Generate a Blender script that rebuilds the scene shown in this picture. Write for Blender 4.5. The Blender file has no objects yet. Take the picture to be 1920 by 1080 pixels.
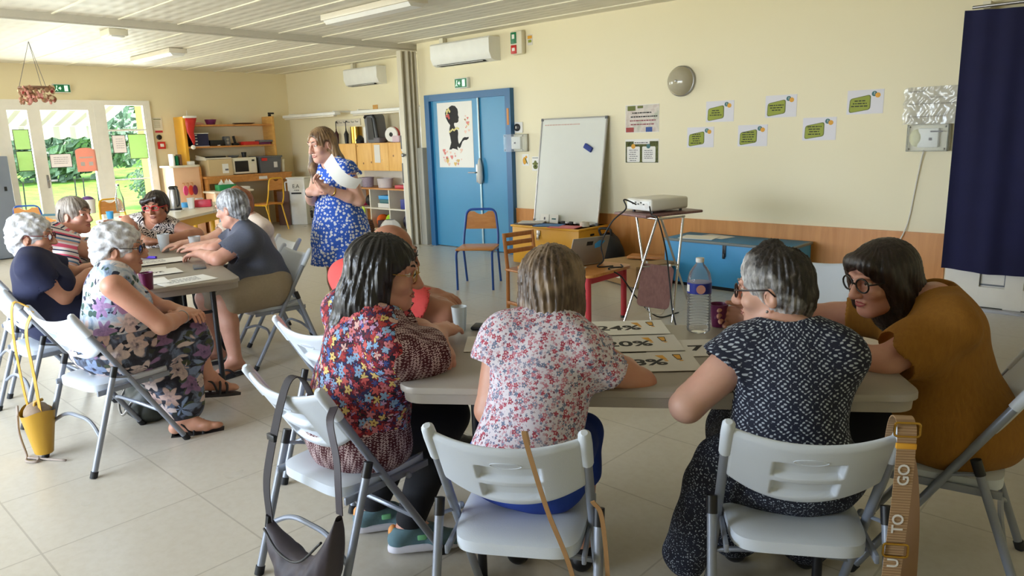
import bpy, bmesh, math, random
import numpy as np
from mathutils import Vector, Matrix
PI = math.pi
SC = bpy.context.scene
COL = SC.collection
random.seed(7)

# ------------------------------------------------------------------ camera
cam_d = bpy.data.cameras.new('camera')
cam_d.sensor_width = 36.0
cam_d.lens = 25.4504
cam_d.clip_start = 0.05
cam_d.clip_end = 300
cam = bpy.data.objects.new('camera', cam_d)
COL.objects.link(cam)
_rt = Vector((0.73246, 0.68009, -0.03127))
_dn = Vector((0.11854, -0.17263, -0.97783))
_fw = Vector((-0.67041, 0.71252, -0.20706))
_m = Matrix((_rt, -_dn, -_fw)).transposed().to_4x4()
_m.translation = Vector((0, 0, 1.5))
cam.matrix_world = _m
SC.camera = cam

# ------------------------------------------------------------------ world, sun, window daylight, exposure
SC.view_settings.view_transform = 'Standard'
SC.view_settings.look = 'None'
SC.view_settings.gamma = 1.0
SC.view_settings.use_curve_mapping = False
SC.view_settings.exposure = 0.27
wd = bpy.data.worlds.new('sky')
SC.world = wd
wd.use_nodes = True
_bg = wd.node_tree.nodes['Background']
_bg.inputs['Color'].default_value = (0.80, 0.90, 1.0, 1)
_bg.inputs['Strength'].default_value = 4.0

def lamp(name, kind, loc, aim, energy, color, size=None, size_y=None, **kw):
    d = bpy.data.lights.new(name, kind)
    d.energy = energy
    d.color = color
    if size:
        d.shape = 'RECTANGLE'
        d.size = size
        d.size_y = size_y
    for k, v in kw.items():
        setattr(d, k, v)
    o = bpy.data.objects.new(name, d)
    COL.objects.link(o)
    o.location = loc
    o.rotation_euler = (Vector(aim) - Vector(loc)).to_track_quat('-Z', 'Y').to_euler()
    return o

lamp('sun', 'SUN', (-14, 12, 12), (-17.6, 6, 2.4), 9.0, (1.0, 0.95, 0.85), angle=0.01)
# daylight reaching the windows of the wall behind the camera: pale blue sky above, sunlit lawn below, and an added fill lamp close by
lamp('sky_daylight', 'AREA', (-4.0, -12.5, 3.55), (-4.0, 6.75, 1.0), 4300, (0.66, 0.80, 1.0), 19.0, 4.0)
lamp('lawn_daylight', 'AREA', (-4.0, -12.5, -0.15), (-4.0, 6.75, 1.6), 1150, (1.0, 0.91, 0.56), 19.0, 3.2)
lamp('window_fill', 'AREA', (-5.3, -2.62, 1.35), (-5.3, 3, 1.0), 110, (0.80, 0.89, 1.0), 4.6, 1.7)
# daylight entering by the glazed doors of the left wall, from stand-in lamps just outside the glass
for _y, _w, _e in ((3.6, 1.3, 80), (4.6, 0.7, 48)):
    lamp('window_fill', 'AREA', (-13.25, _y, 1.45), (-5, _y - 0.4, 1.2), _e, (0.95, 0.98, 1.0), _w, 1.5)
lamp('window_fill', 'AREA', (-13.25, 0.2, 1.45), (-5, 0.6, 1.2), 150, (0.95, 0.98, 1.0), 2.2, 1.6)  # lamp at the unseen left window, added to brighten the far left
SC.cycles.use_denoising = True
SC.cycles.max_bounces = 8
SC.cycles.diffuse_bounces = 5
SC.cycles.transparent_max_bounces = 12
SC.cycles.caustics_reflective = False
SC.cycles.caustics_refractive = False
SC.cycles.sample_clamp_indirect = 6

# ------------------------------------------------------------------ objects
def tag(o, label=None, cat=None, group=None, kind=None):
    if label: o['label'] = label
    if cat: o['category'] = cat
    if group: o['group'] = group
    if kind: o['kind'] = kind
    return o

def thing(name, label, cat, loc=(0, 0, 0), rotz=0.0, group=None):
    o = bpy.data.objects.new(name, None)
    o.empty_display_size = 0.05
    COL.objects.link(o)
    o.location = loc
    o.rotation_euler = (0, 0, rotz)
    return tag(o, label, cat, group)

def copy_tree(o, parent=None):
    c = o.copy()
    COL.objects.link(c)
    if parent is not None:
        c.parent = parent
        c.matrix_parent_inverse = o.matrix_parent_inverse.copy()
    for ch in list(o.children):
        copy_tree(ch, c)
    return c

def link_mesh(name, me, mats, parent=None, loc=None, rot=None):
    if not isinstance(mats, (list, tuple)): mats = [mats]
    for m in mats: me.materials.append(m)
    o = bpy.data.objects.new(name, me)
    COL.objects.link(o)
    if parent is not None: o.parent = parent
    if loc is not None: o.location = loc
    if rot is not None: o.rotation_euler = rot
    return o

def V3(p): return np.array(p, dtype=float)
def nrm(v):
    v = V3(v); return v / (np.linalg.norm(v) + 1e-12)

class MB:
    """collects shapes and links them as one mesh object"""
    def __init__(s):
        s.v = []; s.f = []; s.mi = []; s.cur = 0; s.M = None
    def mat(s, i): s.cur = i; return s
    def xf(s, M=None): s.M = M; return s
    def add(s, vs, fs):
        b = len(s.v)
        for p in vs:
            if s.M is not None:
                p = s.M @ Vector(p)
            s.v.append((float(p[0]), float(p[1]), float(p[2])))
        for f in fs:
            s.f.append([b + i for i in f]); s.mi.append(s.cur)
        return s
    def box(s, c, d, rz=0.0):
        x, y, z = d[0] / 2, d[1] / 2, d[2] / 2
        vs = [(a * x, b * y, e * z) for e in (-1, 1) for b in (-1, 1) for a in (-1, 1)]
        cs, sn = math.cos(rz), math.sin(rz)
        vs = [(c[0] + p[0] * cs - p[1] * sn, c[1] + p[0] * sn + p[1] * cs, c[2] + p[2]) for p in vs]
        return s.add(vs, [(0, 2, 3, 1), (4, 5, 7, 6), (0, 1, 5, 4), (2, 6, 7, 3), (0, 4, 6, 2), (1, 3, 7, 5)])
    def rbox(s, c, d, r=0.01, seg=2, rot=None):
        bm = bmesh.new()
        bmesh.ops.create_cube(bm, size=1.0)
        bmesh.ops.scale(bm, vec=d, verts=bm.verts)
        bmesh.ops.bevel(bm, geom=list(bm.edges) + list(bm.verts), offset=min(r, min(d) * .49), segments=seg, affect='EDGES', profile=0.5)
        R = rot if isinstance(rot, Matrix) else (Matrix.Rotation(rot, 4, 'Z') if rot else Matrix())
        T = Matrix.Translation(c) @ R
        bm.verts.index_update()
        s.add([T @ v.co for v in bm.verts], [[v.index for v in f.verts] for f in bm.faces])
        bm.free()
        return s
    def tube(s, pts, r, n=10, closed=False, caps=True, flat=None):
        P = [V3(p) for p in pts]
        m = len(P)
        rs = [r] * m if not hasattr(r, '__len__') else list(r)
        T = []
        for i in range(m):
            a = P[(i - 1) % m] if (i > 0 or closed) else P[i]
            b = P[(i + 1) % m] if (i < m - 1 or closed) else P[i]
            T.append(nrm(b - a))
        up = V3((0, 0, 1)) if abs(T[0][2]) < 0.9 else V3((1, 0, 0))
        if flat is not None: up = V3(flat)
        N = nrm(np.cross(np.cross(T[0], up), T[0]))
        vs = []; fs = []
        for i in range(m):
            N = nrm(N - T[i] * (N @ T[i]))
            B = np.cross(T[i], N)
            for k in range(n):
                a = 2 * PI * k / n
                vs.append(P[i] + rs[i] * (math.cos(a) * N + math.sin(a) * B))
        for i in range(m if closed else m - 1):
            j = (i + 1) % m
            for k in range(n):
                l = (k + 1) % n
                fs.append((i * n + k, i * n + l, j * n + l, j * n + k))
        if caps and not closed:
            fs.append(tuple(range(n - 1, -1, -1)))
            fs.append(tuple((m - 1) * n + k for k in range(n)))
        return s.add(vs, fs)
    def ribbon(s, pts, width_dir, w, t=0.002):
        """flat strap following pts; width along width_dir (one vector or one per point)"""
        P = [V3(p) for p in pts]; m = len(P); vs = []; fs = []
        for i in range(m):
            T = nrm(P[min(i + 1, m - 1)] - P[max(i - 1, 0)])
            wd_ = V3(width_dir[i]) if hasattr(width_dir[0], '__len__') else V3(width_dir)
            W = nrm(wd_ - T * (wd_ @ T)); N = np.cross(T, W)
            ww = w[i] if hasattr(w, '__len__') else w
            for a, b in ((-1, -1), (1, -1), (1, 1), (-1, 1)):
                vs.append(P[i] + W * a * ww / 2 + N * b * t / 2)
        for i in range(m - 1):
            for k in range(4):
                l = (k + 1) % 4
                fs.append((i * 4 + k, i * 4 + l, i * 4 + 4 + l, i * 4 + 4 + k))
        fs.append((3, 2, 1, 0)); fs.append(tuple((m - 1) * 4 + k for k in range(4)))
        return s.add(vs, fs)
    def lathe(s, prof, c=(0, 0, 0), n=24, axis=None):
        vs = []; fs = []; m = len(prof)
        R = Matrix() if axis is None else Vector((0, 0, 1)).rotation_difference(Vector(axis)).to_matrix().to_4x4()
        for r, z in prof:
            for k in range(n):
                a = 2 * PI * k / n
                p = R @ Vector((r * math.cos(a), r * math.sin(a), z))
                vs.append((c[0] + p[0], c[1] + p[1], c[2] + p[2]))
        for i in range(m - 1):
            for k in range(n):
                l = (k + 1) % n
                fs.append((i * n + k, i * n + l, i * n + n + l, i * n + n + k))
        if prof[0][0] > 1e-5: fs.append(tuple(range(n - 1, -1, -1)))
        if prof[-1][0] > 1e-5: fs.append(tuple((m - 1) * n + k for k in range(n)))
        return s.add(vs, fs)
    def prism(s, out, o, u, v, depth):
        """polygon (2D outline) in the plane o + a*u + b*v, extruded along u x v by depth"""
        u = V3(u); v = V3(v); nn = nrm(np.cross(u, v)); o = V3(o); m = len(out)
        A = [o + u * a + v * b for a, b in out]
        vs = A + [p + nn * depth for p in A]
        fs = [tuple(range(m - 1, -1, -1)), tuple(range(m, 2 * m))]
        for i in range(m):
            j = (i + 1) % m
            fs.append((i, j, m + j, m + i))
        return s.add(vs, fs)
    def grid(s, fn, nu, nv, wrap=False):
        vs = [fn(i / nu, j / nv) for j in range(nv + 1) for i in range(nu + (0 if wrap else 1))]
        w = nu if wrap else nu + 1
        fs = []
        for j in range(nv):
            for i in range(nu):
                k = (i + 1) % w
                fs.append((j * w + i, j * w + k, (j + 1) * w + k, (j + 1) * w + i))
        return s.add(vs, fs)
    def sphere(s, c, r, n=16, m=10):
        rr = r if hasattr(r, '__len__') else (r, r, r)
        return s.add(*_sph(c, rr, n, m))
    def obj(s, name, mats, parent=None, smooth=40, loc=None, rot=None, merge=False):
        me = bpy.data.meshes.new(name)
        me.from_pydata(s.v, [], s.f)
        for p, i in zip(me.polygons, s.mi): p.material_index = i
        if merge:
            bm = bmesh.new(); bm.from_mesh(me)
            bmesh.ops.remove_doubles(bm, verts=bm.verts, dist=1e-5)
            bmesh.ops.recalc_face_normals(bm, faces=bm.faces)
            bm.to_mesh(me); bm.free()
        if smooth:
            me.shade_smooth()
            if smooth < 180: me.set_sharp_from_angle(angle=math.radians(smooth))
        me.update()
        return link_mesh(name, me, mats, parent, loc, rot)

def _sph(c, rr, n, m):
    vs = [(c[0], c[1], c[2] - rr[2])]
    for j in range(1, m):
        t = -PI / 2 + PI * j / m
        for k in range(n):
            a = 2 * PI * k / n
            vs.append((c[0] + rr[0] * math.cos(t) * math.cos(a), c[1] + rr[1] * math.cos(t) * math.sin(a), c[2] + rr[2] * math.sin(t)))
    vs.append((c[0], c[1], c[2] + rr[2]))
    fs = []
    for k in range(n):
        fs.append((0, 1 + (k + 1) % n, 1 + k))
        fs.append((len(vs) - 1, 1 + (m - 2) * n + k, 1 + (m - 2) * n + (k + 1) % n))
    for j in range(m - 2):
        for k in range(n):
            l = (k + 1) % n
            fs.append((1 + j * n + k, 1 + j * n + l, 1 + j * n + n + l, 1 + j * n + n + k))
    return vs, fs

def fillet(pts, rad, n=5, closed=False):
    P = [V3(p) for p in pts]; out = []
    m = len(P)
    for i in range(m):
        if not closed and i in (0, m - 1):
            out.append(P[i]); continue
        a, b, c = P[(i - 1) % m], P[i], P[(i + 1) % m]
        r = min(rad, np.linalg.norm(a - b) * .49, np.linalg.norm(c - b) * .49)
        p0 = b + nrm(a - b) * r; p2 = b + nrm(c - b) * r
        for k in range(n + 1):
            t = k / n
            out.append((1 - t) ** 2 * p0 + 2 * t * (1 - t) * b + t * t * p2)
    return out

def spline(pts, n=8):
    """Catmull-Rom through pts"""
    P = [V3(p) for p in pts]; P = [2 * P[0] - P[1]] + P + [2 * P[-1] - P[-2]]
    out = []
    for i in range(1, len(P) - 2):
        for k in range(n):
            t = k / n
            a, b, c, d = P[i - 1], P[i], P[i + 1], P[i + 2]
            out.append(.5 * ((2 * b) + (c - a) * t + (2 * a - 5 * b + 4 * c - d) * t * t + (3 * b - a - 3 * c + d) * t ** 3))
    out.append(P[-2])
    return out

def rrect(w, h, r, n=4):
    out = []
    for cx, cy, a0 in ((w / 2 - r, h / 2 - r, 0), (-w / 2 + r, h / 2 - r, 90), (-w / 2 + r, -h / 2 + r, 180), (w / 2 - r, -h / 2 + r, 270)):
        for k in range(n + 1):
            a = math.radians(a0 + 90 * k / n)
            out.append((cx + r * math.cos(a), cy + r * math.sin(a)))
    return out

def text(body, size, mat, parent, loc, rot=(0, 0, 0), name='printed_text', align='CENTER', bold=0.0, ext=0.0004, sx=1.0):
    c = bpy.data.curves.new(name, 'FONT')
    c.body = body; c.size = size; c.align_x = align; c.align_y = 'CENTER'
    c.extrude = ext; c.offset = bold; c.resolution_u = 3
    c.materials.append(mat)
    o = bpy.data.objects.new(name, c)
    COL.objects.link(o)
    me = bpy.data.meshes.new_from_object(o.evaluated_get(bpy.context.evaluated_depsgraph_get()))
    bpy.data.objects.remove(o); bpy.data.curves.remove(c)
    me.name = name; me.materials.clear(); me.materials.append(mat)
    o = bpy.data.objects.new(name, me)
    COL.objects.link(o)
    o.parent = parent; o.location = loc; o.rotation_euler = rot; o.scale = (sx, 1, 1)
    return o

# ------------------------------------------------------------------ materials
class NT:
    def __init__(s, name):
        s.m = bpy.data.materials.new(name); s.m.use_nodes = True
        s.t = s.m.node_tree; s.b = s.t.nodes['Principled BSDF']; s.out = s.t.nodes['Material Output']
    def n(s, typ, **kw):
        x = s.t.nodes.new(typ)
        for k, v in kw.items(): setattr(x, k, v)
        return x
    def l(s, a, b): s.t.links.new(a, b)
    def put(s, sock, v):
        if isinstance(v, bpy.types.NodeSocket): s.l(v, sock)
        elif hasattr(v, '__len__') and len(v) == 3 and sock.type == 'RGBA': sock.default_value = (*v, 1)
        else: sock.default_value = v
    def coord(s, kind='Object'): return s.n('ShaderNodeTexCoord').outputs[kind]
    def mapping(s, vec, scale=(1, 1, 1), loc=(0, 0, 0), rot=(0, 0, 0)):
        x = s.n('ShaderNodeMapping'); s.l(vec, x.inputs[0])
        x.inputs['Scale'].default_value = scale; x.inputs['Location'].default_value = loc; x.inputs['Rotation'].default_value = rot
        return x.outputs[0]
    def math(s, op, a, b=0.0, c=0.0, clamp=False):
        x = s.n('ShaderNodeMath', operation=op); x.use_clamp = clamp
        s.put(x.inputs[0], a); s.put(x.inputs[1], b); s.put(x.inputs[2], c)
        return x.outputs[0]
    def vmath(s, op, a, b=(0, 0, 0)):
        x = s.n('ShaderNodeVectorMath', operation=op); s.put(x.inputs[0], a)
        if isinstance(b, (int, float)): x.inputs['Scale'].default_value = b
        else: s.put(x.inputs[1], b)
        return x.outputs['Value' if op in ('LENGTH', 'DOT_PRODUCT', 'DISTANCE') else 0]
    def xyz(s, v):
        x = s.n('ShaderNodeSeparateXYZ'); s.l(v, x.inputs[0]); return x.outputs
    def comb(s, a, b, c=0.0):
        x = s.n('ShaderNodeCombineXYZ'); s.put(x.inputs[0], a); s.put(x.inputs[1], b); s.put(x.inputs[2], c); return x.outputs[0]
    def noise(s, vec, scale, detail=2, rough=.5, out=0, dist=0.0):
        x = s.n('ShaderNodeTexNoise'); s.l(vec, x.inputs['Vector'])
        x.inputs['Scale'].default_value = scale; x.inputs['Detail'].default_value = detail; x.inputs['Roughness'].default_value = rough
        x.inputs['Distortion'].default_value = dist
        return x.outputs[out]
    def vor(s, vec, scale, feature='F1', dims='3D', rnd=1.0):
        x = s.n('ShaderNodeTexVoronoi', feature=feature, voronoi_dimensions=dims); s.l(vec, x.inputs['Vector'])
        x.inputs['Scale'].default_value = scale; x.inputs['Randomness'].default_value = rnd
        return x.outputs
    def ramp(s, fac, stops, interp='LINEAR'):
        x = s.n('ShaderNodeValToRGB'); s.l(fac, x.inputs[0]); cr = x.color_ramp; cr.interpolation = interp
        while len(cr.elements) < len(stops): cr.elements.new(0.5)
        for e, (p, c) in zip(cr.elements, stops): e.position = p; e.color = (*c, 1)
        return x.outputs[0]
    def mix(s, f, a, b):
        x = s.n('ShaderNodeMix', data_type='RGBA'); s.put(x.inputs[0], f); s.put(x.inputs[6], a); s.put(x.inputs[7], b)
        return x.outputs[2]
    def rangef(s, v, a, b, c=0.0, d=1.0, smooth=False):
        x = s.n('ShaderNodeMapRange'); x.interpolation_type = 'SMOOTHSTEP' if smooth else 'LINEAR'
        s.put(x.inputs[0], v)
        for i, q in enumerate((a, b, c, d)): x.inputs[i + 1].default_value = q
        return x.outputs[0]
    def bump(s, h, strength=.3, dist=.01):
        x = s.n('ShaderNodeBump'); s.put(x.inputs['Height'], h); x.inputs['Strength'].default_value = strength; x.inputs['Distance'].default_value = dist
        s.l(x.outputs[0], s.b.inputs['Normal'])
    def base(s, c): s.put(s.b.inputs['Base Color'], c)
    def set(s, **kw):
        for k, v in kw.items(): s.put(s.b.inputs[k.replace('_', ' ')], v)
        return s.m

def lin(c):
    return tuple(((x / 255) / 12.92 if x <= 10 else (((x / 255) + .055) / 1.055) ** 2.4) for x in c)

def pmat(name, col, rough=.5, metal=0.0, var=.06, vscale=9.0, bump=0.0, bscale=60.0, spec=.5, srgb=True, sheen=0.0):
    """plain painted / plastic / cloth surface with slight uneven colour and grain"""
    n = NT(name); c = lin(col) if srgb else col
    co = n.coord()
    f = n.noise(co, vscale, 3)
    a = tuple(x * (1 - var) for x in c); b = tuple(min(1, x * (1 + var)) for x in c)
    n.base(n.mix(f, a, b))
    if bump: n.bump(n.noise(co, bscale, 3), bump, .004)
    n.b.inputs['Specular IOR Level'].default_value = spec
    if sheen:
        n.b.inputs['Sheen Weight'].default_value = sheen
    return n.set(Roughness=rough, Metallic=metal)

def woodmat(name, c1, c2, scale=(1.5, 14, 14), rough=.45, ring=3.0, knots=False):
    n = NT(name); co = n.coord()
    v = n.mapping(co, scale)
    f = n.noise(v, ring, 5, .6, dist=.8)
    col = n.ramp(f, [(.3, lin(c1)), (.7, lin(c2))])
    if knots:
        d = n.vor(n.mapping(co, (4, 4, 4)), 1.6)[0]
        k = n.rangef(d, .06, .14, 1, 0, True)
        col = n.mix(k, col, lin((110, 62, 28)))
    n.base(col)
    n.bump(f, .08, .003)
    return n.set(Roughness=rough)

def clearmat(name, tint=(1, 1, 1), gloss=.12, rough=.02, body=0.0, bcol=(.9, .9, .9)):
    """thin clear sheet: mostly transparent with a mirror-like sheen"""
    n = NT(name); t = n.n('ShaderNodeBsdfTransparent'); t.inputs[0].default_value = (*tint, 1)
    g = n.n('ShaderNodeBsdfGlossy'); g.inputs['Roughness'].default_value = rough
    lw = n.n('ShaderNodeLayerWeight'); lw.inputs[0].default_value = gloss
    mx = n.n('ShaderNodeMixShader'); n.l(lw.outputs['Fresnel'], mx.inputs[0]); n.l(t.outputs[0], mx.inputs[1]); n.l(g.outputs[0], mx.inputs[2])
    last = mx.outputs[0]
    if body:
        d = n.n('ShaderNodeBsdfDiffuse'); d.inputs[0].default_value = (*bcol, 1)
        m2 = n.n('ShaderNodeMixShader'); m2.inputs[0].default_value = body
        n.l(last, m2.inputs[1]); n.l(d.outputs[0], m2.inputs[2]); last = m2.outputs[0]
    n.l(last, n.out.inputs[0])
    return n.m

M = {}
def floor_mat():
    n = NT('vinyl_floor'); co = n.coord()
    x, y, z = n.xyz(co)
    big = n.noise(co, 0.8, 4, .6); fine = n.noise(co, 26, 4, .65)
    c = n.mix(big, lin((204, 197, 184)), lin((210, 204, 192)))
    c = n.mix(n.rangef(fine, .4, .8, 0, .5), c, lin((190, 180, 162)))
    sp = 0.6
    g = None
    for a in (x, y):
        f = n.math('FRACT', n.math('DIVIDE', n.math('ADD', a, 50.13), sp))
        e = n.math('LESS_THAN', n.math('ABSOLUTE', n.math('SUBTRACT', f, .5)), .006)
        g = e if g is None else n.math('MAXIMUM', g, e)
    c = n.mix(n.math('MULTIPLY', g, .35), c, lin((120, 108, 90)))
    n.base(c)
    n.set(Roughness=n.rangef(big, .3, .7, .27, .31))
    n.bump(n.noise(co, 3.0, 2), .04, .01)
    return n.m

def ceiling_mat():
    n = NT('ceiling_panels'); co = n.coord(); x, y, z = n.xyz(co)
    # dimpled acoustic panels: rows of soft dashes
    a = n.math('SINE', n.math('MULTIPLY', x, 2 * PI / .30))
    b = n.math('SINE', n.math('MULTIPLY', y, 2 * PI / .12))
    h = n.math('MULTIPLY', n.math('ADD', a, 1.2), n.math('ADD', b, 1.2))
    f = n.noise(co, 1.2, 3)
    c = n.mix(f, lin((226, 220, 204)), lin((236, 231, 216)))
    c = n.mix(n.rangef(h, 0, 4.4, .0, .16), c, lin((196, 190, 176)))
    n.base(c); n.bump(h, .25, .006)
    return n.set(Roughness=.55)

def wall_mat(name, c1, c2):
    n = NT(name); co = n.coord()
    n.base(n.mix(n.noise(co, 1.1, 4, .6), lin(c1), lin(c2)))
    n.bump(n.noise(co, 90, 3), .05, .002)
    return n.set(Roughness=.6)

def grass_mat():
    n = NT('lawn_grass'); co = n.coord()
    c = n.ramp(n.noise(co, 1.6, 5, .65), [(.25, lin((70, 120, 30))), (.5, lin((120, 170, 50))), (.75, lin((160, 200, 80)))])
    n.base(n.mix(n.rangef(n.noise(co, 40, 3), .4, .7), c, lin((60, 110, 30))))
    n.bump(n.noise(co, 60, 3), .6, .03)
    return n.set(Roughness=.9)

def leaf_mat(name, a, b):
    n = NT(name); co = n.coord()
    n.base(n.ramp(n.noise(co, 7, 5, .7), [(.3, lin(a)), (.7, lin(b))]))
    n.bump(n.noise(co, 16, 4, .7), 1.0, .1)
    return n.set(Roughness=.7)

def awning_mat():
    n = NT('awning_stripes'); co = n.coord(); x, y, z = n.xyz(co)
    f = n.math('FRACT', n.math('MULTIPLY', y, 3.6))
    s = n.math('LESS_THAN', f, .34)
    n.base(n.mix(s, lin((240, 236, 224)), lin((120, 112, 104))))
    n.set(Roughness=.8)
    tr = n.n('ShaderNodeBsdfTranslucent'); tr.inputs[0].default_value = (.8, .78, .7, 1)
    mx = n.n('ShaderNodeMixShader'); mx.inputs[0].default_value = .35
    n.l(n.b.outputs[0], mx.inputs[1]); n.l(tr.outputs[0], mx.inputs[2]); n.l(mx.outputs[0], n.out.inputs[0])
    return n.m

def curtain_mat():
    n = NT('navy_cloth'); co = n.coord()
    n.base(n.mix(n.noise(co, 5, 3), lin((17, 18, 54)), lin((24, 26, 70))))
    n.bump(n.noise(n.mapping(co, (400, 400, 400)), 1, 2), .15, .001)
    return n.set(Roughness=.9)

M['floor'] = floor_mat(); M['ceiling'] = ceiling_mat()
M['wall'] = wall_mat('cream_wall_paint', (238, 228, 194), (241, 232, 202))
M['wall_left'] = wall_mat('warm_cream_wall_paint', (236, 222, 182), (240, 227, 190))
M['grass'] = grass_mat(); M['awning'] = awning_mat(); M['curtain'] = curtain_mat()
M['panel'] = woodmat('wainscot_veneer', (196, 130, 66), (216, 152, 86), (7, 7, .5), .4, 2.2)
M['pine'] = woodmat('pine_board', (206, 150, 74), (228, 178, 100), (2.2, 14, 14), .5, 2.0)
M['pine_v'] = woodmat('knotty_pine', (222, 166, 84), (238, 190, 110), (9, 9, 1.2), .5, 2.0, True)
M['pine_dark'] = woodmat('orange_pine', (186, 122, 58), (206, 144, 78), (2.2, 14, 14), .5, 2.0)
M['ply'] = woodmat('beech_ply', (200, 130, 62), (220, 156, 86), (3, 22, 22), .35, 2.0)
M['slatwood'] = woodmat('varnished_wood', (178, 112, 54), (200, 136, 74), (10, 10, 1.5), .4, 2.0)
M['peach'] = pmat('peach_melamine', (240, 196, 158), .4)
M['cream_lam'] = pmat('cream_laminate', (226, 218, 200), .35)
M['white'] = pmat('white_plastic', (236, 236, 232), .4)
M['white_gloss'] = pmat('white_enamel', (238, 238, 236), .2)
M['pvc'] = pmat('white_pvc_frame', (240, 236, 226), .35)
M['ivory'] = pmat('ivory_plastic', (228, 222, 200), .4)
M['blue_door'] = pmat('blue_gloss_paint', (62, 142, 186), .35, var=.05, vscale=2)
M['blue_frame'] = pmat('dark_blue_gloss_paint', (32, 98, 148), .35)
M['yellow_paint'] = pmat('yellow_paint', (232, 172, 48), .4, var=.07, vscale=3)
M['yellow_metal'] = pmat('yellow_enamel', (230, 178, 40), .35)
M['blue_box'] = pmat('sky_blue_paint', (66, 160, 220), .45, var=.06, vscale=3)
M['blue_metal'] = pmat('blue_enamel', (34, 84, 176), .3)
M['teal_metal'] = pmat('teal_enamel', (66, 116, 136), .3)
M['red_paint'] = pmat('red_paint', (196, 52, 62), .4)
M['red'] = pmat('red_plastic', (200, 40, 36), .4)
M['black'] = pmat('black_plastic', (22, 22, 24), .45)
M['black_metal'] = pmat('black_steel', (26, 26, 30), .4)
M['dark'] = pmat('dark_void', (14, 14, 16), .8)
M['chrome'] = pmat('chrome_steel', (205, 205, 205), .18, 1.0, .02)
M['steel'] = pmat('brushed_steel', (170, 170, 172), .32, 1.0, .05)
M['chair_plastic'] = pmat('chair_white_plastic', (212, 220, 230), .42, var=.03, bump=.1, bscale=300)
M['chair_metal'] = pmat('chair_grey_steel', (142, 148, 160), .38, .25)
M['table_top'] = pmat('table_grey_plastic', (168, 160, 150), .42, var=.03, bump=.12, bscale=260)
M['paper'] = pmat('white_paper', (240, 238, 232), .75, var=.015)
M['paper_grey'] = pmat('offwhite_paper', (222, 218, 212), .7, var=.02)
M['ink'] = pmat('black_ink', (24, 22, 24), .7)
M['ink_grey'] = pmat('grey_ink', (110, 106, 112), .7)
M['gold_ink'] = pmat('ochre_ink', (226, 164, 48), .6)
M['cardboard'] = pmat('cardboard', (176, 142, 100), .8, var=.06)
M['cardboard_pale'] = pmat('pale_cardboard', (206, 182, 138), .8, var=.05)
M['glass'] = clearmat('window_glass', (.97, .99, .98), .06)
M['clear'] = clearmat('clear_plastic', (.97, .98, .98), .10, .05, .06)
M['film'] = clearmat('crumpled_clear_film', (.95, .95, .94), .40, .14, .34, (.86, .86, .84))
M['cup_plastic'] = clearmat('translucent_cup_plastic', (.92, .95, .96), .2, .1, .35, (.85, .9, .92))
M['purple'] = pmat('plum_plastic', (110, 36, 84), .35)
M['laminate_dark'] = woodmat('brown_woodgrain_laminate', (120, 84, 80), (142, 104, 98), (26, 26, 1.5), .4, 1.6)
def thin_paper(name, c):
    n = NT(name); n.base(n.mix(n.noise(n.coord(), 30, 3), lin(c), tuple(x * .93 for x in lin(c)))); n.set(Roughness=.8)
    tr = n.n('ShaderNodeBsdfTranslucent'); tr.inputs[0].default_value = (*lin(c), 1)
    mx = n.n('ShaderNodeMixShader'); mx.inputs[0].default_value = .2
    n.l(n.b.outputs[0], mx.inputs[1]); n.l(tr.outputs[0], mx.inputs[2]); n.l(mx.outputs[0], n.out.inputs[0])
    return n.m
M['green_paper'] = thin_paper('pale_green_paper', (206, 232, 170))
M['pink_paper'] = thin_paper('pink_drawing_paper', (228, 168, 150))
M['sketch_paper'] = thin_paper('sketch_paper', (228, 220, 216))
M['olive'] = pmat('olive_green_print', (150, 160, 52), .6)
M['olive_dark'] = pmat('dark_olive_print', (104, 112, 44), .6)
M['teal_print'] = pmat('teal_print', (62, 112, 116), .6)
M['green_sign'] = pmat('green_sign_plastic', (22, 120, 76), .35)
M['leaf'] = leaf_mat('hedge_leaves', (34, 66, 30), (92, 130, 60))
M['leaf_hazy'] = leaf_mat('hazy_leaves', (96, 128, 110), (164, 188, 160))  # distance haze painted into the leaf colours, paler and bluer
M['concrete'] = pmat('pale_concrete', (214, 212, 206), .85, var=.06)
M['navy'] = pmat('navy_plastic', (26, 28, 66), .4)
M['grey_plastic'] = pmat('grey_plastic', (96, 98, 102), .45)
M['gold'] = pmat('polished_gold', (190, 150, 70), .25, 1.0)
M['rubber'] = pmat('dark_rubber', (30, 30, 32), .7)
M['cable'] = pmat('black_cable', (16, 16, 18), .5)
M['cable_white'] = pmat('white_cable', (220, 216, 206), .5)
M['brown_leather'] = pmat('brown_leather', (120, 84, 60), .55, bump=.2)

# ------------------------------------------------------------------ setting
XL, XR, YN, YB, YF, ZC = -12.9, 2.5, -2.6, 6.75, 7.6, 2.76
def struct(name, mb, mats, smooth=0, parent=None):
    o = mb.obj(name, mats, parent, smooth)
    if parent is None: o['kind'] = 'structure'
    return o

def span(mb, a0, a1, z0, z1, axis, pos, th):
    """slab of wall between a0..a1 along the wall and z0..z1"""
    if axis == 'x': mb.box(((a0 + a1) / 2, pos, (z0 + z1) / 2), (a1 - a0, th, z1 - z0))
    else: mb.box((pos, (a0 + a1) / 2, (z0 + z1) / 2), (th, a1 - a0, z1 - z0))

def wall_with(mb, a0, a1, holes, axis, pos, th, top=ZC):
    holes = sorted(holes); cur = a0
    for h0, h1, z0, z1 in holes:
        if h0 > cur: span(mb, cur, h0, 0, top, axis, pos, th)
        if z0 > 0: span(mb, h0, h1, 0, z0, axis, pos, th)
        span(mb, h0, h1, z1, top, axis, pos, th)
        cur = h1
    span(mb, cur, a1, 0, top, axis, pos, th)

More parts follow.
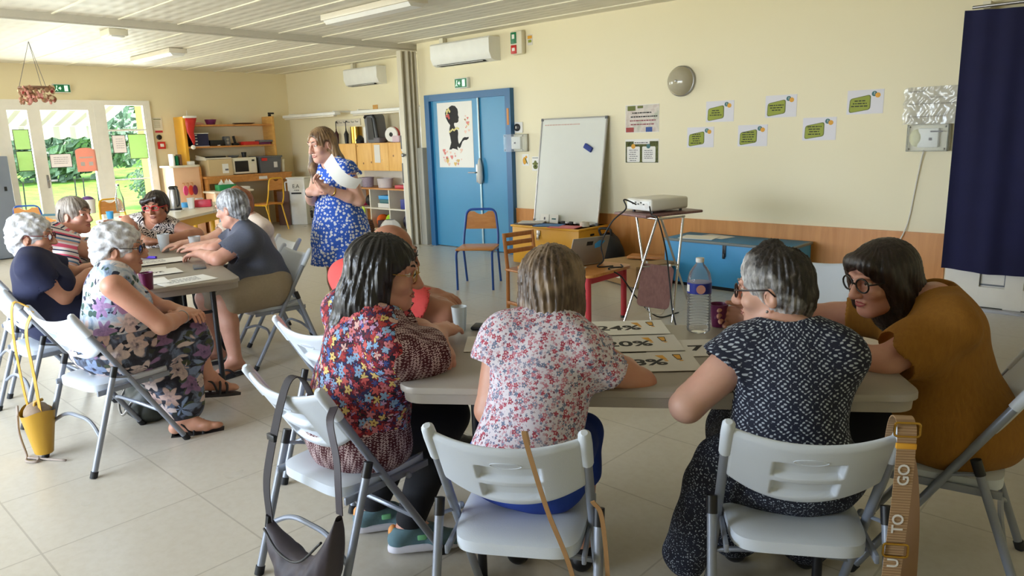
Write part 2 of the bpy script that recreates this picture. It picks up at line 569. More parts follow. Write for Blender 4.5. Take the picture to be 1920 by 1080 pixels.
struct('floor', MB().box(((XL + XR) / 2, 2.4, -.05), (XR - XL + .4, 10.4, .1)), M['floor'])
b = MB().box(((XL + XR) / 2, 2.4, ZC + .05), (XR - XL + .4, 10.4, .1))
ceil = struct('ceiling', b, M['ceiling'])
b = MB()
y = -2.35
while y < 7.3:
    b.box(((XL - 8.2) / 2, y + .3, ZC - .004), (-8.2 - XL, .022, .012)); b.box(((XR - 8.1) / 2, y, ZC - .004), (XR + 8.1, .022, .012)); y += .59
M['batten'] = pmat('cream_batten_paint', (238, 232, 210), .5)
struct('batten', b, M['batten'], parent=ceil)
M['beam'] = pmat('beam_paint', (206, 200, 184), .5)
struct('beam', MB().box((-8.15, 2.4, ZC - .03), (.14, 10.0, .06)).box((-8.15, 2.4, ZC - .065), (.05, 10.0, .02)), M['beam'])

b = MB(); wall_with(b, YN, YF + .1, [(-.95, 1.35, .5, 2.2), (2.82, 4.97, 0.0, 2.22)], 'y', XL - .1, .2)
struct('wall_left', b, M['wall_left'])
b = MB(); wall_with(b, XL, -8.0, [], 'x', YF + .1, .2)
struct('wall_far_back', b, M['wall'])
b = MB(); wall_with(b, -8.0, XR, [(-7.80, -6.28, 0, 2.05), (-1.40, -.25, 0, 2.2)], 'x', YB + .1, .2)
b.box((-7.9, YB + .525, ZC / 2), (.2, .65, ZC))
struct('wall_back', b, M['wall'])
b = MB(); wall_with(b, XL, XR, [(-7.6, -3.0, .5, 2.2)], 'x', YN - .1, .2)
struct('wall_near', b, M['wall'])
b = MB(); wall_with(b, YN, YB, [], 'y', XR + .1, .2)
struct('wall_right', b, M['wall'])
# window frames of the unseen near wall and left wall
def win_frame(mb, a0, a1, z0, z1, axis, pos, n=2, t=.06):
    for k in range(n + 1):
        a = a0 + (a1 - a0) * k / n; a = min(max(a, a0 + t / 2), a1 - t / 2)
        span(mb, a - t / 2, a + t / 2, z0, z1, axis, pos, t)
    span(mb, a0, a1, z0, z0 + t, axis, pos, t); span(mb, a0, a1, z1 - t, z1, axis, pos, t)
b = MB(); win_frame(b, -7.6, -3, .5, 2.2, 'x', YN - .12, 4); struct('window_2', b, M['pvc'])
b = MB(); win_frame(b, -.95, 1.35, .5, 2.2, 'y', XL - .12, 2); struct('added_window', b, M['pvc'])  # unseen left window, added as an opening for light

# wood wainscot on the back wall, right of the blue door
b = MB(); b.box(((-6.22 - 1.42) / 2, YB - .008, .29), (6.22 - 1.42, .016, .58))
struct('trim_1', b, M['panel'])
b = MB(); b.box((-3.82, YB - .011, .585), (4.80, .022, .012))
struct('trim_2', b, M['panel'])

# ---- blue double door
d = struct('door_1', MB().box((-7.285, YB - .005, .995), (.93, .04, 1.97)).box((-6.55, YB - .005, .995), (.52, .04, 1.97)).box((-7.04, YB + .05, 1.0), (1.5, .05, 2.0)), M['blue_door'])
b = MB().box((-7.78, YB - .02, 1.03), (.09, .10, 2.06)).box((-6.265, YB - .02, 1.03), (.09, .10, 2.06)).box((-7.02, YB - .02, 2.018), (1.43, .098, .085))
struct('door_frame', b, M['blue_frame'], parent=d)
M['cover'] = pmat('silver_cover_strip', (150, 176, 186), .35, .6)
b = MB().box((-6.815, YB - .035, 1.02), (.03, .012, 1.95))
struct('cover_strip', b, M['cover'], parent=d)
b = MB().rbox((-6.875, YB - .032, 1.02), (.045, .012, .24), .006)
b.tube([(-6.875, YB - .035, 1.03), (-6.875, YB - .075, 1.03), (-7.0, YB - .08, 1.03)], .009)
struct('door_handle', b, M['steel'], 40, parent=d)
M['hinge'] = pmat('worn_wood_patch', (206, 140, 80), .6)
struct('patch', MB().box((-6.262, YB - .071, 1.72), (.035, .006, .2)), M['hinge'], parent=d)

# ---- white glazed door behind the navy curtain
d = struct('door_2', MB().box((-.75, YB + .0, 1.1), (1.0, .05, 2.17)), M['pvc'])
b = MB().box((-1.325, YB - .01, 1.1), (.15, .08, 2.2)).box((-.28, YB - .01, 1.1), (.08, .08, 2.2)).box((-.8, YB - .01, 2.19), (1.1, .08, .05))
b.box((-1.205, YB - .03, 1.1), (.10, .052, 2.17)).box((-.8, YB - .03, .11), (1.0, .050, .16)).box((-.92, YB - .03, 1.1), (.12, .054, 2.17))
struct('door_frame', b, M['pvc'], parent=d)
M['pvc_line'] = pmat('grey_gasket', (120, 124, 130), .6)
struct('gasket', MB().box((-1.07, YB - .028, .205), (.20, .01, .012)).box((-1.155, YB - .028, 1.1), (.01, .01, 1.8)).box((-.985, YB - .028, 1.1), (.01, .01, 1.8)), M['pvc_line'], parent=d)
struct('threshold', MB().box((-.85, YB - .05, .012), (1.15, .14, .024)), M['steel'], parent=d)

# ---- glazed doors and side window of the left wall
def pane_frame(name, y0, y1, z0, z1, t, mat=None, inset=0.0):
    b = MB(); x = XL + .02 + inset
    span(b, y0, y0 + t, z0, z1, 'y', x, .07); span(b, y1 - t, y1, z0, z1, 'y', x, .07)
    span(b, y0 + t, y1 - t, z0, z0 + t, 'y', x, .068); span(b, y0 + t, y1 - t, z1 - t, z1, 'y', x, .068)
    return b
fr = MB()
for a0, a1 in ((2.80, 2.88), (4.14, 4.28), (4.92, 5.0)): span(fr, a0, a1, 0, 2.24, 'y', XL + .01, .10)
span(fr, 2.80, 5.0, 2.17, 2.24, 'y', XL + .01, .098)
d3 = struct('door_3', pane_frame('door_3', 2.88, 3.31, .03, 2.17, .085), M['pvc'])
struct('pane', MB().box((XL + .02, 3.095, 1.1), (.012, .30, 2.0)), M['glass'], parent=d3)
d4 = struct('door_4', pane_frame('door_4', 3.31, 4.14, .03, 2.17, .085), M['pvc'])
struct('pane', MB().box((XL + .02, 3.725, 1.1), (.012, .68, 2.0)), M['glass'], parent=d4)
b = MB().rbox((XL + .06, 3.355, 1.02), (.012, .03, .2), .005).tube([(XL + .065, 3.355, 1.03), (XL + .11, 3.355, 1.03), (XL + .11, 3.47, 1.03)], .009)
struct('door_handle', b, M['steel'], 40, parent=d4)
b = pane_frame('window_1', 4.28, 4.92, .35, 2.19, .03)
span(b, 4.28, 4.92, 0, .35, 'y', XL + .02, .06)
w1 = struct('window_1', b, M['pvc'])
struct('pane', MB().box((XL + .02, 4.6, 1.27), (.012, .6, 1.82)), M['glass'], parent=w1)
b = MB(); span(b, 4.30, 4.90, 1.755, 1.785, 'y', XL + .03, .03); span(b, 4.30, 4.90, .965, .985, 'y', XL + .03, .03)
struct('glazing_bar', b, M['pvc'], parent=w1)
struct('trim_3', fr, M['pvc'])

# ---- outside: terrace, lawn, hedge, trees, awning
struct('terrace', MB().box((-14.3, 4, -.12), (2.4, 16, .12)), M['concrete'])
b = MB().grid(lambda u, v: (-15.4 - 40 * u, -16 + 46 * v, -.14 + 1.6 * u * u), 12, 10)
tag(struct('lawn', b, M['grass']), kind='structure')
aw = MB()
def awf(u, v):
    x = -13.05 - 2.6 * u; yy = 1.4 + 3.75 * v
    return (x, yy, 2.62 - .70 * u - .06 * math.sin(PI * u))
aw.grid(awf, 8, 24)
aw.add([(p[0], p[1], p[2] + .01) for p in [awf(0, 0), awf(1, 0), awf(1, 1), awf(0, 1)]], [(0, 1, 2, 3)])
t = thing('awning', 'striped cream and grey fabric awning outside above the glazed doors', 'awning', (-13.05, 3.2, 2.6))
def world_part(mb, name, mats, t, smooth=40):
    """mesh given in world coordinates, parented to thing t"""
    R = Matrix.Rotation(-t.rotation_euler[2], 4, 'Z') @ Matrix.Translation(-t.location)
    mb.v = [tuple(R @ Vector(p)) for p in mb.v]
    return mb.obj(name, mats, t, smooth)
world_part(aw, 'canopy', M['awning'], t)
b = MB()
def valf(u, v):
    yy = 1.4 + 3.75 * u
    return (-15.66 - .02 * math.sin(u * 60), yy, 1.93 - v * (.20 + .05 * abs(math.sin(u * 3.15 / .22 * PI / 1))))
b.grid(valf, 90, 3)
world_part(b, 'valance', M['awning'], t)
world_part(MB().box((-15.64, 3.27, 1.94), (.05, 3.8, .05)), 'front_bar', M['white'], t)

def bush(name, label, c, r, seed, mat, cat='bush', trunk=True):
    rng = random.Random(seed)
    t = thing(name, label, cat, (c[0], c[1], 0))
    b = MB()
    for k in range(2600):
        a = rng.uniform(0, 2 * PI); zz = rng.uniform(-1, 1); q = math.sqrt(1 - zz * zz); lump = 1 + .16 * math.sin(3 * a + 5 * zz) + .10 * math.sin(7 * a - 9 * zz)
        rr = rng.uniform(.62, 1.0) * lump
        p = Vector((r[0] * q * math.cos(a) * rr, r[1] * q * math.sin(a) * rr, c[2] + r[2] * zz * rr)); s = rng.uniform(.05, .10) * max(r)
        ax = Vector((rng.uniform(-1, 1), rng.uniform(-1, 1), rng.uniform(-.4, 1))).normalized(); u_ = ax.orthogonal().normalized() * s; v_ = ax.cross(u_) * .6
        b.add([p - u_, p - v_ * .8 + u_ * .1, p + u_, p + v_ * .8 + u_ * .1], [(0, 1, 2, 3)])
    b.xf()
    b.obj('foliage', mat, t, 180)
    if trunk:
        MB().tube([(0, 0, -.1), (.05, .03, c[2] * .6), (0, 0, c[2])], [.12, .09, .05], 8).obj('trunk', M['brown_leather'], t)
    return t
bush('hedge_bush', 'dark green bush behind the lawn, seen through the wider glazed door', (-34, 9.4, 1.9), (2.0, 3.4, 1.5), 1, M['leaf_hazy'])
bush('tree', 'broad leafy tree beyond the lawn, seen at the top of the side window', (-41, 18.6, 4.2), (2.5, 4.4, 3.2), 2, M['leaf_hazy'], 'tree')
bush('tree', 'dark round tree at the left end of the hedge behind the narrow glazed door', (-43, 7.0, 2.3), (2.0, 2.2, 1.6), 3, M['leaf_hazy'], 'tree')
bush('shrub', 'low round shrub on the lawn, seen in the lower part of the side window', (-20.5, 8.05, .5), (.75, .75, .6), 4, M['leaf_hazy'], 'shrub', False)
b = MB().box((-13.6, 5.35, 1.3), (1.0, .25, 2.8))
M['yellow_wall'] = pmat('yellow_render', (240, 214, 120), .8)
struct('wall_outside', b, M['yellow_wall'])
M['haze_house'] = pmat('pale_render', (230, 226, 216), .9)
b = MB().box((-48, 20, 1.6), (3, 60, 3.4)); struct('wall_garden', b, M['haze_house'])
for i, (yy, x) in enumerate(((3.46, -14.9), (3.86, -15.1), (4.3, -15.0), (4.62, -15.6), (5.05, -16.2))):
    tag(MB().tube([(x, yy, -.1), (x - .02, yy + .05, .95)], .012, 6).obj('garden_stake', M['black_metal']),
        ['first thin dark garden stake left of the door handle side, on the terrace edge outside', 'second thin dark garden stake seen through the wide glazed door', 'third thin dark garden stake seen through the wide glazed door', 'thin dark garden stake seen at the left in the side window', 'thin dark garden stake seen at the right in the side window'][i], 'stake', 'stakes outside the glazed doors')

# ------------------------------------------------------------------ things on and against the back wall
def scribble(mb, x0, x1, z, y, h, rng, gap=.35):
    """one line of illegible small print: short dark words"""
    x = x0
    while x < x1 - .008:
        w = min(rng.uniform(.012, .04), x1 - x)
        mb.box((x + w / 2, y, z), (w, .0008, h)); x += w + .006
    return mb

def ac_unit(label, x0, x1, z0, z1, y, w_end):
    t = thing('air_conditioner', label, 'air conditioner', ((x0 + x1) / 2, y, z0))
    W = x1 - x0; H = z1 - z0; D = .2
    out = [(0, 0), (-D * .55, 0), (-D * .8, .02), (-D, .10), (-D, H - .02), (-D + .02, H), (0, H)]
    MB().prism([(a, b) for a, b in out], (-W / 2, 0, 0), (0, 1, 0), (0, 0, 1), W).obj('casing', M['white'], t, 30)
    MB().box((-.02, -D * .62, .006), (W * .8, .09, .014)).obj('air_outlet', M['dark'], t)
    MB().rbox((-.02, -D * .74, .004), (W * .78, .06, .006), .002).obj('flap', M['white'], t)
    b = MB(); b.box((-W / 2 + .09, -.05, H + (ZC - z1) / 2), (.07, .06, ZC - z1)); b.obj('duct', M['ivory'], t)
    return t
ac_unit('large white air conditioner above the blue door, near the accordion partition', -7.50, -6.42, 2.40, 2.68, YB, 0)
ac_unit('smaller-looking white air conditioner high on the far wall above the wall cupboards', -10.72, -9.80, 2.38, 2.66, YF, 0)

def exit_sign(label, loc, rotz):
    t = thing('exit_sign', label, 'exit sign', loc, rotz)
    MB().rbox((0, -.03, 0), (.24, .06, .13), .008).obj('housing', M['white'], t)
    MB().box((0, -.0615, 0), (.22, .003, .11)).obj('green_face', M['green_sign'], t)
    b = MB(); y = -.064
    b.box((.055, y, 0), (.05, .002, .085))
    b.box((-.03, y, .0), (.04, .002, .014)).prism([(-.05, 0), (-.02, .028), (-.02, -.028)], (0, y, 0), (1, 0, 0), (0, 0, 1), .002)
    b.sphere((-.07, y, .03), (.009, .001, .009), 8, 6).tube([(-.07, y, .02), (-.08, y, -.012), (-.095, y, -.035)], .005, 5).tube([(-.08, y, -.01), (-.06, y, -.038)], .005, 5)
    b.obj('white_pictogram', M['sign_glow'], t)
    return t
M['sign_glow'] = pmat('sign_white', (230, 255, 240), .5)
_e = M['sign_glow'].node_tree.nodes['Principled BSDF']
_e.inputs['Emission Color'].default_value = (.6, 1, .8, 1); _e.inputs['Emission Strength'].default_value = .5
exit_sign('green exit sign on the wall above the blue door', (-7.09, YB, 2.175), 0)
exit_sign('green exit sign above the glazed doors of the left wall', (XL, 3.74, 2.41), PI / 2)

t = thing('alarm_box', 'green and red alarm box high on the wall right of the large air conditioner', 'alarm', (-6.09, YB, 2.57))
MB().rbox((.0, -.04, 0), (.19, .08, .27), .02).obj('housing', M['ivory'], t, 40)
MB().rbox((-.03, -.082, .055), (.09, .012, .13), .006).obj('green_panel', M['green_sign'], t)
b = MB().rbox((-.03, -.082, -.075), (.09, .014, .10), .006); b.obj('red_panel', M['red'], t)
MB().box((-.03, -.0895, -.075), (.045, .002, .035)).box((-.03, -.089, .07), (.04, .002, .05)).obj('white_mark', M['paper'], t)
b = MB().box((0, -.002, 0), (.08, .003, .12)); t = tag(b.obj('notice', [M['paper_grey']], None, 0, (-5.93, YB, 2.59)), 'small yellow and white notice stuck beside the green and red alarm box', 'notice')
MB().box((0, -.0045, .03), (.07, .002, .035)).mat(1).box((0, -.0045, -.015), (.05, .002, .03)).obj('print', [M['gold_ink'], M['olive']], t, 0)

t = thing('door_chime', 'round black button on a small plate above the transparent call-point box', 'button', (-6.15, YB, 1.585))
MB().rbox((.01, -.008, 0), (.13, .016, .13), .004).obj('plate', M['white'], t)
MB().lathe([(.045, 0), (.045, .02), (.035, .028), (.0, .03)], (-.005, -.014, 0), 24, (0, -1, 0)).obj('button', M['black'], t)
MB().box((-.005, -.046, 0), (.012, .004, .03)).obj('white_dot', M['paper'], t)

def clear_box(name, label, x, z, w, h, d):
    t = thing(name, label, 'box', (x, YB, z))
    b = MB().rbox((0, -.012, 0), (w, .024, h), .006); b.obj('back_plate', M['ivory'], t)
    b = MB().box((0, -d, 0), (w, .006, h)).box((-w / 2 + .003, -d / 2, 0), (.006, d, h)).box((w / 2 - .003, -d / 2, 0), (.006, d, h))
    b.box((0, -d / 2, h / 2 - .003), (w, d, .006)).box((0, -d / 2, -h / 2 + .003), (w, d, .006))
    b.obj('clear_cover', M['clear'], t)
    b = MB().rbox((0, -d * .45, 0), (w * .5, d * .6, h * .72), .008); b.obj('device', M['white'], t)
    b = MB()
    for sx in (-1, 1):
        for sz in (-1, 1): b.sphere((sx * (w / 2 - .02), -d - .002, sz * (h / 2 - .02)), .008, 8, 6)
    b.obj('screw', M['steel'], t)
    return t
t = clear_box('call_point_box', 'transparent box covering a call point right of the blue door', -6.16, 1.40, .34, .21, .09)
MB().box((.0, -.07, .0), (.03, .004, .02)).obj('print', M['ink_grey'], t, 0)
t = clear_box('thermostat_box', 'transparent cover over a wall control box with a white cable hanging from it', -1.61, 1.37, .30, .215, .09)
b = MB().box((.06, -.066, .05), (.09, .004, .012)).box((.02, -.066, -.01), (.025, .004, .022)); b.obj('print', M['ink_grey'], t, 0)
b = MB().sphere((-.09, -.05, .0), (.05, .03, .07), 12, 8); b.obj('cloudy_knob', pmat('yellowed_plastic', (226, 222, 180), .5), t, 180)
pts = spline([(-1.64, YB - .03, 1.27), (-1.655, YB - .02, 1.19), (-1.685, YB - .012, .95), (-1.71, YB - .012, .72), (-1.74, YB - .03, .58), (-1.80, YB - .03, .42), (-1.84, YB - .02, .15), (-1.85, YB - .02, .02)])
tag(MB().tube(pts, .006, 6).obj('wall_cable', M['cable_white'], None, 180), 'white cable hanging down the wall from the control box near the curtain', 'cable')

# crumpled clear film above the control box
_fr = random.Random(40); _fw = [(_fr.uniform(8, 60), _fr.uniform(-25, 25), _fr.uniform(0, 6), _fr.uniform(.3, 1)) for _ in range(14)]
def filmf(u, v):
    w = sum(c / (1 + .04 * a) * math.sin(a * u + b_ * v + p_ + 1.5 * math.sin(5 * v + p_)) for a, b_, p_, c in _fw) / 3.0
    return (-1.82 + .42 * u + .006 * math.sin(20 * v), YB - .02 + .007 * w, 1.475 + .30 * v + .008 * math.sin(u * 17) * (1 - v))
b = MB().grid(filmf, 60, 40)
f = tag(b.obj('plastic_film', M['film'], None, 180), 'crumpled shiny clear plastic film pinned above the wall control box', 'film')
rng = random.Random(3); b = MB()
for k in range(5): scribble(b, -1.78 + .14 * (k % 2), -1.66 + .16 * (k % 3), 1.74 - .05 * k, YB - .032, .004, rng)
b.obj('faint_print', M['ink_grey'], f, 0)

# two small cards under the call point box
def card(label, x, z, w, h, y=YB):
    return tag(MB().box((0, -.0015, 0), (w, .003, h)).obj('card', M['paper'], None, 0, (x, y, z)), label, 'card', 'small cards under the call point box')
c = card('small card with a yellow bird picture under the call point box', -6.05, 1.19, .11, .14)
b = MB().sphere((-.015, -.004, -.01), (.03, .002, .045), 10, 8).sphere((.012, -.004, .035), (.018, .002, .016), 10, 8); b.obj('bird', M['gold_ink'], c, 180)
MB().tube([(.0, -.005, .02), (.03, -.005, -.045)], .006, 6).obj('branch', M['olive_dark'], c)
c = card('small card with a grey-green figure, nearest the whiteboard', -5.89, 1.145, .11, .17)
b = MB().sphere((0, -.004, .015), (.022, .002, .024), 10, 8).sphere((0, -.004, -.035), (.038, .002, .03), 10, 8).sphere((-.03, -.004, 0), (.018, .002, .012), 8, 6).sphere((.03, -.004, 0), (.018, .002, .012), 8, 6)
b.obj('figure', M['olive_dark'], c, 180)
MB().box((0, -.004, .07), (.09, .001, .006)).sphere((0, -.0065, -.03), (.01, .001, .014), 8, 6).obj('print', M['ink'], c, 0)

# poster of a silhouette taped on the door
t = tag(MB().box((0, -.001, 0), (.68, .002, .855)).obj('door_poster', M['paper'], None, 0, (-7.275, YB - .026, 1.52)), 'white paper poster of a black silhouette blowing pastel hearts, on the blue door', 'poster')
sil = [(-.10, -.19), (-.055, -.10), (-.07, -.02), (-.085, .03), (-.075, .09), (-.06, .13), (-.10, .17), (-.14, .23), (-.15, .29), (-.12, .34), (-.08, .35), (-.055, .37), (-.01, .385), (.05, .375), (.095, .335), (.105, .29), (.10, .26), (.115, .225), (.105, .205), (.108, .185), (.095, .165), (.06, .155), (.03, .16), (.015, .145), (.02, .12), (.055, .075), (.085, .06), (.09, .02), (.08, -.03), (.085, -.09), (.10, -.12), (.15, -.075), (.175, -.045), (.215, -.03), (.24, -.035), (.29, -.03), (.285, -.05), (.25, -.068), (.2, -.07), (.165, -.09), (.125, -.16), (.10, -.175), (.07, -.15), (.06, -.17), (.075, -.2), (.03, -.185), (-.03, -.175), (-.06, -.19)]
sil = [(x - .03, z + .03) for x, z in sil]
MB().prism(sil, (0, -.0022, -.03), (1, 0, 0), (0, 0, 1), .001).obj('silhouette', M['ink'], t, 0)
rng = random.Random(11)
for col, n_, key in (((226, 140, 132), 12, 'rose_print'), ((240, 206, 190), 14, 'blush_print'), ((226, 190, 120), 8, 'straw_print')):
    M[key] = pmat(key, col, .7); b = MB()
    def heart(cx, cz, s, i):
        out = []
        for k in range(18):
            a = 2 * PI * k / 18
            out.append((cx + s * .9 * math.sin(a) ** 3, cz + s * (.8 * math.cos(a) - .3 * math.cos(2 * a) - .1 * math.cos(3 * a))))
        b.prism(out, (0, -.0024 - .0003 * (i % 5), 0), (1, 0, 0), (0, 0, 1), .0006)
    for k in range(n_):
        if k < n_ * 2 // 3: heart(-.25 + .36 * rng.random(), -.40 + .20 * rng.random(), rng.uniform(.012, .034), k)
        else: heart(.19 + .12 * rng.random(), .02 + .30 * rng.random(), rng.uniform(.012, .03), k)
    b.obj('heart', M[key], t, 0)['kind'] = 'stuff'
b = MB()
for x, z, r in ((-.11, .31, .022), (-.08, .335, .02), (-.06, .31, .018), (-.115, .275, .016)): b.sphere((x - .03, -.004, z), (r, .001, r), 8, 6)
for k in range(7): b.sphere((-.10 + .028 * k, -.004, .045 + .008 * (k % 3) + .006 * k), (.017, .001, .015), 8, 6)
b.obj('yellow_flower', pmat('primrose_print', (232, 220, 150), .7), t, 180)
b = MB()
for x, z, r in ((-.09, .255, .026), (-.12, .25, .018), (-.075, .225, .02)): b.sphere((x - .03, -.0045, z), (r, .001, r), 8, 6)
b.obj('red_flower', pmat('coral_print', (196, 84, 80), .7), t, 180)

# the bag of keys and cord on the door's meeting edge
t = thing('hanging_pouch', 'limp pale pouch hanging on a cord from the middle of the blue door', 'pouch', (-6.80, YB - .045, 1.98))
MB().tube([(0, 0, 0), (.004, -.005, -.4), (.01, -.006, -.78)], .007, 6).obj('cord', M['cable_white'], t, 180)
b = MB().lathe([(.004, 0), (.02, -.03), (.035, -.12), (.04, -.25), (.03, -.32), (.0, -.34)], (.015, -.03, -.76), 12); b.obj('pouch', pmat('pale_cloth', (206, 206, 200), .8, bump=.4, bscale=40), t, 180)

# whiteboard standing on the yellow chest
Rb = Matrix.Rotation(math.radians(-9.2), 4, 'X') @ Matrix.Rotation(math.radians(.1), 4, 'Y')
t = thing('whiteboard', 'white magnetic board leaning on the wall on top of the yellow chest', 'whiteboard', (-5.265, YB - .225, .478))
M['board'] = pmat('whiteboard_enamel', (226, 228, 222), .2, var=.02)
def bpart(mb, name, mat, sm=0):
    mb.v = [tuple(Rb @ Vector(p)) for p in mb.v]; return mb.obj(name, mat, t, sm)
bpart(MB().box((0, 0, .60), (.92, .012, 1.19)), 'board_surface', M['board'])
b = MB().box((0, -.003, 1.2), (.95, .022, .014)).box((0, -.003, .007), (.95, .022, .014)).box((-.468, -.003, .6), (.014, .022, 1.2)).box((.468, -.003, .6), (.014, .022, 1.2))
bpart(b, 'aluminium_frame', M['steel'])
b = MB()
for sx in (-1, 1):
    for z in (.012, 1.193): b.box((sx * .462, -.006, z), (.03, .02, .03))
bpart(b, 'corner_cap', M['grey_plastic'])
b = MB(); rng = random.Random(5); scribble(b, -.42, .1, 1.13, -.008, .012, rng); bpart(b, 'faded_writing', pmat('faded_red_marker', (206, 176, 166), .6))
e = MB().rbox((.255, -.02, .86), (.12, .03, .058), .008, rot=None)
e.v = [tuple(Rb @ Matrix.Translation((.255, 0, .86)) @ Matrix.Rotation(math.radians(28), 4, 'Y') @ Matrix.Translation((-.255, 0, -.86)) @ Vector(p)) for p in e.v]
tag(e.obj('board_eraser', pmat('blue_felt', (34, 58, 140), .6), None, 40, t.location), 'blue magnetic eraser stuck on the whiteboard', 'eraser')

# posters
M['poster_a'] = None
def poster(label, x, z, w, h):
    t = tag(MB().box((0, -.0015, 0), (w, .003, h)).obj('poster', M['paper'], None, 0, (x, YB, z)), label, 'poster', 'laminated posters right of the whiteboard'); return t
n = NT('photo_print'); co = n.coord(); v = n.vor(n.mapping(co, (9, 9, 9)), 1.2)
n.base(n.mix(.5, n.ramp(n.noise(co, 9, 4), [(.3, lin((150, 120, 110))), (.5, lin((214, 206, 200))), (.7, lin((120, 150, 120)))]), lin((226, 216, 210)))); n.set(Roughness=.15)
t = poster('upper laminated photo poster with pale wording over people', -4.37, 1.625, .42, .29)
MB().box((0, -.0035, 0), (.41, .002, .28)).obj('photo', n.m, t, 0)
b = MB(); rng = random.Random(8)
scribble(b, -.12, .13, .06, -.0055, .012, rng); scribble(b, -.14, .19, .02, -.0055, .012, rng); b.obj('black_wording', M['ink'], t, 0)
b = MB(); scribble(b, -.15, .17, -.02, -.0055, .012, rng); scribble(b, -.14, .15, -.06, -.0055, .012, rng); b.obj('red_wording', pmat('plum_ink', (140, 60, 74), .6), t, 0)
b = MB().box((-.15, -.0055, -.115), (.10, .001, .05)); b.obj('red_figure', pmat('brick_print', (160, 60, 56), .6), t, 0)
MB().box((.09, -.0055, -.115), (.08, .001, .05)).obj('blue_figure', pmat('blue_print', (44, 78, 150), .6), t, 0)
MB().box((-.13, -.0055, .11), (.1, .001, .05)).box((-.02, -.0055, .12), (.07, .001, .025)).obj('green_leaves', M['olive_dark'], t, 0)
t = poster('lower laminated poster with two white text panels on a leafy photo', -4.37, 1.285, .42, .25)
MB().box((0, -.0035, -.01), (.41, .002, .225)).obj('leafy_photo', leaf_mat('leafy_photo_print', (60, 66, 40), (140, 146, 84)), t, 0)
b = MB().prism(rrect(.165, .165, .012), (-.105, -.0052, -.035), (1, 0, 0), (0, 0, 1), .0008).prism(rrect(.165, .165, .012), (.09, -.0052, -.035), (1, 0, 0), (0, 0, 1), .0008).box((-.0, -.0056, .088), (.2, .001, .03))
b.obj('white_panel', M['paper'], t, 0)
b = MB(); rng = random.Random(9); scribble(b, -.09, .09, .088, -.0068, .01, rng)
for k in range(6): scribble(b, -.16 + .01 * (k % 2), -.05 - .01 * (k % 3), .01 - .022 * k, -.0068, .007, rng)
for k in range(5): scribble(b, .035, .14, .005 - .02 * k, -.0068, .007, rng)
b.obj('wording', M['ink_grey'], t, 0)
MB().lathe([(.026, 0), (.026, .002)], (-.105, -.006, .05), 20, (0, -1, 0)).obj('orange_disc', M['gold_ink'], t, 0)
MB().lathe([(.024, 0), (.024, .002)], (.085, -.006, .05), 20, (0, -1, 0)).obj('grey_disc', M['teal_print'], t, 0)

M['sheet_white'] = pmat('lavender_white_paper', (228, 226, 234), .7, var=.015)
# six printed sheets with a green sign shape and a question logo
def qsheet(label, x, z, lines, seed):
    t = tag(MB().box((0, -.0012, 0), (.295, .0024, .20)).obj('question_sheet', M['sheet_white'], None, 0, (x, YB, z)), label, 'paper sheet', 'printed question sheets on the back wall')
    out = fillet([(-.13, -.075, 0), (-.125, .045, 0), (.045, .075, 0), (.045, -.05, 0)], .025, 5, True)
    out2 = [(-.043 + (p[0] + .043) * .92, p[1] * .92) for p in out]
    MB().prism([(p[0], p[1]) for p in out], (0, -.0026, -.015), (1, 0, 0), (0, 0, 1), .001).obj('green_border', M['olive_dark'], t, 0)
    MB().prism(out2, (0, -.0038, -.015), (1, 0, 0), (0, 0, 1), .001).obj('green_shape', M['olive'], t, 0)
    b = MB(); rng = random.Random(seed)
    for k in range(lines):
        hw = rng.uniform(.035, .07); scribble(b, -.042 - hw, -.042 + hw, -.012 + (lines - 1) * .011 - k * .022, -.0052, .008, rng)
    b.obj('print', M['ink'], t, 0)
    MB().lathe([(.022, 0), (.022, .002)], (.072, -.0026, .065), 18, (0, -1, 0)).obj('teal_bubble', M['teal_print'], t, 0)
    MB().lathe([(.021, 0), (.021, .002)], (.1, -.0028, .052), 18, (0, -1, 0)).obj('yellow_bubble', M['gold_ink'], t, 0)
    text('?', .034, M['paper'], t, (.072, -.0052, .066), (PI / 2, 0, 0), 'question_mark')
    return t
for lab, x, z, l, s in (('upper row, leftmost green question sheet, below and right of the round lamp', -3.475, 1.66, 3, 1), ('upper row, middle green question sheet on the back wall', -2.865, 1.68, 3, 2), ('upper row, rightmost green question sheet, nearest the clear plastic film', -2.13, 1.68, 3, 3),
                        ('lower row, leftmost green question sheet with five lines of print', -3.68, 1.415, 5, 4), ('lower row, middle green question sheet with five lines of print', -3.13, 1.42, 5, 5), ('lower row, rightmost green question sheet with four lines of print', -2.505, 1.465, 4, 6)):
    qsheet(lab, x, z, l, s)

# round wall lamp
t = thing('wall_lamp', 'round frosted glass wall lamp above the question sheets', 'lamp', (-3.895, YB, 1.975))
MB().lathe([(.15, 0), (.15, .03), (.142, .035)], (0, 0, 0), 40, (0, -1, 0)).obj('base_ring', M['steel'], t, 40)
M['frosted'] = pmat('frosted_lamp_glass', (176, 168, 146), .12, var=.05)
MB().lathe([(.142, .03), (.138, .06), (.115, .095), (.07, .118), (.02, .125), (.0, .126)], (0, 0, 0), 40, (0, -1, 0)).obj('glass_dome', M['frosted'], t, 60)
MB().lathe([(.012, 0), (.012, .012), (0, .016)], (0, -.122, 0), 16, (0, -1, 0)).obj('finial', M['steel'], t, 40)

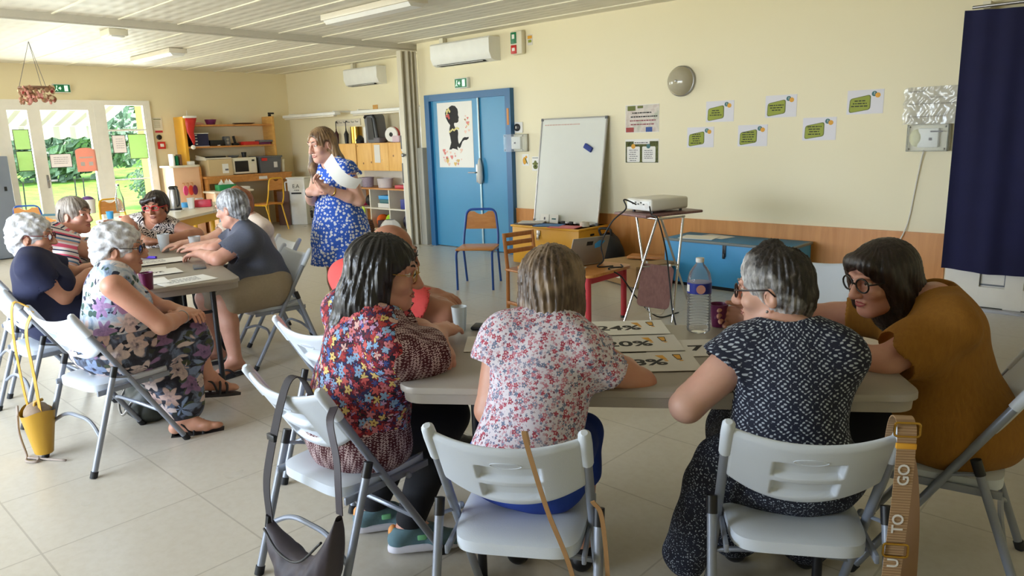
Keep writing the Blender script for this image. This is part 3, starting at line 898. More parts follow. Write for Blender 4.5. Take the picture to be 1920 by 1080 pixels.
# curtain hung over the white door
def curf(side):
    def fn(u, v):
        w = .0 + .52 * (1 - v)
        x = -1.41 + 1.35 * u; z = .335 - .02 * math.sin(u * 5) + (2.31 - .335) * v
        return (x, YB - .16 + .018 * math.sin(u * 21 + 1.5 * v) * (1.1 - v) + .008 * math.sin(u * 47) + side, z)
    return fn
t = thing('curtain', 'dark navy cloth curtain covering the glazed door at the right edge', 'curtain', (-.75, YB - .16, .33))
b = MB().grid(curf(0), 90, 20).grid(curf(.006), 90, 20); world_part(b, 'cloth', M['curtain'], t, 180)
world_part(MB().tube([(-1.36, YB - .16, 2.325), (.0, YB - .16, 2.325)], .012, 10), 'rod', M['steel'], t)
b = MB().box((-1.27, YB - .08, 2.335), (.05, .16, .05)).box((-.1, YB - .08, 2.335), (.05, .16, .05)); world_part(b, 'bracket', M['ivory'], t)

# accordion partition parked at the end of the back wall
t = thing('folding_partition', 'tall cream accordion partition folded up beside the blue door', 'partition', (-8.08, 6.6, 0))
M['vinyl'] = pmat('cream_vinyl', (206, 198, 178), .45, var=.05, vscale=3)
b = MB(); pts = [(-8.02, 6.745), (-8.13, 6.70), (-8.02, 6.67), (-8.13, 6.63), (-8.02, 6.60), (-8.13, 6.56), (-8.06, 6.52)]
for i in range(len(pts) - 1):
    a = V3((*pts[i], 0)); c = V3((*pts[i + 1], 0)); d_ = nrm(c - a); n_ = np.array([-d_[1], d_[0], 0]) * .006
    b.add([a + n_, c + n_, c - n_, a - n_, *[p + np.array([0, 0, 2.66]) for p in (a + n_, c + n_, c - n_, a - n_)]], [(3, 2, 1, 0), (4, 5, 6, 7), (0, 1, 5, 4), (1, 2, 6, 5), (2, 3, 7, 6), (3, 0, 4, 7)])
world_part(b, 'folded_panel', M['vinyl'], t, 0)
world_part(MB().box((-8.085, 6.505, 1.33), (.09, .025, 2.66)), 'end_post', M['vinyl'], t, 0)
world_part(MB().sphere((-8.07, 6.455, 1.27), .028, 12, 8).tube([(-8.07, 6.50, 1.27), (-8.07, 6.455, 1.27)], .013, 8), 'knob', M['steel'], t, 180)
t = thing('wall_post', 'grey boxed post standing between the accordion partition and the blue door', 'post', (-7.93, 6.68, 0))
M['post'] = pmat('grey_box_paint', (176, 174, 164), .5)
world_part(MB().rbox((-7.94, 6.70, .68), (.11, .10, 1.36), .006), 'box', M['post'], t)

# yellow chest with papers
def chest(name, label, loc, rz, w, d, h, m, mtop, lid=True):
    t = thing(name, label, 'chest', loc, rz)
    MB().rbox((0, 0, h / 2 + .015), (w, d, h - .03), .006).obj('body', m, t, 30)
    MB().rbox((0, -.004, h - .012), (w + .03, d + .03, .024), .006).obj('lid', mtop, t, 30)
    return t
t = chest('storage_chest', 'yellow painted wooden chest under the whiteboard', (-5.28, 6.43, 0), .0, .98, .52, .475, M['yellow_paint'], M['yellow_paint'])
b = MB().rbox((-.08, -.268, .40), (.05, .012, .06), .004).rbox((-.08, -.276, .36), (.03, .016, .05), .004).tube([(-.095, -.285, .35), (-.095, -.285, .325), (-.065, -.285, .325), (-.065, -.285, .35)], .004, 6)
b.obj('hasp', M['steel'], t)
MB().rbox((.492, -.02, .39), (.008, .07, .022), .003).obj('hand_hole', M['dark'], t)
def flat_sheet(name, label, cat, x, y, z, w, d, rz, mat, th=.002, group=None):
    return tag(MB().rbox((0, 0, th / 2), (w, d, th), min(.001, th * .4), 1).obj(name, mat, None, 0, (x, y, z), (0, 0, rz)), label, cat, group)
M['folder_blue'] = pmat('blue_folder_card', (52, 116, 184), .5); M['folder_pink'] = pmat('pink_folder_card', (226, 112, 120), .5)
flat_sheet('magazine', 'grey magazine at the bottom of the pile on the left end of the yellow chest', 'magazine', -5.62, 6.32, .476, .30, .24, .3, M['ink_grey'], .012, 'papers on the yellow chest')
flat_sheet('magazine', 'pale magazine on top of the pile on the left end of the yellow chest', 'magazine', -5.60, 6.33, .489, .29, .21, .5, M['paper_grey'], .01, 'papers on the yellow chest')
flat_sheet('folder', 'blue card folder lying on the yellow chest', 'folder', -5.30, 6.28, .476, .32, .23, .35, M['folder_blue'], .008, 'papers on the yellow chest')
flat_sheet('folder', 'pink card folder lying on the right part of the yellow chest', 'folder', -5.05, 6.26, .476, .34, .22, .2, M['folder_pink'], .006, 'papers on the yellow chest')
t = tag(MB().box((0, 0, .05), (.13, .003, .10)).obj('socket_plate', M['paper'], None, 0, (-5.53, 6.47, .476), (-.15, 0, .0)), 'left of two small white printed cards standing at the foot of the whiteboard', 'card')
MB().box((0, -.003, .05), (.02, .002, .03)).obj('print', M['ink_grey'], t, 0)
t = tag(MB().box((0, 0, .05), (.13, .003, .10)).obj('socket_plate', M['paper'], None, 0, (-5.39, 6.47, .476), (-.15, 0, .0)), 'right of two small white printed cards standing at the foot of the whiteboard', 'card')
MB().box((0, -.003, .05), (.06, .002, .016)).obj('print', M['teal_print'], t, 0)
t = thing('tape_roll', 'roll of pale tape lying on the right end of the yellow chest', 'tape', (-4.90, 6.42, .476))
MB().lathe([(.045, .0), (.055, .0), (.055, .05), (.03, .05), (.03, 0), (.045, 0)], n=24).obj('tape', M['cream_lam'], t, 40)
for i, xx in enumerate((-5.24, -5.12)):
    tag(MB().rbox((0, 0, .018), (.05, .02, .036), .004).obj('clip', M['black'], None, 30, (xx, 6.46, .476)), ['left black clip at the bottom edge of the whiteboard', 'right black clip at the bottom edge of the whiteboard'][i], 'clip')

# blue chest
t = chest('storage_chest', 'long sky-blue wooden chest with a grey worn lid against the panelling', (-3.13, 6.46, 0), -.03, 1.26, .48, .455, M['blue_box'], pmat('worn_grey_lid', (124, 132, 132), .5, var=.12, vscale=5))
M['blue_chest_hasp'] = M['black_metal']
MB().rbox((.02, -.246, .38), (.035, .012, .12), .004).rbox((.02, -.256, .33), (.022, .016, .05), .004).obj('hasp', M['black_metal'], t)
MB().box((0, .0, .02), (1.24, .47, .04)).obj('plinth', M['dark'], t)
flat_sheet('paper_pile', 'loose white sheets lying on the left end of the blue chest', 'papers', -3.47, 6.38, .457, .34, .23, .15, M['paper'], .006)
flat_sheet('paper_pile', 'grey sheet under the loose white sheets on the blue chest', 'papers', -3.36, 6.52, .457, .3, .2, -.2, M['paper_grey'], .003)

# black bag slumped against the yellow chest
t = thing('backpack', 'black backpack slumped on the floor against the right side of the yellow chest', 'backpack', (-4.58, 6.42, 0))
b = MB()
def bagf(u, v):
    a = 2 * PI * u; w = math.sin(PI * min(.96, .12 + v * .86)) ** .55
    return ((.17 * math.cos(a) + .02 * math.sin(3 * a + 4 * v)) * w, (.19 * math.sin(a) + .02 * math.cos(4 * a)) * w, .02 + .40 * v ** .9)
b.grid(bagf, 28, 14, True); b.obj('bag_body', pmat('black_nylon', (20, 20, 24), .7, bump=.4, bscale=25), t, 180)
MB().tube(spline([(-.06, -.05, .40), (-.07, -.06, .47), (.05, -.04, .47), (.06, -.03, .40)]), .014, 8).obj('strap', M['black'], t, 180)
t = thing('cardboard_tray', 'low flat brown cardboard box with white labels on the floor before the panelling', 'box', (-4.02, 6.10, 0), -.35)
MB().rbox((0, 0, .11), (.62, .44, .20), .006).obj('box', M['cardboard'], t)
MB().box((-.12, -.222, .12), (.09, .003, .1)).box((.0, -.222, .12), (.09, .003, .1)).obj('label', M['paper'], t)
MB().box((.25, .0, .22), (.2, .5, .02)).obj('flap', M['cardboard'], t)
b = MB(); rng = random.Random(4); scribble(b, -.16, -.08, .13, -.225, .01, rng); scribble(b, -.04, .04, .13, -.225, .01, rng); b.obj('print', M['ink_grey'], t, 0)
t = thing('wood_board', 'brown folded board lying on top of the flat cardboard box', 'board', (-3.95, 6.32, .22), .3)
MB().rbox((0, 0, .012), (.5, .2, .024), .004).obj('board', M['slatwood'], t)

# ------------------------------------------------------------------ far part of the room: left wall
def one(name, mb, mats, label, cat, loc=(0, 0, 0), rz=0.0, group=None, sm=40):
    return tag(mb.obj(name, mats, None, sm, loc, (0, 0, rz)), label, cat, group)

def sheet_on_glass(name, label, y, z, w, h, m, border=True, x=XL + .055):
    t = tag(MB().box((0, 0, 0), (.002, w, h)).obj(name, m, None, 0, (x, y, z)), label, 'paper sheet', 'sheets stuck on the glazed doors and side window')
    if border:
        b = MB(); s = .008
        b.box((.0015, 0, h / 2 - s / 2), (.002, w, s)).box((.0015, 0, -h / 2 + s / 2), (.002, w, s)).box((.0015, -w / 2 + s / 2, 0), (.002, s, h)).box((.0015, w / 2 - s / 2, 0), (.002, s, h))
        b.obj('black_border', M['ink'], t, 0)
    return t
sheet_on_glass('green_sheet', 'upper of two pale green sheets on the narrow left door pane', 3.10, 1.655, .21, .30, M['green_paper'])
sheet_on_glass('green_sheet', 'lower of two pale green sheets on the narrow left door pane', 3.10, 1.34, .21, .30, M['green_paper'])
t = sheet_on_glass('sketch_sheet', 'landscape grey sketch with black border on the wide door pane', 3.575, 1.325, .30, .21, M['sketch_paper'])
b = MB(); rng = random.Random(2)
for k in range(4): scribble(b, -.1, .1, .05 - .03 * k, 0, .006, rng)
b.v = [(.0025, p[0], p[2]) for p in b.v]; b.obj('faint_drawing', M['ink_grey'], t, 0)
t = sheet_on_glass('pink_drawing', 'pink childlike drawing with a rounded top on the wide door pane', 3.93, 1.30, .29, .32, M['pink_paper'], False)
MB().prism([(.145 * math.cos(a), .05 * math.sin(a)) for a in [PI * k / 12 for k in range(13)]], (-.001, 0, .16), (0, 1, 0), (0, 0, 1), .002).obj('rounded_top', M['pink_paper'], t, 0)
MB().box((.0015, .0, .06), (.001, .2, .02)).box((.0015, -.06, -.04), (.001, .06, .06)).box((.0015, .06, -.04), (.001, .06, .06)).obj('drawing', M['sketch_paper'], t, 0)
t = sheet_on_glass('sketch_sheet', 'portrait grey sketch with black border on the side window', 4.45, 1.55, .21, .29, M['sketch_paper'])
b = MB(); rng = random.Random(6)
for k in range(5): scribble(b, -.05, .07, .08 - .035 * k, 0, .006, rng)
b.v = [(.0025, p[0], p[2]) for p in b.v]; b.obj('faint_drawing', M['ink_grey'], t, 0)
sheet_on_glass('green_sheet', 'large pale green sheet on the right of the side window', 4.735, 1.505, .29, .40, M['green_paper'])

t = one('notice_board', MB().box((0, 0, 0), (.012, .16, .21)), M['cream_lam'], 'cream notice sheet on the left wall right of the side window', 'notice', (XL + .007, 5.11, 1.86), 0, None, 0)
b = MB().box((.007, 0, .08), (.002, .12, .012)); rng = random.Random(1)
for k in range(5): b.box((.007, -.01, .05 - .025 * k), (.001, .10, .005))
b.obj('print', M['olive_dark'], t, 0)
one('red_label', MB().box((0, 0, 0), (.008, .12, .05)), M['red_paint'], 'small coral red label under the cream notice on the left wall', 'label', (XL + .005, 5.12, 1.745), 0, None, 0)
one('wall_button', MB().lathe([(.042, 0), (.042, .02), (.03, .03), (0, .03)], n=24, axis=(1, 0, 0)), M['black'], 'round black button on the left wall above the red fire call point', 'button', (XL + .001, 5.11, 1.645))
t = thing('fire_call_point', 'red square fire call point on the left wall beside the window', 'alarm', (XL, 5.125, 1.51))
MB().rbox((.025, 0, 0), (.05, .12, .12), .008).obj('housing', M['red'], t)
MB().rbox((.051, 0, 0), (.006, .06, .05), .002).obj('glass_plate', M['paper'], t)
# hanging wicker mobile
t = thing('hanging_basket', 'wicker ring mobile with dried flowers hanging from the ceiling at the left', 'mobile', (-10.3, 2.72, 2.16))
n = NT('dried_flowers'); co = n.coord(); v = n.vor(co, 26); n.base(n.ramp(n.xyz(v[1])[0], [(.2, lin((150, 110, 80))), (.5, lin((214, 150, 140))), (.75, lin((226, 206, 170))), (.9, lin((150, 50, 50)))], 'CONSTANT')); n.set(Roughness=.8)
M['dried'] = n.m
b = MB(); rng = random.Random(21)
for k in range(90):
    a = rng.uniform(0, 2 * PI); z = rng.uniform(-.10, .07)
    b.sphere((.17 * math.cos(a), .17 * math.sin(a), z), (rng.uniform(.015, .035), rng.uniform(.015, .035), rng.uniform(.02, .04)), 6, 4)
b.obj('flowers', n.m, t, 180)
MB().tube([(.17 * math.cos(2 * PI * k / 28), .17 * math.sin(2 * PI * k / 28), .07) for k in range(28)], .012, 6, True).obj('ring', M['brown_leather'], t)
for k in range(3):
    a = 2 * PI * k / 3 + .4
    MB().tube([(.17 * math.cos(a), .17 * math.sin(a), .07), (0, 0, .6)], .003, 5).obj('string', M['ink_grey'], t)
t = thing('metal_cupboard', 'grey-blue metal cupboard edge with a small lock at the far left', 'cupboard', (-12.4, 2.20, 0))
MB().rbox((0, .0, .72), (.5, 1.05, 1.42), .01).obj('body', pmat('blue_grey_metal', (132, 142, 158), .4), t)
MB().box((.252, .44, .98), (.01, .03, .06)).obj('lock', M['black'], t)

# ---- desk hutch of orange pine
DX = -12.2
t = thing('shelf_unit', 'orange pine desk with an open two-shelf hutch in the far left corner', 'shelf unit', (-12.52, 6.33, 0))
def wp(mb, name, m, sm=30): return world_part(mb, name, m, t, sm)
wp(MB().rbox((-12.54, 6.33, .945), (.70, 1.62, .035), .006), 'desk_top', M['pine_dark'])
wp(MB().box((-12.21, 6.33, .885), (.03, 1.58, .09)), 'apron', M['pine_dark'])
wp(MB().box((-12.54, 5.56, .46), (.62, .03, .92)), 'side_panel', M['pine_dark']); wp(MB().box((-12.54, 7.10, .46), (.62, .03, .92)), 'side_panel', M['pine_dark'])
wp(MB().rbox((-12.70, 5.40, 1.46), (.36, .05, 1.02), .006), 'upright', M['yellow_paint']); wp(MB().rbox((-12.70, 7.03, 1.46), (.36, .05, 1.02), .006), 'upright', M['pine'])
wp(MB().box((-12.70, 6.215, 1.82), (.34, 1.58, .028)), 'shelf', M['pine_dark']); wp(MB().box((-12.70, 6.215, 1.455), (.34, 1.58, .028)), 'shelf', M['pine_dark'])
wp(MB().box((-12.19, 6.55, .89), (.003, .16, .05)), 'label', M['paper_grey'])
one('clamp_lamp', MB().rbox((0, 0, .02), (.05, .04, .04), .005).rbox((0, .03, .055), (.04, .11, .03), .005), M['black'], 'small black clamp on top of the right upright of the pine hutch', 'clamp', (-12.62, 7.03, 1.97))
# santa hat hung on the left upright
t = thing('santa_hat', 'red santa hat with white trim hanging on the yellow upright of the hutch', 'hat', (-12.44, 5.47, 1.86))
b = MB().lathe([(.10, .10), (.085, .0), (.06, -.14), (.03, -.30), (.01, -.36)], (0, 0, 0), 16); b.v = [(p[0] * .45, p[1] + .02 * math.sin(p[2] * 14), p[2]) for p in b.v]
b.obj('cone', M['red'], t, 180)
MB().sphere((0, .0, -.40), .038, 10, 8).obj('pompom', M['paper'], t, 180)
MB().tube([(.045 * math.cos(2 * PI * k / 16), .10 * math.sin(2 * PI * k / 16), .10) for k in range(16)], .02, 6, True).obj('trim_band', M['paper'], t, 180)
one('bowl', MB().lathe([(.05, 0), (.07, .0), (.10, .09), (.095, .09), (.065, .012), (.0, .012)], n=20), M['purple'], 'dark red bowl on the top shelf of the pine hutch', 'bowl', (-12.68, 5.93, 1.834))
one('pink_cloth', MB().lathe([(.10, 0), (.09, .02), (.05, .04), (0, .045)], n=14), M['pink_paper'], 'crumpled pink cloth beside the dark red bowl on the hutch', 'cloth', (-12.66, 5.70, 1.834), 0, None, 180)
one('tray', MB().lathe([(.0, 0), (.12, .0), (.2, .02), (.195, .025), (.12, .008), (0, .008)], n=24), M['brown_leather'], 'flat brown tray on the top shelf of the pine hutch', 'tray', (-12.7, 6.55, 1.834))
one('candle', MB().lathe([(.012, 0), (.012, .2), (.004, .24), (0, .25)], n=12), M['cream_lam'], 'thin pale candle standing on the hutch behind the santa hat', 'candle', (-12.74, 5.56, 1.834))
t = thing('drawer_tower', 'navy desktop drawer tower at the left end of the hutch shelf', 'drawers', (-12.66, 5.66, 1.469))
MB().box((0, 0, .11), (.24, .27, .21)).obj('case', M['navy'], t, 0); MB().box((0, 0, .219), (.25, .28, .012)).obj('lid', M['paper_grey'], t, 0); MB().box((0, 0, .004), (.25, .28, .008)).obj('base', M['paper_grey'], t, 0)
for k in range(4): MB().box((.122, -.08, .04 + .05 * k), (.006, .035, .014)).obj('label', M['paper'], t, 0)
t = one('tape_player', MB().rbox((0, 0, .05), (.18, .26, .10), .01), M['black'], 'low black box on the hutch shelf right of the navy drawers', 'box', (-12.66, 5.96, 1.469))
MB().box((.092, .02, .01), (.004, .05, .012)).obj('label', M['paper'], t, 0)
t = thing('speaker', 'dark upright loudspeaker in the middle of the hutch shelf', 'speaker', (-12.66, 6.17, 1.469))
MB().rbox((0, 0, .08), (.10, .11, .165), .015).obj('case', M['grey_plastic'], t)
for z in (.05, .11): MB().lathe([(.026, 0), (.022, .006), (0, .004)], (.05, 0, z), 14, (1, 0, 0)).obj('cone', M['steel'], t)
t = thing('cordless_phone', 'black cordless telephone standing in its base on the hutch shelf', 'telephone', (-12.62, 6.31, 1.469))
MB().rbox((0, 0, .02), (.09, .11, .04), .008).obj('base', M['black'], t)
MB().rbox((0, -.01, .09), (.03, .045, .15), .01, 2, Matrix.Rotation(.2, 4, 'X')).obj('handset', M['black'], t)
one('red_box', MB().rbox((0, 0, .03), (.22, .30, .06), .005), M['red'], 'flat red box on the hutch shelf right of the telephone', 'box', (-12.64, 6.57, 1.469))
one('book', MB().rbox((0, 0, .02), (.2, .24, .04), .003), M['purple'], 'purple book lying under the grey one at the right end of the hutch shelf', 'book', (-12.66, 6.85, 1.469))
one('book', MB().rbox((0, 0, .02), (.19, .25, .035), .003), M['ink_grey'], 'grey book lying on the purple one at the right end of the hutch shelf', 'book', (-12.63, 6.87, 1.511))
# on the desk
t = thing('cardboard_box', 'open cardboard box with a white label on the pine desk', 'box', (-12.47, 5.83, .964))
MB().box((0, 0, .14), (.40, .42, .28)).obj('box', M['cardboard_pale'], t, 0)
MB().box((.202, .08, .12), (.003, .11, .16)).obj('label', M['paper'], t, 0)
MB().box((.205, .10, .10), (.002, .06, .03)).obj('print', M['ink_grey'], t, 0)
MB().box((-.02, -.02, .295), (.40, .46, .02)).obj('lid', M['cream_lam'], t, 0)
MB().prism([(-.21, .0), (.19, .0), (.15, .05), (-.21, .09)], (0, -.23, .27), (1, 0, 0), (0, 0, 1), .008).obj('flap', M['cream_lam'], t, 0)
t = thing('microwave', 'cream microwave oven with a black window on the pine desk', 'microwave', (-12.50, 6.29, .964))
MB().rbox((0, 0, .15), (.38, .46, .28), .012).obj('case', M['ivory'], t)
MB().rbox((.192, -.06, .14), (.008, .25, .19), .004).obj('door_window', M['black'], t)
MB().box((.192, .16, .235), (.006, .05, .03)).obj('display', M['black'], t)
MB().box((.192, .16, .10), (.006, .07, .15)).obj('keypad', M['cream_lam'], t)
for sy in (-1, 1): MB().box((.1, sy * .18, .006), (.05, .05, .012)).obj('foot', M['black'], t)
one('black_tray', MB().rbox((0, 0, .012), (.2, .34, .024), .006), M['black'], 'thin black tray lying on top of the cardboard box lid', 'tray', (-12.55, 5.86, 1.27))
one('grey_dish', MB().lathe([(.07, 0), (.1, .04), (.095, .04), (.06, .006), (0, .006)], n=18), M['grey_plastic'], 'dark little dish standing on the microwave oven', 'dish', (-12.52, 6.2, 1.255))
one('pot', MB().lathe([(.035, 0), (.045, .09), (.04, .09), (.03, .01), (0, .01)], n=16), M['black'], 'small dark pot standing on the microwave beside the little dish', 'pot', (-12.52, 6.4, 1.255))
t = thing('storage_crate', 'grey plastic storage crate with a red latch on the pine desk', 'crate', (-12.48, 6.79, .964))
b = MB(); w, d_, h = .44, .36, .28
b.add([(-.15, -.19, 0), (.15, -.19, 0), (.15, .19, 0), (-.15, .19, 0), (-.18, -.215, h), (.18, -.215, h), (.18, .215, h), (-.18, .215, h)], [(3, 2, 1, 0), (4, 5, 6, 7), (0, 1, 5, 4), (1, 2, 6, 5), (2, 3, 7, 6), (3, 0, 4, 7)]); b.obj('body', M['grey_plastic'], t, 0)
MB().rbox((0, 0, .285), (.40, .46, .03), .008).obj('lid', M['grey_plastic'], t)
MB().rbox((.19, -.13, .24), (.03, .10, .05), .006).obj('latch', M['red'], t)
MB().box((.178, .09, .14), (.006, .07, .10)).obj('label', M['paper_grey'], t, 0)
one('jug', MB().lathe([(.04, 0), (.045, .02), (.05, .2), (.055, .23), (.05, .23), (.045, .02), (0, .01)], n=18), M['ivory'], 'tall pale jug at the right end of the pine desk', 'jug', (-12.42, 7.07, .964))

# ---- peach side cabinet with pegboard, low counter
t = thing('side_cabinet', 'peach coloured side cabinet with a rounded cream top beside the side window', 'cabinet', (-12.55, 5.28, 0))
world_part(MB().rbox((-12.55, 5.26, .57), (.44, .44, 1.14), .008), 'body', M['peach'], t)
world_part(MB().prism(rrect(.56, .52, .12), (-12.53, 5.24, 1.14), (1, 0, 0), (0, 1, 0), .03), 'top', M['cream_lam'], t)
world_part(MB().rbox((-12.5, 5.05, .57), (.2, .03, 1.12), .01), 'cream_edge', M['cream_lam'], t)
world_part(MB().box((-12.33, 5.49, .75), (.02, .03, .78)), 'dark_side', M['pine_dark'], t)
for k in range(3):
    world_part(MB().tube([(-12.33, 5.17 + .07 * k, .88), (-12.27, 5.17 + .07 * k, .88), (-12.265, 5.17 + .07 * k, .84)], .006, 6), 'hook', M['pine_dark'], t)
t2 = thing('low_counter', 'low peach counter under the pine desk, holding a green tissue box', 'counter', (-12.1, 5.72, 0))
world_part(MB().rbox((-12.0, 5.78, .36), (.36, .62, .68), .006), 'body', M['peach'], t2)
world_part(MB().rbox((-11.98, 5.78, .715), (.44, .70, .03), .01), 'top', M['cream_lam'], t2)
for i, (yy, c, h) in enumerate(((5.13, M['paper'], .19), (5.19, M['green_sign'], .16), (5.25, M['brown_leather'], .18))):
    one('book', MB().rbox((0, 0, h / 2), (.13, .03, h), .002), c, ['white book standing leftmost on the peach cabinet', 'narrow green book standing between the white and brown ones', 'brown book standing rightmost on the peach cabinet'][i], 'book', (-12.55, yy, 1.17), .15, 'books on the peach cabinet')
one('small_box', MB().rbox((0, 0, .03), (.08, .1, .06), .004), M['paper'], 'small white box on the right end of the peach cabinet top', 'box', (-12.5, 5.42, 1.17))
t = thing('tissue_box', 'green tissue box with white tissues sticking out on the low counter', 'tissue box', (-11.95, 5.72, .73))
MB().rbox((0, 0, .05), (.16, .30, .10), .004).obj('box', pmat('emerald_card', (30, 140, 84), .5), t)
b = MB(); rng = random.Random(12)
for k in range(5): b.add([(rng.uniform(-.05, .05), -.13 + .05 * k, .10), (rng.uniform(-.05, .05), -.06 + .05 * k, .10), (rng.uniform(-.06, .06), -.10 + .05 * k, rng.uniform(.15, .2))], [(0, 1, 2)])
b.obj('tissue', M['paper'], t, 0)
one('paper_pile', MB().rbox((0, 0, .025), (.2, .22, .05), .003), M['paper_grey'], 'pale stack of paper right of the green tissue box', 'papers', (-11.95, 6.0, .73))
for i, (yy, c) in enumerate(((5.17, pmat('hot_pink_plastic', (224, 70, 130), .4)), (5.26, pmat('vermilion_plastic', (226, 70, 50), .4)), (5.33, M['purple']))):
    b = MB().lathe([(.0, -.012), (.06, -.012), (.065, 0), (.06, .012), (0, .012)], (0, 0, 0), 18, (1, .2, 0)); b.v = [(p[0], p[1] * .7, p[2] * 1.3) for p in b.v]
    one('dustpan', b, c, ['pink flat round tool hanging on the peach cabinet', 'orange-red flat round tool hanging on the peach cabinet', 'plum flat round tool hanging on the peach cabinet'][i], 'tool', (-12.24, yy, .76), 0, None, 60)

# ---- round-cornered table with yellow legs
t = thing('activity_table', 'long pale table with yellow apron and legs in front of the windows', 'table', (-8.95, 3.72, 0), 2.257)
MB().prism(rrect(2.3, .92, .2), (0, 0, .70), (1, 0, 0), (0, 1, 0), .028).obj('top', M['cream_lam'], t, 30)
b = MB()
for sy in (-1, 1): b.box((0, sy * .36, .645), (1.9, .03, .10))
for sx in (-1, 1): b.box((sx * .95, 0, .645), (.03, .75, .10))
b.obj('apron', M['yellow_metal'], t, 0)
for sx in (-1, .0, 1):
    for sy in (-1, 1): MB().tube([(sx * .93, sy * .35, 0), (sx * .93, sy * .35, .69)], .026, 12).obj('leg', M['yellow_metal'], t)
TZ = .729
t = thing('vacuum_jug', 'steel vacuum jug with a black lid and handle on the yellow-legged table', 'jug', (-9.07, 3.68, TZ))
MB().lathe([(.065, 0), (.07, .01), (.07, .2), (.055, .25), (0, .25)], n=24).obj('body', M['steel'], t)
MB().lathe([(.05, .25), (.055, .275), (.04, .29), (0, .29)], n=24).obj('lid', M['black'], t)
MB().tube(fillet([(.04, .0, .27), (.12, .0, .26), (.125, 0, .07), (.07, 0, .05)], .04), .012, 8).obj('handle', M['black'], t)
MB().lathe([(.074, 0), (.074, .02)], n=24).obj('base_ring', M['black'], t)
t = thing('glass_bottle', 'clear glass bottle with a steel cap on the yellow-legged table', 'bottle', (-9.55, 3.22, TZ))
MB().lathe([(.0, .004), (.045, .004), (.048, .02), (.048, .16), (.02, .26), (.018, .31)], n=20).obj('body', clearmat('bottle_glass', (.88, .93, .92), .3, .02, .12), t, 60)
MB().lathe([(.02, .31), (.02, .335), (0, .335)], n=14).obj('cap', M['steel'], t)
one('drinking_glass', MB().lathe([(.0, .003), (.03, .003), (.036, .10), (.034, .10), (.028, .006)], n=18), M['cup_plastic'], 'clear drinking glass between the glass bottle and the vacuum jug', 'glass', (-9.30, 3.40, TZ))
t = one('patterned_tub', MB().lathe([(.07, 0), (.085, .17), (.08, .17), (.066, .006), (0, .006)], n=24), M['paper'], 'white tub with colourful contents on the left end of the yellow-legged table', 'tub', (-9.72, 2.92, TZ))
MB().sphere((0, 0, .16), (.075, .075, .05), 12, 8).obj('contents', pmat('violet_sweets', (110, 70, 140), .5, var=.4, vscale=40), t, 180)
one('blue_cup', MB().lathe([(.03, 0), (.038, .08), (.034, .08), (.027, .005), (0, .005)], n=16), M['blue_box'], 'bright blue cup at the near left edge of the yellow-legged table', 'cup', (-8.75, 2.83, TZ))
for i, (x, y, m) in enumerate(((-8.72, 2.98, M['red']), (-8.85, 3.12, M['navy']))):
    one('marker_pen', MB().tube([(-.07, 0, .008), (.07, 0, .008)], .008, 8), m, ['red marker pen lying near the bright blue cup', 'dark marker pen lying right of the red one near the blue cup'][i], 'pen', (x, y, TZ), 1.0 + .3 * i)
one('paper_cup', MB().lathe([(.035, 0), (.045, .13), (.042, .13), (.032, .004), (0, .004)], n=18), M['paper'], 'tall white paper cup right of the vacuum jug', 'cup', (-9.08, 3.88, TZ))
one('paper_cup', MB().lathe([(.04, 0), (.05, .10), (.047, .10), (.037, .004), (0, .004)], n=18), M['paper_grey'], 'white carton tub behind the red packet on the yellow-legged table', 'cup', (-9.33, 4.1, TZ))
one('red_packet', MB().rbox((0, 0, .045), (.12, .2, .09), .01), pmat('raspberry_packet', (196, 50, 72), .4, var=.2, vscale=30), 'raspberry red packet on the right end of the yellow-legged table', 'packet', (-9.14, 4.06, TZ), -.6)
one('blue_pot', MB().lathe([(.06, 0), (.06, .05), (.05, .06), (0, .06)], n=18), M['blue_box'], 'small blue container behind the tall white paper cup', 'container', (-9.33, 3.92, TZ))
flat_sheet('napkin', 'white folded napkin on the right end of the yellow-legged table', 'napkin', -9.38, 4.45, TZ, .2, .12, .5, M['paper'], .03)
flat_sheet('napkin', 'thin white napkin lying beside the vacuum jug', 'napkin', -8.90, 3.62, TZ, .14, .10, .8, M['paper'], .004)

# ---- school chairs: bent steel tube, plywood seat and back
def school_chair(label, loc, rz, metal, h=.40, top=.76, w=.36, dep=.38, group=None):
    t = thing('school_chair', label, 'chair', loc, rz, group)
    for sx in (-1, 1):
        x = sx * w / 2
        MB().tube(fillet([(x, dep / 2, 0), (x, dep / 2, h - .02), (x, -dep / 2 + .04, h - .02)], .05), .012, 10).obj('leg', metal, t)
        MB().tube([(x, -dep / 2 - .07, 0), (x, -dep / 2 + .05, h - .02)], .012, 10).obj('leg', metal, t)
    MB().tube(fillet([(-w / 2, -dep / 2 + .03, h - .02), (-w / 2, -dep / 2 - .02, h + .1), (-w / 2 + .03, -dep / 2 - .06, top), (w / 2 - .03, -dep / 2 - .06, top), (w / 2, -dep / 2 - .02, h + .1), (w / 2, -dep / 2 + .03, h - .02)], .07), .012, 10).obj('back_frame', metal, t)
    MB().rbox((0, .0, h + .002), (w + .02, dep, .016), .006).obj('seat', M['ply'], t)
    out = []
    for k in range(13):
        u = -1 + k / 6; out.append((u * (w / 2 - .035), top - .022 - (.03 * (1 - (u / .5) ** 2) if abs(u) < .5 else 0)))
    out += [(w / 2 - .012, top - .20), (-w / 2 + .012, top - .20)]
    b = MB().prism([(a, z) for a, z in out], (0, -dep / 2 - .045, 0), (1, 0, 0), (0, 0, 1), .012)
    b.v = [(p[0], p[1] - .03 * (p[2] - top + .1) / .2 + .0, p[2]) for p in b.v]
    b.obj('backrest', M['ply'], t, 0)
    return t
school_chair('blue tube school chair standing alone in front of the yellow chest', (-5.2, 5.04, 0), math.atan2(-.83, .56) - PI / 2, M['blue_metal'])
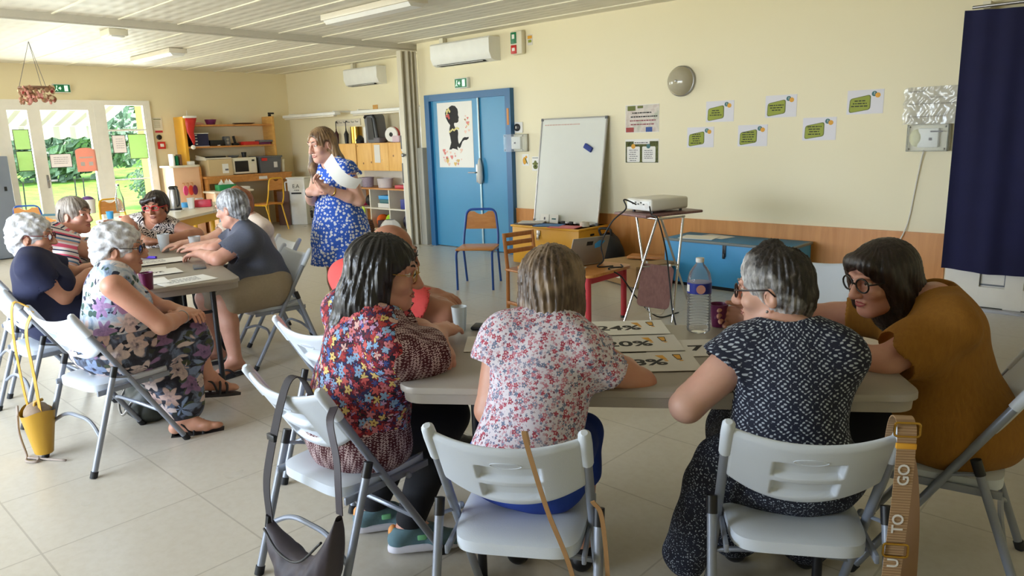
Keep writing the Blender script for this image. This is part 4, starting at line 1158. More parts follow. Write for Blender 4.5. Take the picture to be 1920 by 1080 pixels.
school_chair('blue tube school chair behind the white curly hair at the far left', (-11.15, 2.72, 0), .9, M['blue_metal'], .44, .80)
school_chair('teal tube school chair between the two women at the far left', (-9.22, 2.58, 0), .65, M['teal_metal'], .42, .80, .44)
school_chair('teal tube school chair in profile left of the grey-haired man', (-7.95, 3.55, 0), 2.32, M['teal_metal'], .50, .90)
school_chair('yellow tube school chair behind the long table under the side window', (-10.75, 3.62, 0), PI / 2 + 3.3, M['yellow_metal'], .42, .80)
school_chair('tall yellow tube school chair tucked under the pine desk', (-11.75, 6.35, 0), PI / 2 + .25, M['yellow_metal'], .46, .90)

# ---- far back wall
def strip_light(label, x0, x1, z, y):
    t = thing('strip_light', label, 'light fitting', ((x0 + x1) / 2, y, z)); L = x1 - x0
    MB().rbox((0, 0, 0), (L, .12, .05), .01).obj('housing', M['white'], t)
    MB().rbox((0, -.02, -.04), (L - .1, .07, .03), .01).obj('diffuser', M['cream_lam'], t)
    for sx in (-1, 1): MB().box((sx * L * .42, (YF - y) / 2, .03), (.03, YF - y, .03)).obj('bracket', M['white'], t)
    return t
strip_light('left long white strip light on the far wall, above the pine hutch corner', -12.45, -10.75, 1.95, 7.25)
strip_light('right long white strip light on the far wall above the cupboards and tall white fridge', -10.30, -8.72, 1.94, 7.25)
t = thing('coat_rack', 'pale coat rack with pegs on the far wall behind the standing woman', 'coat rack', (-10.95, YF, 1.80))
MB().rbox((0, -.012, 0), (.72, .024, .11), .006).obj('board', M['cream_lam'], t)
for k in range(6): MB().tube([(-.3 + .12 * k, -.02, 0), (-.3 + .12 * k, -.07, .0), (-.3 + .12 * k, -.075, .025)], .008, 6).obj('peg', M['steel'], t)
for i, x in enumerate((-11.23, -10.93)):
    t = thing('umbrella', ['folded dark red umbrella hanging on the coat rack near the standing woman', 'folded black umbrella hanging straight down from the coat rack'][i], 'umbrella', (x, YF - .085, 1.80))
    MB().lathe([(.008, -.5), (.03, -.42), (.042, -.2), (.012, -.14), (.008, -.10)], n=12).obj('canopy', M['black'] if i else pmat('maroon_cloth', (60, 24, 26), .8), t, 60)
    MB().tube(fillet([(0, 0, -.12), (0, 0, .01), (.0, .02, .03), (0, .03, .0)], .015), .007, 6).obj('handle', M['black'], t)
def cupboard(label, x0, x1, z0, z1, y0, doors, paper=None):
    t = thing('wall_cupboard', label, 'cupboard', ((x0 + x1) / 2, y0, z0)); W = x1 - x0; H = z1 - z0
    MB().box((0, (YF - y0) / 2 + .01, H / 2), (W, YF - y0 - .02, H)).obj('carcass', M['pine_dark'], t, 0)
    for k in range(doors):
        w = W / doors
        MB().rbox((-W / 2 + w * (k + .5), -.008, H / 2), (w - .006, .02, H - .006), .003).obj('door', M['pine_v'], t)
    return t
t = cupboard('narrow knotty pine wall cupboard right behind the standing woman', -10.72, -10.14, 1.0, 1.44, 7.15, 1)
t = cupboard('wide knotty pine wall cupboard with a white sheet on its door', -10.12, -8.86, 1.0, 1.44, 7.15, 3)
t = tag(MB().box((0, 0, 0), (.15, .003, .28)).obj('door_notice', M['paper_grey'], None, 0, (-9.56, 7.128, 1.27)), 'white sheet taped on the wide knotty pine cupboard', 'notice')
zc = 1.442
t = one('gold_cylinder', MB().lathe([(.0, 0), (.10, 0), (.10, .27), (.095, .27), (.09, .01), (0, .01)], n=28), M['gold'], 'shiny gold cylinder on top of the wall cupboards', 'cylinder', (-10.35, 7.32, zc))
t = thing('child_car_seat', 'grey and black child car seat standing on top of the wall cupboards', 'car seat', (-9.82, 7.33, zc))
b = MB().prism(fillet([(-.10, 0, 0), (.17, 0, 0), (.11, .42, 0), (.04, .47, 0), (-.12, .45, 0), (-.17, .38, 0)], .05, 4, True) and [(p[0], p[1]) for p in fillet([(-.10, 0, 0), (.17, 0, 0), (.11, .42, 0), (.04, .47, 0), (-.12, .45, 0), (-.17, .38, 0)], .05, 4, True)], (0, .1, 0), (1, 0, 0), (0, 0, 1), .2)
b.obj('shell', M['grey_plastic'], t, 0)
MB().prism([(-.07, .02), (.10, .02), (.05, .36), (-.08, .38)], (0, -.102, .03), (1, 0, 0), (0, 0, 1), .012).obj('cushion', pmat('charcoal_fabric', (78, 76, 74), .9), t, 0)
MB().tube([(-.15, -.1, .40), (-.10, -.11, .44), (.06, -.11, .45), (.11, -.1, .38), (.16, -.09, .03)], .022, 8).obj('rim', M['black'], t)
one('white_card', MB().box((0, 0, .13), (.06, .02, .26)), M['paper'], 'white card standing left of the child car seat', 'card', (-10.08, 7.3, zc))
one('black_pouch', MB().lathe([(.07, 0), (.08, .05), (.03, .12), (0, .13)], n=12), M['black'], 'small black pouch between the gold cylinder and the car seat', 'pouch', (-10.2, 7.28, zc))
one('grey_tub', MB().rbox((0, 0, .04), (.15, .12, .08), .008), M['ink_grey'], 'grey tub in front of the child car seat on the cupboards', 'tub', (-9.60, 7.22, zc))
one('orange_sheet', MB().box((0, 0, .08), (.10, .02, .16)), M['gold_ink'], 'small orange card leaning behind the white disc on the cupboards', 'card', (-9.47, 7.36, zc))
t = thing('white_disc', 'white round reel with a red rim standing on the wall cupboards', 'reel', (-9.33, 7.26, zc + .12))
MB().lathe([(.035, -.02), (.11, -.02), (.12, 0), (.11, .02), (.035, .02), (.035, -.02)], n=28, axis=(.35, -1, 0)).obj('disc', M['paper'], t)
MB().lathe([(.115, .0), (.122, .02), (.122, .06), (.11, .06)], n=28, axis=(-.35, 1, 0)).obj('red_rim', M['red_paint'], t)
MB().lathe([(0, -.01), (.035, -.01), (.035, .01), (0, .01)], n=16, axis=(.35, -1, 0)).obj('hub', M['black'], t)
one('pink_box', MB().rbox((0, 0, .05), (.17, .13, .10), .006), pmat('faded_pink_card', (216, 190, 200), .6), 'pale pink box at the right end of the cupboard tops', 'box', (-9.13, 7.24, zc))
one('white_jar', MB().lathe([(.05, 0), (.05, .1), (.045, .12), (0, .12)], n=16), M['paper'], 'white jar at the far right of the cupboard tops', 'jar', (-8.95, 7.26, zc))
one('round_plaque', MB().lathe([(.09, 0), (.09, .012), (0, .014)], n=24, axis=(0, -1, 0)), M['pine'], 'round wooden plaque on the far wall left of the fridge', 'plaque', (-8.98, YF - .001, 1.72))
for i, z in enumerate((2.02, 1.84)):
    b = MB().rbox((0, -.006, 0), (.13, .012, .08), .003)
    t = one('wall_tag', b, M['pine'], ['upper small wooden tag on the far wall, at the right strip light', 'lower small wooden tag on the far wall, under the right strip light'][i], 'tag', (-10.15, YF, z))

# open shelves under the cupboards
t = thing('open_shelves', 'low open shelves full of toys and boxes under the wall cupboards', 'shelves', (-9.65, 7.3, 0))
for x in (-10.52, -9.80, -9.30, -8.86): world_part(MB().box((x, 7.32, .36), (.025, .44, .72)), 'upright', M['cream_lam'], t, 0)
for z in (.06, .40, .715): world_part(MB().box((-9.69, 7.32, z), (1.68, .45, .022)), 'shelf', M['cream_lam'] if z < .7 else M['pine_dark'], t, 0)
world_part(MB().box((-9.69, 7.555, .36), (1.68, .01, .70)), 'back_panel', M['pine_dark'], t, 0)
world_part(MB().box((-9.69, 7.555, .86), (1.68, .01, .26)), 'upper_back', M['cream_lam'], t, 0)
items = [  # name, label, category, x, z, (w,d,h), material
 ('toy_tub', 'grey lilac tub of odds and ends on the shelf top, right of the standing woman', 'tub', -10.02, .728, (.26, .2, .16), pmat('lilac_grey', (150, 136, 150), .6, var=.3, vscale=30)),
 ('white_carton', 'white carton left of the lilac tub on the shelf top', 'carton', -10.25, .728, (.12, .2, .15), M['paper']),
 ('basin', 'pale translucent basin on the middle of the shelf top', 'basin', -9.55, .728, (.34, .24, .15), pmat('pale_basin', (206, 196, 196), .4, var=.1, vscale=20)),
 ('purple_jar', 'purple plastic jar at the right of the shelf top', 'jar', -8.98, .79, (.13, .13, .12), pmat('violet_jar', (150, 110, 180), .3)),
 ('red_tray', 'flat red and white tray under the purple jar', 'tray', -9.04, .728, (.26, .22, .055), M['red_paint']),
 ('board_game', 'blue board game box on top of the middle shelf stack', 'box', -9.50, .545, (.24, .2, .06), M['blue_box']),
 ('board_game', 'pale board game box at the bottom of the middle shelf stack', 'box', -9.50, .412, (.28, .22, .07), M['paper_grey']),
 ('board_game', 'steel blue board game box in the middle shelf stack, second from bottom', 'box', -9.49, .483, (.22, .2, .06), M['teal_print']),
 ('blue_carton', 'dark blue carton with white print on the right shelf', 'carton', -8.98, .412, (.18, .2, .15), pmat('royal_blue_card', (50, 60, 140), .5, var=.3, vscale=25)),
 ('pink_box', 'hot pink box on the left shelf beside the blue dress', 'box', -10.3, .412, (.22, .2, .08), pmat('magenta_card', (216, 50, 110), .5)),
 ('orange_cloth', 'bright orange cloth heap on the lower middle shelf', 'cloth', -9.68, .072, (.18, .24, .22), pmat('neon_orange', (250, 110, 30), .7)),
 ('green_cloth', 'neon green vest beside the orange cloth on the lower shelf', 'cloth', -9.44, .072, (.2, .22, .24), pmat('neon_green', (170, 220, 40), .7)),
 ('dark_bin', 'dark red bin on the floor shelf in front of the green vest', 'bin', -9.50, .072, (.16, .12, .14), pmat('dark_maroon', (60, 28, 30), .6)),
 ('black_bag', 'black bag on the left shelf above the yellow-green tool', 'bag', -9.95, .412, (.22, .22, .2), M['black']),
 ('navy_bag', 'navy cloth bag on the lower right shelf beside the fridge', 'bag', -8.98, .072, (.18, .26, .26), M['navy'])]
for k, (nm, lab, cat, x, z, s, m) in enumerate(items):
    y = 7.24 - (.12 if nm == 'dark_bin' else 0)
    if 'cloth' in nm or 'bag' in nm:
        b = MB().sphere((0, 0, s[2] / 2), (s[0] / 2, s[1] / 2, s[2] / 2), 14, 10)
        b.v = [(p[0] * (1 + .12 * math.sin(40 * p[2])), p[1] * (1 + .1 * math.sin(31 * p[0])), p[2]) for p in b.v]
        one(nm, b, m, lab, cat, (x, y, z), 0, None, 180)
    elif nm in ('toy_tub', 'basin', 'purple_jar'):
        b = MB().lathe([(.4, 0), (.47, .9), (.5, 1), (.44, 1), (.38, .06), (0, .05)], n=20); b.v = [(p[0] * s[0], p[1] * s[1], p[2] * s[2]) for p in b.v]
        one(nm, b, m, lab, cat, (x, y, z))
    else: one(nm, MB().rbox((0, 0, s[2] / 2), s, .006), m, lab, cat, (x, y, z), .06 * (k % 3))
t = thing('hand_tool', 'neon yellow and pink toy spade standing left of the shelf upright', 'toy', (-9.92, 7.02, 0))
MB().tube([(0, 0, 0), (0, .02, .3)], .012, 8).obj('handle', pmat('bubblegum_plastic', (220, 90, 120), .4), t)
MB().sphere((0, .02, .34), (.05, .02, .09), 12, 8).obj('blade', pmat('neon_yellow', (200, 230, 60), .4), t, 180)
n = NT('woven_wicker'); co = n.coord(); x, y, z = n.xyz(co)
wv = n.math('SINE', n.math('MULTIPLY', z, 220)); n.base(n.mix(n.rangef(wv, -1, 1), lin((70, 44, 30)), lin((112, 72, 48)))); n.bump(wv, .5, .01); n.set(Roughness=.7); M['wicker'] = n.m
t = thing('wicker_basket', 'brown wicker basket on the floor right of the blue dress', 'basket', (-9.45, 6.62, 0))
MB().lathe([(.14, 0), (.20, .04), (.225, .14), (.20, .26), (.185, .26), (.2, .14), (.13, .02), (0, .02)], n=28).obj('body', M['wicker'], t, 60)
MB().sphere((.0, 0, .26), (.13, .12, .05), 12, 6).obj('white_cloth', M['paper'], t, 180)
b = MB()
def bgf(u, v):
    a = 2 * PI * u; w = math.sin(PI * min(.97, .15 + v * .8)) ** .5
    return (.2 * w * math.cos(a) * (1 + .08 * math.sin(5 * a + 6 * v)), .15 * w * math.sin(a) * (1 + .08 * math.cos(4 * a)), .01 + .27 * v)
one('plastic_sack', MB().grid(bgf, 30, 12, True), pmat('white_sack', (210, 208, 206), .35, bump=.5, bscale=14), 'white translucent sack on the floor before the right shelf', 'sack', (-8.98, 6.85, 0), 0, None, 180)

# tall fridge
t = thing('fridge', 'tall white fridge partly hidden behind the accordion partition', 'fridge', (-8.52, 7.3, 0))
MB().rbox((0, .03, 1.0), (.60, .52, 1.90), .015).obj('cabinet', M['white_gloss'], t)
MB().rbox((0, -.255, 1.62), (.60, .05, .64), .015).obj('freezer_door', M['white_gloss'], t); MB().rbox((0, -.255, .70), (.60, .05, 1.16), .015).obj('main_door', M['white_gloss'], t)
for z in (1.44, .98): MB().rbox((-.26, -.29, z), (.03, .03, .30 if z < 1.2 else .2), .008).obj('door_handle', M['grey_plastic'], t)
for sx in (-1, 1): MB().tube([(sx * .25, -.2, 0), (sx * .25, -.2, .06)], .02, 8).obj('foot', M['black'], t)

# white bin cabinet with black print, brown board and patterned bag
t = thing('white_bin', 'white recycling bin cabinet with black lettering right of the pine desk', 'bin', (-12.05, 7.18, 0), .55)
MB().rbox((0, 0, .42), (.34, .30, .84), .012).obj('body', M['white_gloss'], t)
MB().rbox((0, 0, .85), (.37, .33, .03), .01).obj('lid', M['white'], t)
text('E.A', .10, M['ink'], t, (.0, -.152, .70), (PI / 2, 0, 0))
b = MB(); rng = random.Random(31); scribble(b, -.04, .06, .63, -.152, .012, rng); b.box((0, -.152, .575), (.20, .001, .028)); b.obj('printed_line', M['ink'], t, 0)
MB().tube(fillet([(-.17, -.1, .78), (-.24, -.1, .78), (-.24, -.1, .60), (-.17, -.1, .60)], .03), .012, 8).obj('side_handle', M['white'], t)
one('brown_board', MB().rbox((0, 0, .31), (.22, .03, .62), .004), pmat('brown_board', (92, 58, 40), .6), 'dark brown board leaning left of the white bin cabinet', 'board', (-12.15, 6.88, 0), .7)
n = NT('camouflage_cloth'); co = n.coord(); n.base(n.ramp(n.noise(co, 14, 3), [(.42, lin((30, 30, 32))), (.5, lin((150, 146, 140))), (.6, lin((40, 40, 44)))], 'CONSTANT')); n.set(Roughness=.8)
b = MB(); b.grid(bgf, 24, 12, True); b.v = [(p[0] * .6, p[1] * .8, p[2] * 1.9) for p in b.v]
one('patterned_bag', b, n.m, 'black and white patterned bag on the floor left of the blue dress', 'bag', (-11.55, 7.18, 0), 0, None, 180)

# ---- ceiling fittings
def ceil_light(label, x0, x1, y):
    t = thing('ceiling_light', label, 'ceiling light', ((x0 + x1) / 2, y, ZC)); L = x1 - x0
    MB().rbox((0, 0, -.035), (L, .24, .06), .008).obj('housing', M['cream_lam'], t)
    b = MB().prism([(-.10, -.065), (.10, -.065), (.07, -.10), (-.07, -.10)], (-L / 2 + .02, 0, 0), (0, 1, 0), (0, 0, 1), L - .04); b.obj('diffuser', M['white'], t, 0)
    return t
ceil_light('short fluorescent ceiling light in the far room, above the windows', -11.35, -10.0, 4.35)
ceil_light('long fluorescent ceiling light at the top of the photo, nearer than the beam', -6.70, -5.30, 4.52)
t = thing('emergency_light', 'small square emergency light on the ceiling just beyond the beam', 'emergency light', (-8.85, 3.17, ZC))
MB().rbox((0, 0, -.035), (.28, .20, .07), .01).obj('housing', M['ivory'], t); MB().rbox((0, 0, -.075), (.22, .14, .02), .008).obj('diffuser', M['white'], t)

# ------------------------------------------------------------------ plastic folding tables and chairs
def folding_table(label, loc, rz, L, W, group=None):
    """long side along local x, centre at loc"""
    t = thing('folding_table', label, 'table', loc, rz)
    out = rrect(L, W, .07, 6)
    b = MB(); H = .74
    prof = [(.985, -.058), (.988, -.026), (1.0, -.022), (1.0, -.010), (.997, -.003), (.988, 0)]
    rings = []
    for s, z in prof:
        k = 1 - s
        rings.append([(x - math.copysign(min(abs(x), k * .7), x), y - math.copysign(min(abs(y), k * .7), y), H + z) for x, y in out])
    n_ = len(out); vs = [p for r in rings for p in r]; fs = []
    for i in range(len(rings) - 1):
        for k in range(n_):
            l = (k + 1) % n_; fs.append((i * n_ + k, i * n_ + l, i * n_ + n_ + l, i * n_ + n_ + k))
    fs.append(tuple((len(rings) - 1) * n_ + k for k in range(n_))); fs.append(tuple(range(n_ - 1, -1, -1)))
    b.add(vs, fs); b.obj('table_top', M['table_top'], t, 30)
    b = MB()
    for sy in (-1, 1): b.box((0, sy * (W / 2 - .09), H - .06), (L - .3, .03, .035))
    b.obj('frame_rail', M['black_metal'], t, 0)
    for sx in (-1, 1):
        x = sx * (L / 2 - .23)
        for sy in (-1, 1): MB().tube([(x, sy * (W / 2 - .13), .0), (x, sy * (W / 2 - .13), H - .05)], .016, 10).obj('leg', M['black_metal'], t)
        MB().tube([(x, -(W / 2 - .13), .12), (x, W / 2 - .13, .12)], .012, 8).obj('crossbar', M['black_metal'], t)
        MB().tube([(x, -(W / 2 - .13), .52), (x, W / 2 - .13, .52)], .010, 8).obj('crossbar', M['black_metal'], t)
        MB().tube([(x, 0, .52), (x - sx * .34, 0, H - .07)], .010, 8).sphere((x, 0, .52), .018, 8, 6).obj('brace', M['black_metal'], t)
    return t
T1 = folding_table('grey folding table in the foreground with the percent cards on it', (-1.337, 2.075, 0), math.atan2(.579, .815), 1.56, .77)
T2 = folding_table('grey folding table farther left, where six people sit', (-4.92, 1.79, 0), math.atan2(-.262, .965), 1.80, .77)

CW, CT, CS = .203, .778, .42          # half width, top height, seat height
def make_chair(label, group=None):
    t = thing('folding_chair', label, 'chair', (0, 0, 0), 0, group)
    P, G = M['chair_plastic'], M['chair_metal']
    fy, fz = .245, 0.0
    ty, tz = -.215, CT - .03
    line = lambda z: fy + (ty - fy) * (z - fz) / (tz - fz)
    for sx in (-1, 1):
        x = sx * CW
        MB().tube([(x, line(.02), .02), (x, line(.38), .38), (x, line(tz), tz)], .0135, 12).obj('front_leg', G, t)
        xr = sx * (CW + .024)
        MB().tube([(xr, -.245, .02), (xr, -.085, .48)], .0135, 12).obj('rear_leg', G, t)
        MB().tube([(xr, -.098, .445), (xr, -.082, .492)], .0155, 12).obj('collar', M['black'], t)
        MB().tube([(x, line(0), 0), (x, line(.03), .03)], .0165, 12).obj('foot_cap', M['rubber'], t)
        MB().tube([(xr, -.252, 0), (xr, -.242, .03)], .0165, 12).obj('foot_cap', M['rubber'], t)
        MB().rbox((sx * (CW - .012), .02, CS - .045), (.012, .36, .026), .003).sphere((sx * (CW + .012), .09, CS - .045), .012, 8, 6).obj('seat_rail', G, t)
        MB().tube([(xr, -.09, .445), (sx * (CW + .004), line(CS), CS)], .006, 6).obj('hinge_link', G, t)
        # white sleeve at the top of the tube
        MB().tube([(x, line(tz - .085), tz - .085), (x, line(tz - .01), tz - .01), (x, line(tz + .018), tz + .018), (x, line(tz + .026), tz + .026)], [.0175, .0185, .017, .009], 12).obj('sleeve', P, t)
    MB().tube(fillet([(-CW, line(.2), .2), (-CW * .5, line(.25) - .01, .235), (CW * .5, line(.25) - .01, .235), (CW, line(.2), .2)], .1), .009, 8).obj('front_stretcher', G, t)
    MB().tube(fillet([(-CW - .024, -.19, .17), (-CW * .55, -.17, .235), (CW * .55, -.17, .235), (CW + .024, -.19, .17)], .12), .009, 8).obj('rear_stretcher', G, t)
    # backrest: dished panel in the plane of the tubes, with two pockets on its rear face
    up = nrm((0, ty - fy, tz - fz)); out_ = nrm((0, -(tz - fz), ty - fy)); out_ = out_ if out_[1] < 0 else -out_
    def surf(u, v, back):
        a = 2 * u - 1                                        # -1..1 across
        x = a * (CW - .002)
        hi = .012 * (abs(a) ** 3); lo = -.195 - .065 * (1 - abs(a) ** 2.2)
        q = lo + (hi - lo) * v
        bow = .040 * (1 - a * a)
        th = .011 * (1 - .75 * (max(0, abs(2 * v - 1) - .82) / .18) ** 2) * (1 if abs(a) < .97 else .6)
        w = bow + (th if back else -th)
        if back:
            for c, hw in ((-.106, .088), (-.192, .084)):
                dx = max(0, abs(x) - hw + .018) / .018; dz = max(0, abs(q - c) - .019) / .014
                s = max(0, 1 - max(dx, dz)); s = min(1, s * 2.2); w -= .017 * s * s * (3 - 2 * s)
        p = np.array([x, line(tz), tz]) + up * q + out_ * w
        return p
    b = MB(); NU, NV = 84, 64
    b.grid(lambda u, v: surf(u, v, True), NU, NV); n0 = len(b.v)
    b.grid(lambda u, v: surf(1 - u, v, False), NU, NV)
    w = NU + 1
    for i in range(NU):
        b.f += [[i + 1, i, n0 + NU - i, n0 + NU - i - 1], [NV * w + i, NV * w + i + 1, n0 + NV * w + NU - i - 1, n0 + NV * w + NU - i]]; b.mi += [0, 0]
    for j in range(NV):
        b.f += [[j * w, (j + 1) * w, n0 + (j + 1) * w + NU, n0 + j * w + NU], [(j + 1) * w + NU, j * w + NU, n0 + j * w, n0 + (j + 1) * w]]; b.mi += [0, 0]
    b.obj('backrest', P, t, 180, merge=True)
    # oval maker's plate, raised on the rear face
    pts = []
    for k in range(32):
        a = 2 * PI * k / 32; xx = .042 * math.cos(a); qq = -.060 + .012 * math.sin(a)
        pts.append(np.array([xx, line(tz), tz]) + up * qq + out_ * (.040 * (1 - (xx / CW) ** 2) + .0115))
    MB().tube(pts, .0012, 5, True).obj('oval_badge', P, t)
    b = MB()
    for k in range(8):
        xx = -.026 + .0074 * k; p_ = np.array([xx, line(tz), tz]) + up * -.060 + out_ * (.040 * (1 - (xx / CW) ** 2) + .0112)
        b.add([p_ + np.array([a_, 0, 0]) + up * c_ + out_ * .001 for a_, c_ in ((-.0024, -.003), (.0024, -.003), (.0024, .003), (-.0024, .003))], [(0, 1, 2, 3)])
    b.obj('raised_print', P, t, 0)['kind'] = 'stuff'
    # seat: rounded slab with waterfall edges
    def seatf(top):
        def fn(u, v):
            a = 2 * u - 1; c = 2 * v - 1
            sq = (abs(a) ** 6 + abs(c) ** 6) ** (1 / 6) + 1e-9
            m = max(abs(a), abs(c)); a2, c2 = (a * m / sq if sq > 1e-6 else a, c * m / sq if sq > 1e-6 else c)
            x = a2 * (CW - .016 - .012 * max(0, -c2)); y = .03 + c2 * .195
            e = m ** 8
            z = CS - .004 * (1 - a * a) * (1 - c * c) - .012 * e - (.0 if top else .040 * (1 - .15 * e))
            return (x, y, z)
        return fn
    b = MB(); b.grid(seatf(True), 36, 36); n0 = len(b.v); b.grid(lambda u, v: seatf(False)(1 - u, v), 36, 36); w = 37
    for i in range(36):
        b.f += [[i + 1, i, n0 + 36 - i, n0 + 35 - i], [36 * w + i, 36 * w + i + 1, n0 + 36 * w + 35 - i, n0 + 36 * w + 36 - i]]; b.mi += [0, 0]
        b.f += [[i * w, (i + 1) * w, n0 + (i + 1) * w + 36, n0 + i * w + 36], [(i + 1) * w + 36, i * w + 36, n0 + i * w, n0 + (i + 1) * w]]; b.mi += [0, 0]
    b.obj('seat', P, t, 50, merge=True)
    return t
chair0 = make_chair('white folding chair of the woman in the pink-flowered blouse, bare tan strap over its back', 'white folding chairs')
def place_chair(x, y, facing, label, first=False):
    o = chair0 if first else copy_tree(chair0)
    o.location = (x, y, 0); o.rotation_euler = (0, 0, math.radians(facing) - PI / 2); o['label'] = label
    return o
chair0['group'] = 'folding chairs around the tables'
CH = {}
CH['C'] = place_chair(-1.321, 1.423, 122, 'white folding chair of the woman in the pink-flowered blouse, thin tan strap over its back', True)
CH['D'] = place_chair(-.735, 1.922, 122, 'white folding chair of the woman in the dark patterned dress, woven strap on it')
CH['A'] = place_chair(-2.05, 1.31, 93, 'white folding chair of the black-haired woman, dark cross-body bag hanging on it')
CH['B'] = place_chair(-2.62, 1.74, 96, 'white folding chair of the man in red, behind the black-haired woman')
CH['E'] = place_chair(-.50, 2.64, 190, 'folding chair of the woman in mustard, cut by the right edge of the photo')
CH['F'] = place_chair(-3.84, 1.13, 100, 'white folding chair of the woman in the floral dress, yellow bag hanging on it')
CH['P1'] = place_chair(-4.78, 1.12, 92, 'white folding chair of the woman in the navy T-shirt at the left edge')
CH['G'] = place_chair(-4.64, 2.46, 265, 'folding chair of the grey-haired man, seen from its side')
CH['H'] = place_chair(-5.20, 2.72, 262, 'folding chair of the woman in the pale top, behind the grey-haired man')
CH['W'] = place_chair(-1.43, 3.93, 283, 'empty white folding chair standing behind the woman in mustard')
CH['P2'] = place_chair(-5.42, 1.22, 88, 'folding chair of the woman in the striped T-shirt, hidden under her')
CH['P3'] = place_chair(-6.18, 2.2, -15, 'folding chair of the woman with red glasses, hidden behind the table')

# ------------------------------------------------------------------ low table, laptop, slatted chair, projector trolley
t = thing('small_table', 'low wooden child table with red legs carrying the laptop', 'table', (-3.63, 4.60, 0), .0)
MB().prism(rrect(.78, .60, .08), (0, 0, .415), (1, 0, 0), (0, 1, 0), .022).obj('top', M['ply'], t, 30)
b = MB()
for sy in (-1, 1): b.box((0, sy * .25, .385), (.60, .022, .055))
for sx in (-1, 1): b.box((sx * .33, 0, .385), (.022, .46, .055))
b.obj('apron', M['red_paint'], t, 0)
for sx in (-1, 1):
    for sy in (-1, 1):
        MB().tube([(sx * .33, sy * .24, .0), (sx * .33, sy * .24, .412)], .024, 14).obj('leg', M['red_paint'], t)
        MB().tube([(sx * .33, sy * .24, .0), (sx * .33, sy * .24, .02)], .026, 14).obj('foot_cap', M['black'], t)
t = thing('laptop', 'open grey laptop with stickers on its lid on the low red-legged table', 'laptop', (-3.54, 4.64, .438), -.30)
MB().rbox((-.12, 0, .010), (.25, .36, .018), .006).obj('base', M['steel'], t)
MB().box((-.13, 0, .0198), (.11, .31, .001)).obj('keyboard', M['black'], t, 0)
R = Matrix.Translation((.01, 0, .018)) @ Matrix.Rotation(math.radians(21), 4, 'Y')
b = MB().rbox((0, 0, .12), (.010, .36, .245), .004); b.v = [tuple(R @ Vector(p)) for p in b.v]; b.obj('lid', pmat('laptop_grey', (150, 142, 132), .35, .3), t)
b = MB().box((-.0056, 0, .125), (.001, .34, .21)); b.v = [tuple(R @ Vector(p)) for p in b.v]; b.obj('screen', M['black'], t, 0)
b = MB().box((.0056, -.01, .19), (.001, .06, .035)); b.v = [tuple(R @ Vector(p)) for p in b.v]; b.obj('dark_sticker', M['black'], t, 0)
b = MB().prism([(0, 0), (.05, .01), (.09, .06), (.03, .07), (-.01, .04)], (.0056, .05, .14), (0, 1, 0), (0, 0, 1), .001); b.v = [tuple(R @ Vector(p)) for p in b.v]; b.obj('blue_sticker', M['blue_box'], t, 0)
flat_sheet('crumpled_paper', 'small white slip of paper behind the laptop lid', 'paper', -3.50, 4.50, .438, .10, .14, .4, M['paper'], .006)
flat_sheet('paper_pile', 'white sheets on the far left of the red-legged table', 'papers', -3.84, 4.78, .438, .2, .2, .1, M['paper'], .01)
t = thing('slatted_chair', 'small brown wooden chair with a slatted back in front of the yellow chest', 'chair', (-4.12, 4.66, 0), -PI / 2 - .15)
for sx in (-1, 1):
    MB().tube([(sx * .16, -.17, 0), (sx * .16, -.16, .34), (sx * .16, -.20, .66)], .017, 8).obj('rear_post', M['slatwood'], t)
    MB().tube([(sx * .16, .17, 0), (sx * .16, .17, .33)], .017, 8).obj('front_leg', M['slatwood'], t)
    MB().rbox((sx * .16, 0, .05), (.03, .34, .03), .005).obj('side_rail', M['slatwood'], t)
for z in (.64, .57, .50): MB().rbox((0, -.20 + (.66 - z) * .12, z), (.34, .016, .04), .005).obj('slat', M['slatwood'], t)
MB().rbox((0, 0, .345), (.36, .37, .02), .008).obj('seat', M['slatwood'], t)

t = thing('projector_trolley', 'folding chrome trolley with a brown laminate top and a folded lower shelf', 'trolley', (-3.15, 5.10, 0), 0)
TT = .845
Lx = lambda x, y, z: (x + 3.15, y - 5.10, z)
PR = -.30
MB().rbox((-.01, .03, TT), (.40, .60, .022), .008, rot=PR).obj('top', M['laminate_dark'], t)
LEGS = [((-3.02, 4.89), (-3.19, 4.68)), ((-2.93, 5.13), (-2.90, 4.93)), ((-3.24, 4.93), (-3.05, 4.86)), ((-3.01, 4.92), (-3.20, 5.70))]
for tp, bt in LEGS: MB().tube([Lx(bt[0], bt[1], 0), Lx(tp[0], tp[1], TT - .012)], .0100, 10).obj('leg', M['chrome'], t)
MB().tube([Lx(-3.25, 4.93, TT - .02), Lx(-3.00, 4.86, TT - .02), Lx(-2.92, 5.13, TT - .02)], .009, 8).obj('top_hoop', M['chrome'], t)
MB().tube([Lx(-3.10, 4.79, .45), Lx(-2.91, 5.02, .45)], .007, 8).obj('crossbar', M['chrome'], t)
b = MB().prism(rrect(.25, .345, .035), (0, 0, 0), (1, 0, 0), (0, 0, 1), .018)
_X = Vector((.208, .128, -.033)).normalized(); _Z = Vector((-.04, .155, .32)); _Z = (_Z - _X * _Z.dot(_X)).normalized(); _Y = _Z.cross(_X)
Rs = Matrix.Translation(Lx(-2.99, 4.82, .298)) @ Matrix((_X, _Y, _Z)).transposed().to_4x4()
b.v = [tuple(Rs @ Vector(p)) for p in b.v]; b.obj('folded_shelf', M['laminate_dark'], t, 30)
for q in (-.09, .09):
    b = MB().tube([(q, .0, .165), (q, .0, .195)], .009, 8); b.v = [tuple(Rs @ Vector(p)) for p in b.v]; b.obj('shelf_pin', M['white'], t)
